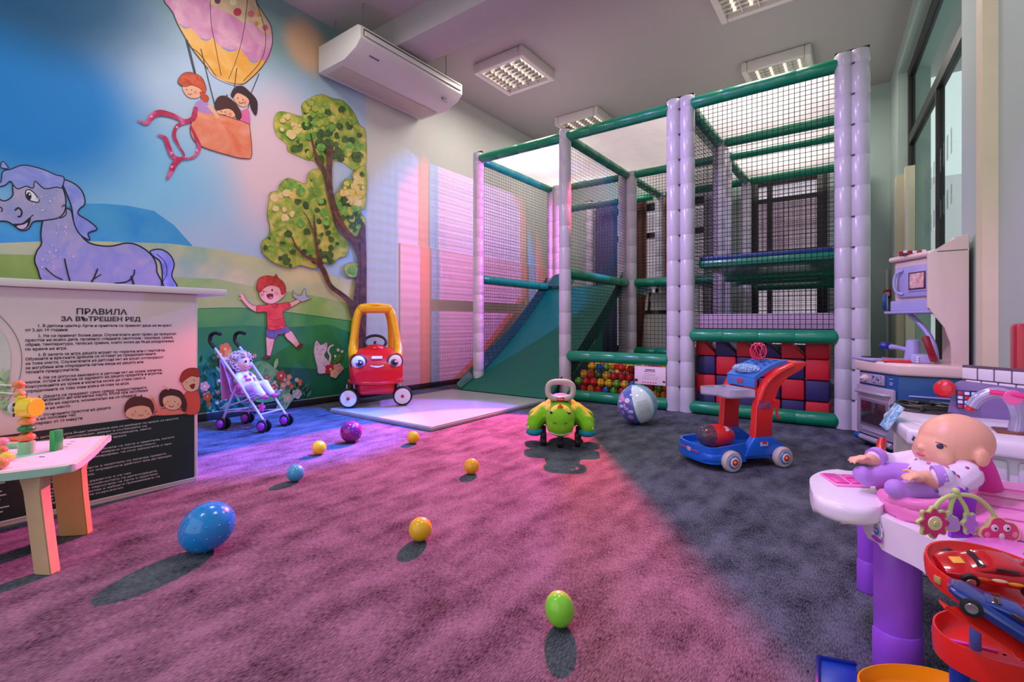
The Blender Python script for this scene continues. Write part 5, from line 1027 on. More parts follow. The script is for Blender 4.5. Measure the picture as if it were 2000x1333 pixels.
for k, (xl, xr, y, t, big) in enumerate(up):
    a = atX(xl / 2.777, 560 + y / 2.777, PX0 + 0.0012); b_ = atX(xr / 2.777, 560 + y / 2.777, PX0 + 0.0012)
    put_text(mb, t, 0.031 if k == 0 else 0.024 if big else 0.0148, a, (0, 1, 0), (0, 0, 1), 0, bold=0.0007 if big else 0.0003, width=b_.y - a.y)
mb.build('rules_lettering', tm, ct, world=True)
low = ['1. Ако детето/децата бъдат уведомени или не разбират по време на престоя', 'на настоящата декларация, давам и съгласието си', 'за първа, неотложна помощ на детето/децата, както', 'тя може да осъществяват на първо време', 'и на спешна медицинска помощ.', '', 'правилата, дадени ми от персонала на Арчи и приятели, когато', 'на детето в Арчи и приятели, избрани непосредствено', 'вътрешен ред", с които декларирам, че съм запознат/а с пра-', 'вилата.', '', 'съм, че персоналът на Арчи и приятели си запазва правото', 'отстрани детето/децата от определена дейност или да прекра-', 'ти на собствена преценка.', '', 'дете се намира в място различно и на чие', 'то с възможностите и способностите на детето/децата.', 'съм: длъжен да обсъдя с персонала на Арчи и приятели', 'цата с цел безопасно участие и забавно преживяване на', 'използване на съответните съоръжения.']
mb = MB(); Yl = atX(50, 900, PX0).y; Yr = atX(348, 860, PX0).y
for k, t in enumerate(low):
    if t: put_text(mb, t, 0.0105, (PX0 + 0.0022, Yl, 0.295 - k * 0.0133), (0, 1, 0), (0, 0, 1), 1, bold=0.0002, width=(Yr - Yl) * min(1.0, len(t) / 62))
random.seed(31)
for k in range(14):   # end of a second column, too small to read: word marks
    y = Yl - 0.22
    while k % 4 != 3 and y < Yl - 0.07: l = random.uniform(0.012, 0.03); mb.box((PX0 + 0.002, y + l / 2, 0.243 - k * 0.0145), (0.0006, l, 0.0045), 1); y += l + 0.006
mb.build('terms_lettering', tm, ct, world=True, kind='stuff')
mb = MB(); mb.box((PX0 + 0.001, 0.0, 0.018), (0.003, 1.86, 0.004)); mb.box((PX0 + 0.001, 0.931, 0.425), (0.003, 0.004, 0.84)); mb.build('panel_edging', M_white, ct, world=True)
# printed medallion and children on the panel
f = Fig(PX0, 2.777, 0, 560, 0.002); K = '#5a3a38'; SK = '#f3c2a4'
f.shape([(-200, 180), (-60, 200), (20, 260), (55, 350), (55, 450), (20, 560), (-60, 640), (-200, 660)], '#cfdcd0').line([(-60, 110), (0, 160), (70, 240), (110, 330), (118, 420), (100, 520), (50, 610), (0, 660), (-60, 690)], 3.5, '#5d6a66')
random.seed(3)
for k in range(26): leaf(-30 + random.uniform(0, 55), 480 + random.uniform(0, 200), 60, random.uniform(-1.3, 1.0), random.choice(['#7fb87a', '#9ccf94', '#5f9f62', '#b5dbac']))
sh([(1000, 590), (1030, 570), (1080, 575), (1080, 680), (1000, 688)], '#e8584a'); sh([(985, 510), (1000, 555), (1030, 572), (1062, 565), (1079, 545), (1079, 480), (1010, 485)], SK); sh([(975, 510), (990, 465), (1030, 443), (1079, 450), (1079, 490), (1040, 485), (1005, 505), (988, 520)], '#b83a2c'); f.shape([(1030, 535), (1058, 528), (1050, 555), (1036, 552)], '#8a2428').dot(1012, 520, 3, '#2a1618').dot(1052, 508, 3, '#2a1618')
sh([(860, 670), (905, 660), (960, 665), (1010, 690), (845, 700)], '#ee8a78'); sh([(868, 640), (865, 590), (890, 560), (940, 558), (985, 575), (1012, 630), (1005, 680), (985, 665), (975, 610), (930, 590), (890, 600), (885, 650)], '#4a2a2a'); sh([(885, 605), (930, 590), (975, 605), (985, 640), (960, 668), (915, 668), (888, 645)], SK); f.dot(910, 625, 3, '#2a1618').dot(948, 625, 3, '#2a1618').line([(915, 645), (930, 655), (945, 645)], 4, '#a8323a').dot(895, 640, 8, '#f09a86').dot(968, 640, 8, '#f09a86').line([(870, 680), (840, 640), (822, 600)], (26, 18, 14), '#ee8a78').dot(822, 598, 10, SK).line([(915, 560), (895, 545), (880, 540)], 8, SK)
sh([(680, 690), (690, 650), (750, 640), (825, 655), (830, 690), (800, 715), (740, 722), (695, 712)], SK); sh([(676, 685), (680, 640), (710, 605), (760, 598), (815, 615), (835, 655), (828, 690), (810, 655), (760, 645), (700, 660)], '#5a2f28'); f.dot(735, 680, 3, '#2a1618').dot(790, 675, 3, '#2a1618').dot(720, 695, 8, '#f09a86').dot(805, 690, 8, '#f09a86').line([(765, 600), (768, 588)], 8, '#5a2f28').line([(752, 695), (764, 702), (778, 694)], 3, '#a8323a')
f.build('children_print', ct)['kind'] = 'stuff'
# ---------------------------------------------------------------- wooden activity table
tb = thing('activity_table', 'low wooden activity table with pale mint top and bead toys', 'table', (-2.1, 0.2, 0))
M_mint = mat('mint_paint', '#a7d3c2', 0.4); M_wood = mat('birch_ply', '#c9a468', 0.5, var=0.12, scale=18); M_wood2 = mat('birch_edge', '#d6b08c', 0.5, var=0.12, scale=18)
C0 = Vector((-1.845, 0.385)); A = Vector((-0.915, 0.40)).normalized(); B = Vector((-0.40, -0.915)).normalized()
cs = [C0 + A * a + B * b_ for a, b_ in ((0.045, 0.0), (0.22, -0.006), (0.40, 0.0), (0.43, 0.03), (0.43, 0.44), (0.40, 0.47), (0.045, 0.47), (0.0, 0.43), (-0.005, 0.2), (0.0, 0.045), (0.012, 0.012))]
cs2 = spline([Vector((p.x, p.y, 0)) for p in cs], 3)
tp = MB().prism([(p.x, p.y) for p in cs2], 0.288, 0.31, bev=0.003).build('table_top', M_mint, tb, world=True)
MB().prism([(p.x, p.y) for p in [Vector((C0 + A * 0.215 + B * 0.235).to_3d()) + (q - (C0 + A * 0.215 + B * 0.235).to_3d()) * 0.93 for q in cs2]], 0.3101, 0.3108).build('top_print', wash('top_wash', '#9fdccf', '#c9d9ea', 6, '#b5d6e2'), tp, world=True)
def leg(b0, t0, w_, d_, m, dirw):
    b0, t0 = Vector(b0), Vector(t0); dw = Vector((dirw.x, dirw.y, 0)); dn_ = Vector((-dirw.y, dirw.x, 0)); mid = b0.lerp(t0, 0.82)
    top = t0 + (b0 - t0).normalized() * -0.0
    g = []
    for p, k in ((b0, 1.0), (b0.lerp(t0, 0.5), 1.0), (mid, 1.05), (top, 1.5)):
        g.append([p - dw * w_ / 2 * k, p + dw * w_ / 2 * k])
    mb = MB(); R0 = len(g); vs = []; fs = []
    for a, b_ in g: vs += [a - dn_ * d_ / 2, b_ - dn_ * d_ / 2, b_ + dn_ * d_ / 2, a + dn_ * d_ / 2]
    for i in range(R0 - 1):
        for k in range(4): fs.append((i * 4 + k, i * 4 + (k + 1) % 4, i * 4 + 4 + (k + 1) % 4, i * 4 + 4 + k))
    fs += [(3, 2, 1, 0), tuple((R0 - 1) * 4 + k for k in range(4))]
    b = bmesh.new(); bv = [b.verts.new(v) for v in vs]; [b.faces.new([bv[i] for i in q]) for q in fs]; bmesh.ops.recalc_face_normals(b, faces=b.faces)
    bmesh.ops.bevel(b, geom=[e for e in b.edges if e.calc_face_angle(0) > 0.6], offset=0.003, segments=2, affect='EDGES')
    mb.bm(b); mb.build('leg', m, tb, world=True)
leg((-1.905, 0.335, 0), (-1.95, 0.315, 0.287), 0.055, 0.03, M_wood2, Vector((0.85, 0.5)).normalized())
leg((-2.175, 0.455, 0), (-2.12, 0.42, 0.287), 0.085, 0.03, M_wood, Vector((0.7, 0.7)).normalized())
leg((-2.05, -0.02, 0), (-2.10, 0.03, 0.287), 0.055, 0.03, M_wood2, Vector((0.85, 0.5)).normalized())
leg((-2.36, 0.10, 0), (-2.28, 0.13, 0.287), 0.085, 0.03, M_wood, Vector((0.7, 0.7)).normalized())
ps = atZ(52, 886, 0.311)
def bead(p, r, sq, c): return MB().ell(p, (r, r, r * sq), 18, 12).build('bead', plastic('bead_' + c[1:], c), tb, world=True)
MB().lathe([(0.021, 0), (0.021, 0.036), (0.019, 0.038)], 20, (ps.x, ps.y, 0.311)).build('spinner_base', plastic('mint_peg', '#86c79b'), tb, world=True)
for z, c in ((0.362, '#e8784a'), (0.388, '#1f7a3c'), (0.412, '#e59a5c')): bead((ps.x, ps.y, z), 0.022, 0.62, c)
MB().cyl((ps.x, ps.y, 0.34), (ps.x, ps.y, 0.50), 0.003, 8).build('spinner_rod', M_steel, tb, world=True)
RTv = RT.copy(); bee = MB().cyl(tuple(Vector((ps.x, ps.y, 0.455)) - RTv * 0.012), tuple(Vector((ps.x, ps.y, 0.455)) + RTv * 0.032), 0.030, 24, bev=0.003).build('bee_body', plastic('bee_yellow', '#f2cf2a'), tb, world=True)
mb = MB(); mb.tube(spline([Vector((ps.x, ps.y, 0.43)) - RTv * 0.008, Vector((ps.x, ps.y, 0.45)) - RTv * 0.018, Vector((ps.x, ps.y, 0.475)) - RTv * 0.02, Vector((ps.x, ps.y, 0.492)) - RTv * 0.01], 4, False), 0.013, 10); mb.build('bee_head', plastic('bee_yellow', '#f2cf2a'), bee, world=True)
for k in range(3): MB().tube([Vector((ps.x, ps.y, 0.437 + k * 0.016)) - RTv * 0.028 + FW * -0.012, Vector((ps.x, ps.y, 0.434 + k * 0.016)) - RTv * 0.01 + FW * -0.03], 0.003, 6).build('bee_stripe', print_('#3a2410'), bee, world=True)
MB().ell(Vector((ps.x, ps.y, 0.455)) - RTv * 0.035, (0.008, 0.018, 0.02), 12, 8).build('bee_wing', plastic('bee_wing', '#cfd0d6'), bee, world=True)
bead(Vector((ps.x, ps.y, 0.497)) - RTv * 0.022, 0.015, 0.9, '#d9a45c')
q0 = Vector((ps.x, ps.y, 0.0)) - RTv * 0.10
for z, dx, c in ((0.525, 0.02, '#e9814a'), (0.50, -0.005, '#f3eef0')):
    MB().tube([Vector((q0.x, q0.y, z)) - RTv * 0.14, Vector((q0.x, q0.y, z + 0.002)) + RTv * 0.02, Vector((q0.x, q0.y, z - 0.003)) + RTv * 0.085], 0.002, 6).build('wire', M_white, tb, world=True)
bead(Vector((q0.x, q0.y, 0.527)) + RTv * 0.075, 0.016, 0.85, '#e9814a')
MB().tube(spline([Vector((q0.x, q0.y, 0.311)) - RTv * 0.02, Vector((q0.x, q0.y, 0.45)) - RTv * 0.035, Vector((q0.x, q0.y, 0.52)) - RTv * 0.09, Vector((q0.x, q0.y, 0.45)) - RTv * 0.16, Vector((q0.x, q0.y, 0.311)) - RTv * 0.17], 6, False), 0.0025, 6).build('wire', M_white, tb, world=True)
gb = atZ(110, 880, 0.311); go = MB().box((gb.x, gb.y, 0.311 + 0.0325), (0.018, 0.03, 0.065), bev=0.002, rot=(0, 0, YAW)).build('domino', plastic('domino_green', '#0fa04c'), tb, world=True)
for px, py, c, r in ((4, 865, '#ef8a9a', 0.018), (12, 893, '#f0cf4a', 0.016), (3, 905, '#ef8f5a', 0.017), (20, 892, '#f2d04c', 0.012), (4, 880, '#f0804a', 0.014)):
    p = atZ(px, py, 0.311 + r); bead(p, r, 0.95, c)
p = atZ(22, 862, 0.315); MB().tube([p - RTv * 0.08, p + RTv * 0.045 + Vector((0, 0, 0.008))], 0.010, 8).build('xylophone_bar', plastic('bar_coral', '#e8704f'), tb, world=True)
p = atZ(25, 874, 0.3115); MB().box((p.x, p.y, 0.319), (0.07, 0.03, 0.016), bev=0.003, rot=(0, 0, YAW)).build('slot_block', plastic('mint_peg', '#86c79b'), tb, world=True)
p = atZ(82, 893, 0.3112); MB().box((p.x, p.y, 0.3115), (0.016, 0.004, 0.0008), rot=(0, 0, YAW)).build('print_mark', M_black, tb, world=True)
for k in range(3): p = atZ(128 + 7 * k, 873 - 5 * k, 0.3112); MB().box((p.x, p.y, 0.3115), (0.016, 0.004, 0.0008), rot=(0, 0, YAW)).build('print_mark', print_('#9a8fb8'), tb, world=True)
# ---------------------------------------------------------------- tall play kitchen by the window
M_kcream = plastic('kitchen_cream', '#e6cfc0', 0.4); M_kblue = plastic('kitchen_blue', '#124f86', 0.35); M_klil = plastic('kitchen_lilac', '#a9a6d6', 0.3); M_kgrey = mat('kitchen_silver', '#bdb8c6', 0.28, metal=0.45); M_dglass = mat('dark_window', '#38232b', 0.12, coat=0.6)
M_red = plastic('toy_red', '#d3202a'); M_navy = plastic('toy_navy', '#1c2c86', 0.25)
kt = thing('play_kitchen', 'tall cream and blue play kitchen with microwave, oven and phone', 'play kitchen', (0.2, 3.55, 0))
S0, S1, S2, S3, S4 = (0.42, 3.30), (0.143, 3.30), (-0.027, 3.57), (0.0, 3.80), (0.395, 3.84)
def K(mb, name, m, parent=None, angle=40): return mb.build(name, m, parent or kt, world=True, angle=angle)
K(MB().prism([S0, S1, S2, S3, S4], 0.02, 0.44, bev=0.008), 'cabinet', M_kblue)
K(MB().prism([(0.422, 3.28), (0.14, 3.28), (-0.05, 3.565), (-0.02, 3.82), (0.395, 3.845)], 0.44, 0.505, bev=0.016, seg=3), 'worktop', M_kcream)
FD = Vector((S2[0] - S1[0], S2[1] - S1[1], 0)); FL = FD.length; FD.normalize(); FN = Vector((-FD.y, FD.x, 0))
if FN.x > 0: FN = -FN
def fr(u, z, o=0.0): return Vector((S1[0], S1[1], 0)) + FD * (u * FL) + Vector((0, 0, z)) + FN * o   # a point on the angled front
Rf = Matrix((FD, -FN, Vector((0, 0, 1)))).transposed()
def fbox(u0, u1, z0, z1, o0, o1, bev=0.006): return MB().box(fr((u0 + u1) / 2, (z0 + z1) / 2, (o0 + o1) / 2), ((u1 - u0) * FL, o1 - o0, z1 - z0), bev=bev, rot=Rf)
cp = K(fbox(0.30, 0.95, 0.372, 0.43, 0.0, 0.012, 0.004), 'control_panel', M_kgrey)
K(fbox(0.36, 0.60, 0.382, 0.422, 0.012, 0.015, 0.001), 'panel_sticker', wash('panel_print', '#3a3550', '#b9b4c9', 60), cp)
MBk = MB().lathe([(0.02, 0), (0.02, 0.006), (0.017, 0.014), (0.008, 0.016)], 20, fr(0.78, 0.402, 0.012), tuple(FN)); K(MBk, 'knob', M_kcream, cp); K(fbox(0.745, 0.815, 0.398, 0.406, 0.026, 0.04, 0.003), 'knob_grip', M_white, cp)
for z in (0.415, 0.395, 0.385): K(fbox(0.12, 0.2, z - 0.003, z + 0.003, 0.0, 0.004, 0.001), 'switch_mark', M_klil)
ov = K(fbox(0.03, 0.99, 0.075, 0.362, 0.0, 0.022, 0.012), 'oven_door', M_kgrey)
K(fbox(0.14, 0.86, 0.13, 0.285, 0.022, 0.026, 0.003), 'oven_window_frame', mat('silver_dark', '#8d8797', 0.3, metal=0.5), ov); K(fbox(0.19, 0.81, 0.145, 0.272, 0.026, 0.030, 0.003), 'oven_window', M_dglass, ov)
K(MB().tube([fr(0.10, 0.325, 0.022), fr(0.12, 0.325, 0.045), fr(0.88, 0.325, 0.045), fr(0.90, 0.325, 0.022)], 0.009, 10), 'oven_handle', M_kgrey, ov)
K(fbox(0.2, 0.8, 0.1, 0.11, 0.022, 0.03, 0.003), 'oven_vent', M_kgrey, ov)
K(MB().cyl(fr(0.06, 0.055, 0.02), fr(0.96, 0.055, 0.02), 0.016, 14, bev=0.003), 'toe_bar', M_kgrey); K(MB().cyl(fr(0.86, 0.055, 0.02), fr(1.0, 0.055, 0.02), 0.0185, 14, bev=0.003), 'toe_bar_cap', M_kblue)
K(MB().box((0.27, 3.297, 0.335), (0.17, 0.012, 0.008), bev=0.003), 'side_rib', M_klil)
# upper unit
U = [(0.42, 3.32), (0.315, 3.32), (0.142, 3.60), (0.17, 3.80), (0.395, 3.84)]
K(MB().prism(U, 0.80, 1.075, bev=0.01), 'wall_cabinet', M_kcream)
K(MB().prism([(0.42, 3.30), (0.300, 3.30), (0.112, 3.60), (0.15, 3.82), (0.395, 3.845)], 1.075, 1.105, bev=0.013, seg=3), 'crown', M_kcream)
K(MB().prism([(0.26, 1.09), (0.30, 1.10), (0.335, 1.125), (0.36, 1.155), (0.42, 1.17), (0.42, 0.49), (0.355, 0.49), (0.35, 0.62), (0.335, 0.70), (0.29, 0.77), (0.26, 0.80)], 0, 0.035, 0, Matrix.Translation((0, 3.335, 0)) @ Matrix(((1, 0, 0), (0, 0, -1), (0, 1, 0))).to_4x4(), bev=0.006), 'side_panel', M_kcream)
K(MB().prism([(0.395, 3.33), (0.42, 3.33), (0.40, 3.84), (0.37, 3.84)], 0.50, 1.15, bev=0.005), 'back_panel', M_kcream)
UD = Vector((0.142 - 0.315, 0.28, 0)); UL = UD.length; UD.normalize(); UN = Vector((-UD.y, UD.x, 0)); UN = UN if UN.x < 0 else -UN; Ru = Matrix((UD, -UN, Vector((0, 0, 1)))).transposed()
def ub(u0, u1, z0, z1, o0, o1, bev=0.005): return MB().box(Vector((0.315, 3.32, 0)) + UD * ((u0 + u1) / 2 * UL) + UN * ((o0 + o1) / 2) + Vector((0, 0, (z0 + z1) / 2)), ((u1 - u0) * UL, o1 - o0, z1 - z0), bev=bev, rot=Ru)
mw = K(ub(0.08, 0.90, 0.865, 1.04, 0, 0.02, 0.012), 'microwave_door', M_klil); K(ub(0.17, 0.60, 0.895, 1.01, 0.02, 0.025, 0.006), 'microwave_frame', M_klil, mw); K(ub(0.20, 0.57, 0.905, 1.0, 0.025, 0.028, 0.003), 'microwave_window', M_dglass, mw)
K(ub(0.23, 0.54, 0.912, 0.993, 0.028, 0.029, 0.0004), 'microwave_picture', wash('roast_print', '#c98a8a', '#e9c9bf', 30), mw)
p_ = lambda u, z, o: Vector((0.315, 3.32, 0)) + UD * (u * UL) + UN * o + Vector((0, 0, z))
K(MB().tube(spline([p_(0.72, 0.885, 0.02), p_(0.80, 0.90, 0.04), p_(0.83, 0.95, 0.045), p_(0.80, 1.0, 0.04), p_(0.72, 1.02, 0.02)], 4, False), 0.008, 8), 'microwave_handle', M_klil, mw)
K(MB().prism([(0.33, 3.31), (0.285, 3.30), (0.09, 3.60), (0.15, 3.78), (0.34, 3.80)], 0.775, 0.79, bev=0.004), 'hood_lip', M_klil)
K(MB().prism([(0.30, 3.32), (0.12, 3.60), (0.165, 3.78), (0.33, 3.80)], 0.79, 0.85, bev=0.006), 'hood', M_klil)
K(MB().tube(spline([(0.20, 3.56, 0.775), (0.23, 3.54, 0.74), (0.27, 3.50, 0.68), (0.30, 3.46, 0.60), (0.31, 3.44, 0.51)], 4, False), 0.013, 10), 'bracket', M_klil)
K(MB().lathe([(0.0, 0), (0.05, 0.002), (0.055, 0.012), (0.05, 0.022), (0, 0.024)], 20, (0.11, 3.72, 0.85), (-1, 0.1, 0)), 'side_dial', M_kblue)
# worktop fittings
K(MB().box((0.05, 3.55, 0.512), (0.16, 0.22, 0.014), bev=0.006, rot=(0, 0, 0.5)), 'hob_plate', M_klil); K(MB().lathe([(0.05, 0), (0.052, 0.004), (0.03, 0.006), (0, 0.006)], 20, (0.03, 3.57, 0.519)), 'hob_ring', M_black)
cm = K(MB().lathe([(0.04, 0), (0.042, 0.01), (0.033, 0.08), (0.03, 0.12), (0.02, 0.125)], 20, (0.215, 3.50, 0.505)), 'mixer_body', M_klil)
K(MB().tube([(0.20, 3.50, 0.57), (0.14, 3.50, 0.585), (0.11, 3.505, 0.588)], [0.012, 0.012, 0.016], 10), 'mixer_arm', M_klil, cm); K(MB().ell((0.095, 3.51, 0.59), (0.034, 0.022, 0.024), 16, 10), 'mixer_knob', M_navy, cm)
K(MB().box((0.24, 3.40, 0.53), (0.09, 0.06, 0.05), bev=0.01), 'phone_base', M_klil)
K(MB().box((0.275, 3.37, 0.585), (0.034, 0.03, 0.14), bev=0.01, rot=(0.05, -0.28, 0)), 'phone_handset', plastic('phone_red', '#8d1024'))
for k in range(3): K(MB().cyl((0.225, 3.366, 0.515 + 0.012 * k), (0.225, 3.362, 0.515 + 0.012 * k), 0.005, 10), 'phone_button', M_white)
tr = thing('toy_tray', 'flat red plastic tray lying on the play kitchen worktop', 'tray', (0.14, 3.40, 0.5065)); MB().box((0, 0, 0.006), (0.12, 0.07, 0.012), bev=0.004).build('base', M_red, tr)
for k in range(3): MB().box((-0.04 + 0.04 * k, 0, 0.0135), (0.026, 0.045, 0.005), bev=0.002).build('cell', plastic('tray_pink', '#f2686a'), tr)
ph = thing('pot_holder', 'red and white checked pot holder lying on top of the play kitchen', 'cloth', (0.21, 3.52, 1.107)); mb = MB()
for i in range(6):
    for j in range(6): mb.box((-0.05 + i * 0.02, -0.05 + j * 0.02, 0.009 + 0.003 * math.sin(i * 1.3 + j)), (0.019, 0.019, 0.014), (i + j) % 2, bev=0.004)
mb.build('quilt', [mat('cloth_red', '#b3163a', 0.9), mat('cloth_white', '#efe0e4', 0.9)], ph, kind='stuff')
# ---------------------------------------------------------------- low sink and hob play kitchen
M_sw = plastic('sink_white', '#e4e2ea', 0.35)
sk = thing('sink_play_kitchen', 'low white play kitchen with black hob, sink and silver tap', 'play kitchen', (0.28, 2.05, 0))
def S_(mb, name, m, parent=None, angle=40): return mb.build(name, m, parent or sk, world=True, angle=angle)
B_ = [(0.075, 2.03), (0.125, 1.80), (0.49, 1.735), (0.485, 2.42), (0.14, 2.42)]; W_ = [(0.05, 2.06), (0.095, 1.765), (0.51, 1.70), (0.49, 2.44), (0.12, 2.44)]
S_(MB().prism(B_, 0.0, 0.375, bev=0.01), 'cabinet', M_sw); S_(MB().prism(W_, 0.375, 0.42, bev=0.012, seg=3), 'worktop', M_sw)
for k, (a, b_) in enumerate(((0.145, 0.30), (0.315, 0.475))):
    dr = S_(MB().box(((a + b_) / 2, 1.768 - ((a + b_) / 2 - 0.3) * 0.178, 0.29), (b_ - a, 0.02, 0.15), bev=0.008, rot=(0, 0, -0.176)), 'cupboard_door', M_sw)
    S_(MB().box(((a + b_) / 2, 1.755 - ((a + b_) / 2 - 0.3) * 0.178, 0.30), (0.05, 0.012, 0.05), bev=0.012, rot=(0, 0, -0.176)), 'door_plate', M_white, dr)
    for q in (-1, 1): S_(MB().box(((a + b_) / 2 + q * 0.009, 1.7475 - ((a + b_) / 2 + q * 0.009 - 0.3) * 0.178, 0.30), (0.009, 0.002, 0.009), rot=(0, 0, -0.176)), 'plate_mark', M_navy, dr)
S_(MB().lathe([(0.105, 0), (0.105, 0.006), (0.098, 0.009), (0.0, 0.009)], 32, (0.175, 2.20, 0.4195)), 'hob_plate', mat('hob_dark', '#3a3238', 0.4))
for c in ((0.175, 2.20),):
    for r_ in (0.088, 0.055): S_(MB().tube([(c[0] + r_ * math.cos(a), c[1] + r_ * math.sin(a), 0.436) for a in [2 * math.pi * k / 28 for k in range(28)]], 0.005, 6, closed=True), 'grate_ring', M_black)
    for k in range(6):
        a = k * math.pi / 3 + 0.3; S_(MB().tube([(c[0] + 0.03 * math.cos(a), c[1] + 0.03 * math.sin(a), 0.438), (c[0] + 0.09 * math.cos(a), c[1] + 0.09 * math.sin(a), 0.438), (c[0] + 0.103 * math.cos(a), c[1] + 0.103 * math.sin(a), 0.428)], 0.0055, 6), 'grate_bar', M_black)
S_(MB().lathe([(0.072, 0), (0.068, 0.004), (0.058, 0.002), (0.045, -0.002), (0, -0.003)], 32, (0.185, 1.90, 0.4205), caps=False), 'sink_bowl', M_white)
tap = S_(MB().tube(spline([(0.335, 1.885, 0.42), (0.34, 1.885, 0.47), (0.325, 1.885, 0.515), (0.295, 1.888, 0.527), (0.262, 1.89, 0.51), (0.245, 1.892, 0.482)], 5, False), [0.019] * 12 + [0.015] * 14, 14), 'tap', mat('tap_silver', '#b3b2d2', 0.2, metal=0.35))
S_(MB().cyl((0.245, 1.892, 0.484), (0.24, 1.892, 0.470), 0.011, 12), 'tap_nozzle', M_red, tap); S_(MB().lathe([(0.038, 0), (0.036, 0.014), (0.024, 0.03), (0.02, 0.05), (0.0, 0.052)], 20, (0.385, 1.87, 0.42)), 'tap_handle', mat('tap_silver', '#b3b2d2'), tap); S_(MB().box((0.355, 1.885, 0.4225), (0.13, 0.08, 0.006), bev=0.002), 'tap_base', mat('copper_base', '#8a4a36', 0.3, metal=0.5), tap)
pk = plastic('rail_pink', '#e8267f')
rl = S_(MB().tube([(0.275, 1.84, 0.532), (0.36, 1.82, 0.527), (0.46, 1.79, 0.510)], 0.0075, 10), 'pink_rail', pk); S_(MB().lathe([(0.018, 0), (0.02, 0.004), (0.018, 0.008)], 18, (0.318, 1.832, 0.522), (0, -1, 0)), 'rail_clip', plastic('clip_pink', '#f06aa8'), rl); S_(MB().cyl((0.46, 1.79, 0.51), (0.46, 1.80, 0.42), 0.009), 'rail_post', pk, rl)
# violet splash screen with keypad
sp = S_(MB().prism([(0.215, 0.42), (0.235, 0.525), (0.25, 0.535), (0.45, 0.515), (0.46, 0.42)], -0.004, 0.004, 0, Matrix.Translation((0, 2.12, 0)) @ Matrix(((1, 0, 0), (0, 0, -1), (0, 1, 0))).to_4x4(), bev=0.002), 'splash_screen', mat('screen_violet', '#8d78b0', 0.15, alpha=0.85))
kp = S_(MB().box((0.262, 2.108, 0.475), (0.05, 0.012, 0.06), bev=0.003), 'keypad', M_navy, sp)
for i in range(4):
    for j in range(3): S_(MB().box((0.246 + 0.016 * j, 2.100, 0.454 + 0.014 * i), (0.012, 0.006, 0.010), bev=0.002), 'key', plastic('key_white', '#e9e2ee') if (i + j) % 3 else M_red, sp)
S_(MB().lathe([(0.026, 0), (0.03, 0.01), (0.024, 0.024), (0.012, 0.03)], 18, (0.213, 2.115, 0.505), (-0.5, -1, 0.2)), 'red_knob', M_red, sp)
# tiled splashback, each tile a piece
bs = S_(MB().box((0.375, 2.39, 0.49), (0.21, 0.02, 0.15), bev=0.004, rot=(0, 0, -0.75)), 'splashback', mat('grout_dark', '#5a4a5e', 0.5))
dB = Vector((math.cos(-0.75), math.sin(-0.75), 0)); nB = Vector((-math.sin(0.75), -math.cos(0.75), 0))
for row in range(3):
    for c in range(4):
        cc = Vector((0.375, 2.39, 0.535 - 0.045 * row)) + dB * (-0.078 + 0.052 * c + (0.012 if row % 2 else 0)) + nB * 0.0105; S_(MB().box(cc, (0.048, 0.006, 0.041), bev=0.003, rot=(0, 0, -0.75)), 'tile', M_sw, bs)
# sticker sheet and red hose on the slanted side
S_(MB().box((0.066, 1.91, 0.43), (0.006, 0.09, 0.085), bev=0.001, rot=(0, 0.5, 0.17)), 'sticker_sheet', wash('sticker_blue', '#3f8ec6', '#d9ecf4', 55, '#7fc0e0'))
S_(MB().tube(spline([(0.045, 1.99, 0.335), (0.04, 1.93, 0.315), (0.05, 1.87, 0.285), (0.06, 1.82, 0.22), (0.07, 1.80, 0.16)], 4, False), 0.013, 10), 'red_pipe', M_red)
rs = thing('red_stand', 'tall narrow red plastic stand beside the tiled splashback', 'stand', (0.475, 2.60, 0)); MB().box((0, 0, 0.36), (0.05, 0.10, 0.72), bev=0.015).build('upright', plastic('stand_red', '#b81e36'), rs); MB().box((0, 0, 0.01), (0.07, 0.13, 0.02), bev=0.006).build('foot', M_black, rs)
# ---------------------------------------------------------------- doll care table
M_dw = plastic('care_white', '#ece8f0', 0.35); M_dp = plastic('care_pink', '#ec7fc0', 0.35); M_dpur = plastic('care_purple', '#a255e6', 0.35); M_dmag = plastic('care_magenta', '#e23fa8', 0.35)
dc = thing('doll_care_table', 'white and pink doll care table with purple legs and play arch', 'toy table', (0.2, 1.4, 0))
def D(mb, name, m, parent=None, angle=40): return mb.build(name, m, parent or dc, world=True, angle=angle)
def z2(px, py, z): p = atZ(px, py, z); return (p.x, p.y)
top = [(0.005, 1.26), (0.035, 1.205), (0.075, 1.165), (0.095, 1.135), (0.135, 1.10), (0.25, 1.09), (0.46, 1.10), (0.47, 1.60), (0.30, 1.66), (0.06, 1.66), (0.0, 1.60), (-0.012, 1.42)]
D(MB().prism([(p.x, p.y) for p in spline([Vector((x, y, 0)) for x, y in top], 4)], 0.268, 0.335, bev=0.014, seg=3), 'table_rim', M_dw)
tray = [(-0.10, 1.28), (-0.105, 1.36), (-0.08, 1.44), (-0.03, 1.485), (0.02, 1.475), (0.04, 1.36), (0.03, 1.24), (0.0, 1.185), (-0.05, 1.18), (-0.085, 1.21)]
trs = [(p.x, p.y) for p in spline([Vector((x, y, 0)) for x, y in tray], 4)]
ty = D(MB().prism(trs, 0.315, 0.352, bev=0.012, seg=3), 'feeding_tray', M_dw)
cx_ = (-0.040, 1.365)
D(MB().box((cx_[0], cx_[1], 0.3535), (0.070, 0.088, 0.006), bev=0.003, rot=(0, 0, 0.45)), 'tray_insert', plastic('insert_pink', '#f28fd0'), ty)
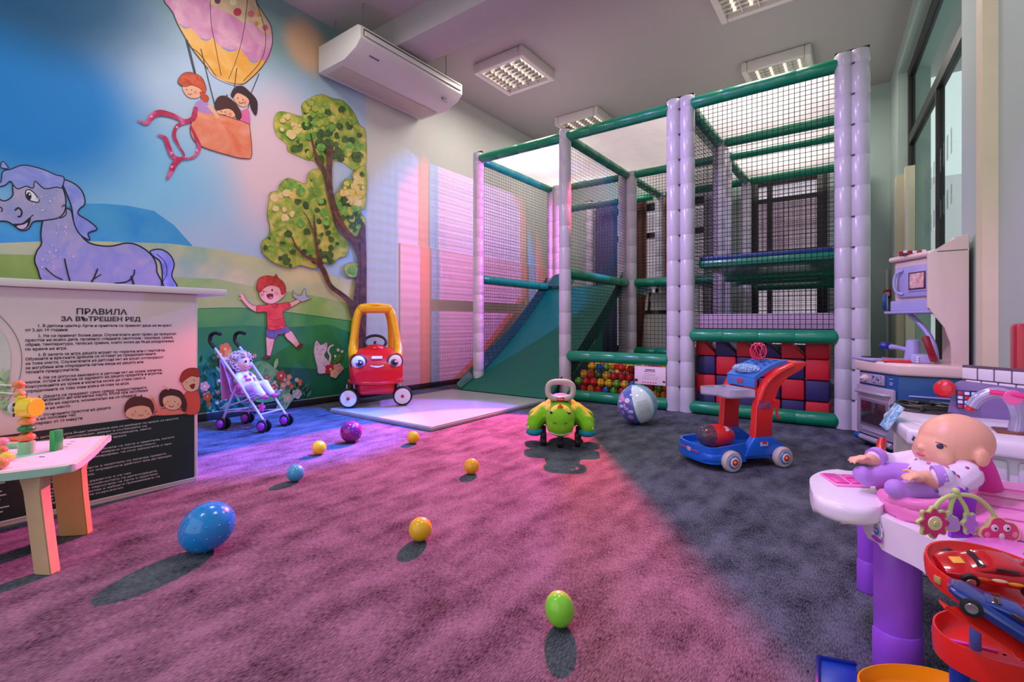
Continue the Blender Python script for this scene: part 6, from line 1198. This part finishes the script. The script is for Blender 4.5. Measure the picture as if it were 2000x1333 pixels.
for dx, dy, sx, sy in ((-0.016, -0.007, 0.028, 0.07), (0.010, 0.028, 0.026, 0.022), (0.022, -0.006, 0.026, 0.034)): D(MB().box((cx_[0] + dx, cx_[1] + dy, 0.3575), (sx, sy, 0.004), bev=0.002, rot=(0, 0, 0.45)), 'tray_cell', M_dmag, ty)
def cleg(c, w_, d_, h, ang):
    pts = []; R = Matrix.Rotation(ang, 2)
    for k in range(9): a = math.pi * k / 8; pts.append(Vector((w_ / 2 * math.cos(a), -d_ * math.sin(a))))
    pts += [Vector((-w_ / 2, d_ * 0.3)), Vector((w_ / 2, d_ * 0.3))]
    pts = [(c[0] + (R @ p).x, c[1] + (R @ p).y) for p in pts]
    cc = Vector(c)
    lg = D(MB().prism(pts, 0.0, h, bev=0.004), 'leg', M_dpur)
    D(MB().prism([tuple(cc + (Vector(p) - cc) * 1.05) for p in pts], 0.0, 0.085, bev=0.003), 'leg_foot', M_dpur, lg)
cleg((0.055, 1.285), 0.085, 0.035, 0.27, YAW * 0.9); cleg((0.012, 1.62), 0.06, 0.025, 0.27, YAW * 0.9); cleg((0.42, 1.20), 0.08, 0.03, 0.27, 0.3); cleg((0.42, 1.58), 0.08, 0.03, 0.27, 0.3)
# seat tub, bench deck and belt
D(MB().prism([(p.x, p.y) for p in spline([Vector((x, y, 0)) for x, y in [(0.025, 1.26), (0.05, 1.215), (0.10, 1.20), (0.15, 1.24), (0.17, 1.33), (0.14, 1.43), (0.06, 1.44), (0.02, 1.36)]], 4)], 0.335, 0.362, bev=0.01, seg=3), 'seat_base', M_dp)
D(MB().tube(spline([(0.03, 1.27, 0.364), (0.06, 1.222, 0.367), (0.11, 1.212, 0.376), (0.15, 1.245, 0.39), (0.17, 1.33, 0.40), (0.145, 1.42, 0.39)], 4, False), 0.012, 10), 'seat_rim', M_dp)
bd = D(MB().prism([(0.15, 1.215), (0.46, 1.20), (0.465, 1.56), (0.19, 1.56), (0.185, 1.40)], 0.335, 0.36, bev=0.008), 'bench_deck', plastic('deck_pink', '#f08ecb', 0.3))
for k in range(4): D(MB().box((0.325, 1.25 + 0.075 * k, 0.361), (0.26, 0.004, 0.003), bev=0.001), 'deck_groove', plastic('groove_pink', '#c95aa4'), bd)
D(MB().tube(spline([(0.215, 1.44, 0.36), (0.20, 1.43, 0.41), (0.185, 1.42, 0.44)], 4, False), 0.012, 8, flat=2.0), 'back_strap', M_dmag); D(MB().box((0.20, 1.50, 0.40), (0.02, 0.13, 0.10), bev=0.008), 'seat_back', M_dmag)
gt = D(MB().prism([(0.125, 1.11), (0.30, 1.075), (0.46, 1.09), (0.46, 1.17), (0.16, 1.19)], 0.333, 0.345, bev=0.004), 'front_ledge', plastic('ledge_pink', '#e58ad0'))
# play arch
tA = 0.85
q = lambda px, py, t=tA: atD(px, py, t)
grn = plastic('arch_green', '#bfd67a', 0.4)
D(MB().tube(spline([q(1818, 1006), q(1835, 980), q(1862, 968), q(1900, 970), q(1930, 990), q(1950, 1022)], 5, False), 0.0038, 8), 'arch', grn); D(MB().tube(spline([q(1853, 1025), q(1857, 990), q(1866, 966)], 5, False), 0.0034, 8), 'arch_leg', grn); D(MB().tube(spline([q(1868, 966), q(1885, 990), q(1893, 1022)], 5, False), 0.0034, 8), 'arch_leg', grn); D(MB().ell(q(1867, 960), 0.006, 12, 8), 'arch_knob', grn)
CN = -FW
def plaque(px, py, outline, m_rim, m_in, name, k_in=0.88, t=tA):
    c = q(px, py, t); Rm = Matrix((RT, Vector((0, 0, 1)), CN)).transposed().to_4x4(); M4 = Matrix.Translation(c) @ Rm; s = t / F
    pts = [(p.x * s, -p.y * s) for p in spline([Vector((x, y, 0)) for x, y in outline], 4)]
    o = D(MB().prism(pts, -0.003, 0.003, 0, M4, bev=0.001), name, m_rim); D(MB().prism([(x * k_in, y * k_in) for x, y in pts], 0.003, 0.0042, 0, M4), 'inlay', m_in, o); return o, M4, s
fl = [(28 * (1.0 + 0.16 * math.cos(8 * a)) * math.cos(a), 28 * (1.0 + 0.16 * math.cos(8 * a)) * math.sin(a)) for a in [2 * math.pi * k / 48 for k in range(48)]]
o, M4, s = plaque(1822, 1021, [fl[k] for k in range(48)], grn, plastic('petal_pink', '#d32a72'), 'flower_plaque')
D(MB().lathe([(14 * s, 0.0042), (13 * s, 0.006), (9 * s, 0.0065)], 20, M4.translation, tuple(CN)), 'flower_disc', plastic('disc_lime', '#dfe3a8'), o); D(MB().lathe([(6 * s, 0.0065), (5 * s, 0.0085), (0, 0.009)], 16, M4.translation, tuple(CN)), 'flower_eye', grn, o)
o, M4, s = plaque(1950, 1035, [(-40, 12), (-38, -2), (-24, -8), (-16, -24), (0, -27), (14, -18), (30, -14), (40, 2), (38, 18), (20, 24), (0, 22), (-22, 18)], plastic('cloud_rim', '#f0d9a0'), plastic('cloud_pink', '#dc3a72'), 'cloud_plaque')
for dx in (-12, 12):
    c = M4 @ Vector((dx * s, 5 * s, 0.004)); e = D(MB().lathe([(7 * s, 0), (6.5 * s, 0.001), (0, 0.0012)], 18, c, tuple(CN)), 'cloud_eye', M_white, o); D(MB().lathe([(3 * s, 0.001), (0, 0.002)], 12, M4 @ Vector(((dx + 1.5) * s, 4 * s, 0.004)), tuple(CN)), 'cloud_pupil', M_black, o)
D(MB().lathe([(6 * s, 0), (5 * s, 0.001), (0, 0.0012)], 16, M4 @ Vector((2 * s, -11 * s, 0.004)), tuple(CN)), 'cloud_mouth', M_white, o)
for dx in (-26, 28): D(MB().lathe([(7 * s, 0), (0, 0.001)], 16, M4 @ Vector((dx * s, -8 * s, 0.004)), tuple(CN)), 'cloud_cheek', plastic('cheek_pink', '#f08aa8'), o)
fl2 = [(13 * (1.0 + 0.2 * math.cos(6 * a)) * math.cos(a), 20 * (1.0 + 0.2 * math.cos(6 * a)) * math.sin(a)) for a in [2 * math.pi * k / 36 for k in range(36)]]
plaque(1893, 1023, fl2, grn, plastic('petal_lilac', '#b07ad4'), 'flower_plaque')
plaque(1858, 1018, [(-12, 18), (-12, -8), (-6, -20), (0, -6), (4, -10), (12, -4), (13, 18)], grn, plastic('castle_lilac', '#b49ad8'), 'castle_plaque', 0.82)
D(MB().prism([(-0.018, -0.04), (0.022, -0.045), (0.03, 0.03), (0.0, 0.05), (-0.015, 0.035)], -0.004, 0.004, 0, Matrix.Translation(q(1873, 1005, 0.87)) @ Matrix((RT, Vector((0, 0, 1)), CN)).transposed().to_4x4(), bev=0.002), 'purple_panel', plastic('panel_purple', '#9a30d8'))
# printed sheep on the rim
c = Vector((0.0235, 1.2235, 0.302)); nS = Vector((-0.80, -0.60, 0)).normalized(); nS = Vector((-0.86, -0.52, 0)).normalized(); mb = MB()
xS = Vector((-nS.y, nS.x, 0)); xS = xS if xS.dot(RT) > 0 else -xS
for k in range(9): a = k * 2 * math.pi / 9; disc(mb, c + nS * 0.004 + xS * (0.011 * math.cos(a)) + Vector((0, 0, 0.013 * math.sin(a))), tuple(nS), 0.0055, 0)
disc(mb, c + nS * 0.004, tuple(nS), 0.012, 0); disc(mb, c + nS * 0.006 + Vector((0, 0, -0.001)), tuple(nS), 0.007, 1); disc(mb, c + nS * 0.005 - Vector((0, 0, 0.017)), tuple(nS), 0.016, 2, squash=0.3)
for s_ in (-1, 1): disc(mb, c + nS * 0.008 + xS * 0.0028 * s_ + Vector((0, 0, 0.001)), tuple(nS), 0.0015, 0)
D(mb, 'sheep_print', [print_('#e4e4f6'), print_('#5a6ad0'), print_('#b43ad0')])
D(MB().box((0.09, 1.204, 0.352), (0.03, 0.003, 0.004), rot=(0, 0, -0.1)), 'seat_slot', M_white)
# ---------------------------------------------------------------- bald baby doll
bd_ang = math.atan2(-RT.y, -RT.x)
base = Vector((0.120, 1.335, 0.363))
bdl = thing('baby_doll', 'bald baby doll in flowered white top sitting on the care table', 'doll', tuple(base), bd_ang)
M_bs = mat('baby_skin', '#f0b694', 0.38, var=0.05, scale=14); M_bt = mat('baby_top', '#e6dcee', 0.75, bump=0.15); M_bc = mat('baby_cuff', '#b98ae0', 0.7)
mb = MB()  # local: +x where the doll looks, +y towards the room side
mb.ell((-0.040, 0, 0.112), (0.066, 0.055, 0.056), 28, 18); mb.ell((0.004, 0, 0.096), (0.030, 0.042, 0.036), 20, 14); mb.ell((0.033, 0, 0.098), (0.007, 0.008, 0.007), 12, 8); mb.ell((0.022, 0, 0.084), (0.014, 0.018, 0.010), 14, 8); mb.ell((0.014, 0, 0.073), (0.016, 0.020, 0.012), 14, 8)
for s in (-1, 1):
    mb.ell((-0.040, s * 0.057, 0.092), (0.014, 0.009, 0.018), 14, 10); mb.ell((0.008, s * 0.027, 0.086), (0.018, 0.017, 0.018), 14, 10)
    hx, hy, hz = (0.098, 0.066, 0.058) if s > 0 else (0.118, -0.055, 0.058)
    limb(mb, [(-0.015, s * 0.05, 0.055), (0.04, s * 0.075, 0.038), (hx - 0.02, hy, hz)], [0.020, 0.017, 0.013]); mb.ell((hx - 0.005, hy, hz), (0.017, 0.013, 0.010), 12, 8)
    for k in range(4): limb(mb, [(hx + 0.006, hy + 0.009 - 0.006 * k, hz + 0.002), (hx + 0.018 - 0.002 * abs(k - 1), hy + 0.0105 - 0.007 * k, hz + 0.001), (hx + 0.026 - 0.003 * abs(k - 1), hy + 0.0115 - 0.0077 * k, hz - 0.005)], [0.0036, 0.0034, 0.0028], 7)
    limb(mb, [(hx - 0.010, hy - s * 0.009, hz + 0.004), (hx + 0.002, hy - s * 0.018, hz + 0.008), (hx + 0.010, hy - s * 0.020, hz + 0.006)], [0.004, 0.0038, 0.003], 7)
limb(mb, [(-0.025, 0, 0.072), (-0.02, 0, 0.05), (-0.005, 0, 0.03)], [0.024, 0.045, 0.042])
for s in (-1, 1): limb(mb, [(0.0, s * 0.028, 0.024), (0.06, s * 0.05, 0.026), (0.11, s * 0.045, 0.018)], [0.026, 0.021, 0.015]); mb.ell((0.122, s * 0.045, 0.026), (0.012, 0.011, 0.018), 10, 8)
fuse(mb, 0.003, 2).build('body', M_bs, bdl, angle=80)
mb = MB(); limb(mb, [(-0.025, 0, 0.062), (-0.015, 0, 0.045), (0.002, 0, 0.03)], [0.040, 0.052, 0.050])
for s in (-1, 1):
    hx, hy, hz = (0.098, 0.066, 0.058) if s > 0 else (0.118, -0.055, 0.058); limb(mb, [(-0.015, s * 0.046, 0.055), (0.04, s * 0.072, 0.040), (hx - 0.042, (hy + s * 0.01), hz + 0.004)], [0.030, 0.027, 0.020])
tp_ = fuse(mb, 0.0038, 4); tpo = tp_.build('top', M_bt, bdl, angle=80)
random.seed(14); vv = [Vector(v) for v in tp_.v]; cen = Vector((0.0, 0, 0.04)); mbf = MB(); used_ = []
for k in range(400):
    v = random.choice(vv)
    if v.y < -0.02 or any((v - u_).length < 0.0125 for u_ in used_): continue
    used_.append(v); nn = (v - Vector((v.x * 0.6, v.y * 0.45, 0.036))).normalized(); mbf.ell(v, (0.0042, 0.0042, 0.0012), 8, 6, len(used_) % 3, mtx=frame_from(nn))
    if len(used_) > 55: break
mbf.build('flower_print', [print_('#d46aa0'), print_('#5a6ab0'), print_('#b0487a')], tpo, kind='stuff')
mb = MB()
for s in (-1, 1): limb(mb, [(0.0, s * 0.028, 0.026), (0.06, s * 0.05, 0.028), (0.112, s * 0.045, 0.022), (0.122, s * 0.045, 0.028)], [0.030, 0.026, 0.020, 0.019])
fuse(mb, 0.004, 3).build('trousers', M_bc, bdl, angle=80)
for s in (-1, 1):
    hx, hy, hz = (0.098, 0.066, 0.058) if s > 0 else (0.118, -0.055, 0.058); MB().tube([(hx - 0.046, hy + s * 0.010, hz + 0.005), (hx - 0.032, hy + s * 0.004, hz + 0.002)], 0.0205, 14).build('cuff', M_bc, bdl)
    e = MB().ell((0.0195, s * 0.030, 0.108), (0.006, 0.006, 0.0055), 12, 8, mtx=Euler((0, 0, s * 0.7)).to_matrix()).build('eye', print_('#3a3c58'), bdl); MB().tube([(0.0135, s * 0.0385, 0.110), (0.020, s * 0.0348, 0.1145), (0.0265, s * 0.027, 0.1165)], 0.0010, 5).build('eyelash', print_('#8a4a4a'), e)
MB().ell((0.0335, 0, 0.0845), (0.005, 0.011, 0.004), 12, 6).build('lips', print_('#d8607a'), bdl)
MB().tube([(-0.045, 0.03, 0.07), (-0.06, 0.0, 0.068), (-0.045, -0.03, 0.07)], 0.008, 8).build('collar', M_dmag, bdl)
# ---------------------------------------------------------------- toy garage track with two cars
gz = thing('toy_car_track', 'red toy car track with yellow loop and blue base before the care table', 'toy track', (0.1, 1.0, 0))
M_tr = plastic('track_red', '#e5261d', 0.28); M_ty = plastic('track_yellow', '#f6a80f', 0.3); M_tb = plastic('track_blue', '#123cae', 0.3)
def G(mb, name, m, parent=None, angle=40): return mb.build(name, m, parent or gz, world=True, angle=angle)
def oval(c, rx, ry, a0=0, a1=2 * math.pi, n=40): return [Vector((c[0] + RT.x * rx * math.cos(a) + FW.x * ry * math.sin(a), c[1] + RT.y * rx * math.cos(a) + FW.y * ry * math.sin(a), 0)) for a in [a0 + (a1 - a0) * k / n for k in range(n + 1)]]
def dish(c, rx, ry, z, h, name, m, tilt=(0, 0)):
    Zf = lambda p, hh: (p.x, p.y, z + hh + tilt[0] * ((p.x - c[0]) * RT.x + (p.y - c[1]) * RT.y) + tilt[1] * ((p.x - c[0]) * FW.x + (p.y - c[1]) * FW.y))
    rows = []
    for k, hh in ((0.03, 0.0), (0.5, 0.0), (0.86, 0.0), (0.93, 0.004), (0.97, h), (1.0, h), (1.02, h * 0.4), (1.0, -0.012), (0.5, -0.012), (0.03, -0.012)):
        rows.append([Zf(p, hh) for p in oval(c, rx * k, ry * k)])
    return G(MB().sheet(rows), name, m, angle=50)
cu = atZ(1955, 1122, 0.365); cu = (cu.x, cu.y); up_ = dish(cu, 0.092, 0.066, 0.350, 0.014, 'upper_tray', M_tr, (-0.10, 0.28))
cl = atZ(1962, 1280, 0.235); cl = (cl.x, cl.y); lo_ = dish(cl, 0.086, 0.07, 0.235, 0.026, 'lower_tray', M_tr)
for k in range(4):
    a = math.pi * (1.02 + 0.10 * k); p = oval(cu, 0.092 * 1.016, 0.066 * 1.016, a, a, 1)[0]; n_ = Vector((p.x - cu[0], p.y - cu[1], 0)).normalized(); zz = 0.350 - 0.10 * ((p.x - cu[0]) * RT.x + (p.y - cu[1]) * RT.y) + 0.28 * ((p.x - cu[0]) * FW.x + (p.y - cu[1]) * FW.y)
    G(MB().box((p.x, p.y, zz + 0.001), (0.003, 0.010, 0.010), bev=0.001, rot=(0, 0, math.atan2(n_.y, n_.x))), 'rim_marking', print_('#b9a060'), up_)
for k in range(2):
    p = Vector((cl[0], cl[1], 0.2365)) + RT * (-0.03 + 0.012 * k) + FW * (0.02 - 0.04 * k); G(MB().box(p, (0.06, 0.005, 0.003), bev=0.001, rot=(0, 0, YAW - 0.5)), 'lane_line', plastic('lane_pink', '#e85ad0'), lo_)
rp = [atD(1880, 1190, 0.635), atD(1925, 1220, 0.62), atD(1975, 1254, 0.605), atD(2030, 1292, 0.59)]
rs_ = spline(rp, 6, False); G(MB().sheet([[p - RT * 0.028 + FW * 0.004 + Vector((0, 0, 0.008)), p - RT * 0.024, p + RT * 0.03, p + RT * 0.034 + Vector((0, 0, 0.008))] for p in rs_], th=0.006), 'ramp', M_tr)
pc = atZ(1905, 1215, 0.28); G(MB().cyl((pc.x, pc.y, 0.24), (pc.x, pc.y, 0.30), 0.007, 14), 'support_post', plastic('post_blue', '#4f6fd0'))
for sx, sy in ((0.06, 0.0), (-0.02, 0.05)):
    p = Vector((cl[0], cl[1], 0)) + RT * sx + FW * sy; G(MB().cyl((p.x, p.y, 0), (p.x, p.y, 0.225), 0.012, 12), 'tower_leg', M_tb)
yc = atZ(1790, 1345, 0.075); yc = (yc.x, yc.y)
yl = dish(yc, 0.098, 0.052, 0.052, 0.03, 'yellow_loop', M_ty); G(MB().lathe([(0.03, 0), (0.03, 0.05)], 20, (yc[0], yc[1], 0.0)), 'loop_stand', M_ty, yl); p = Vector((yc[0], yc[1], 0.054)) + RT * 0.01 + FW * 0.02; G(MB().lathe([(0.016, 0), (0.012, 0.003), (0, 0.003)], 20, p), 'loop_disc', print_('#b9a060'), yl)
b0, b1 = atZ(1598, 1279, 0.03), atZ(1672, 1292, 0.03); dv = Vector((b0.x, b0.y, 0)).normalized()
pts = [b0, b1, b1 - dv * 0.10, b0 - dv * 0.10]; bl = G(MB().prism([(p.x, p.y) for p in pts], 0.0, 0.022, bev=0.002), 'blue_base', M_tb)
G(MB().tube([Vector((p.x, p.y, 0.024)) for p in (pts[3], pts[0], pts[1])], 0.005, 6), 'base_rim', plastic('base_rim', '#0e2c86'), bl)
def toy_car(name, label, loc, rz, L_, colr, decals, pitch=0.0, roll=0.0):
    r = thing(name, label, 'toy car', loc, rz); W2 = L_ * 0.215; k = L_
    Rp = Matrix.Rotation(roll, 4, 'X') @ Matrix.Rotation(pitch, 4, 'Y')
    def put(mb, nm, m, par=None): mb.v = [tuple(Rp @ Vector(v)) for v in mb.v]; return mb.build(nm, m, par or r, angle=50)
    secs = [(-0.50 * k, W2 * 0.80, 0.10 * k, 0.20 * k), (-0.46 * k, W2 * 0.96, 0.06 * k, 0.245 * k), (-0.30 * k, W2, 0.055 * k, 0.25 * k), (0.0, W2 * 0.97, 0.05 * k, 0.235 * k), (0.25 * k, W2, 0.05 * k, 0.22 * k), (0.42 * k, W2 * 0.92, 0.055 * k, 0.185 * k), (0.50 * k, W2 * 0.68, 0.07 * k, 0.14 * k)]
    bo = put(loft(secs, 24, 3.4), 'body', mat('paint_' + colr[1:], colr, 0.2, coat=0.6)); cab = [(-0.33 * k, W2 * 0.62, 0.20 * k, 0.26 * k), (-0.20 * k, W2 * 0.74, 0.20 * k, 0.325 * k), (0.02 * k, W2 * 0.74, 0.20 * k, 0.33 * k), (0.12 * k, W2 * 0.78, 0.19 * k, 0.29 * k), (0.24 * k, W2 * 0.74, 0.18 * k, 0.225 * k)]
    put(loft(cab, 20, 3.0), 'cabin', mat('paint_' + colr[1:], colr), bo)
    for s in (-1, 1): put(MB().box((-0.06 * k, s * W2 * 0.735, 0.268 * k), (0.22 * k, 0.02 * k, 0.055 * k), bev=0.008 * k), 'side_window', M_dglass, bo)
    put(MB().box((0.165 * k, 0, 0.262 * k), (0.012 * k, W2 * 1.25, 0.08 * k), bev=0.005 * k, rot=(0, -0.95, 0)), 'windscreen', M_dglass, bo)
    put(MB().box((-0.46 * k, 0, 0.30 * k), (0.09 * k, W2 * 1.9, 0.018 * k), bev=0.006 * k), 'spoiler', mat('paint_' + colr[1:], colr), bo)
    for s in (-1, 1): put(MB().box((-0.45 * k, s * W2 * 0.7, 0.27 * k), (0.05 * k, 0.02 * k, 0.06 * k)), 'spoiler_strut', M_black, bo)
    for x in (-0.30 * k, 0.30 * k):
        for s in (-1, 1):
            wo = put(MB().lathe([(0.05 * k, 0), (0.092 * k, 0.008 * k), (0.095 * k, 0.02 * k), (0.095 * k, 0.05 * k), (0.06 * k, 0.06 * k)], 20, (x, s * (W2 - 0.035 * k), 0.095 * k), (0, s, 0)), 'wheel', M_tyre); put(MB().lathe([(0.055 * k, 0), (0.05 * k, 0.006 * k), (0, 0.004 * k)], 14, (x, s * (W2 + 0.0255 * k), 0.095 * k), (0, s, 0)), 'rim', M_steel, wo)
    for i, c in enumerate(decals):
        for s in (-1, 1): put(MB().ell((0.02 * k + (i - 1) * 0.16 * k, s * W2 * 0.985, 0.155 * k + 0.012 * k * (i % 2)), (0.085 * k, 0.012 * k, 0.022 * k), 12, 6), 'decal', print_(c), bo)
    if decals: put(MB().box((0.34 * k, 0, 0.206 * k), (0.12 * k, W2 * 0.5, 0.01 * k), bev=0.003 * k, rot=(0, 0.2, 0)), 'bonnet_decal', print_(decals[0]), bo)
    return r
pr = Vector((cu[0], cu[1], 0.3575)) - RT * 0.022; toy_car('toy_race_car', 'small shiny red toy race car with yellow decals in the upper red tray', (pr.x, pr.y, pr.z), math.atan2(-RT.y, -RT.x) - 0.25, 0.118, '#b8101c', ['#e8b23a', '#f0dcae', '#d8602a'], pitch=-0.08, roll=-0.27)
pb = rs_[9] + Vector((0, 0, 0.003)); toy_car('toy_sports_car', 'small dark blue toy sports car on the red ramp', (pb.x, pb.y, pb.z + 0.003), math.atan2(-(rs_[13] - rs_[5]).y, -(rs_[13] - rs_[5]).x), 0.118, '#12327e', [], pitch=-0.5)
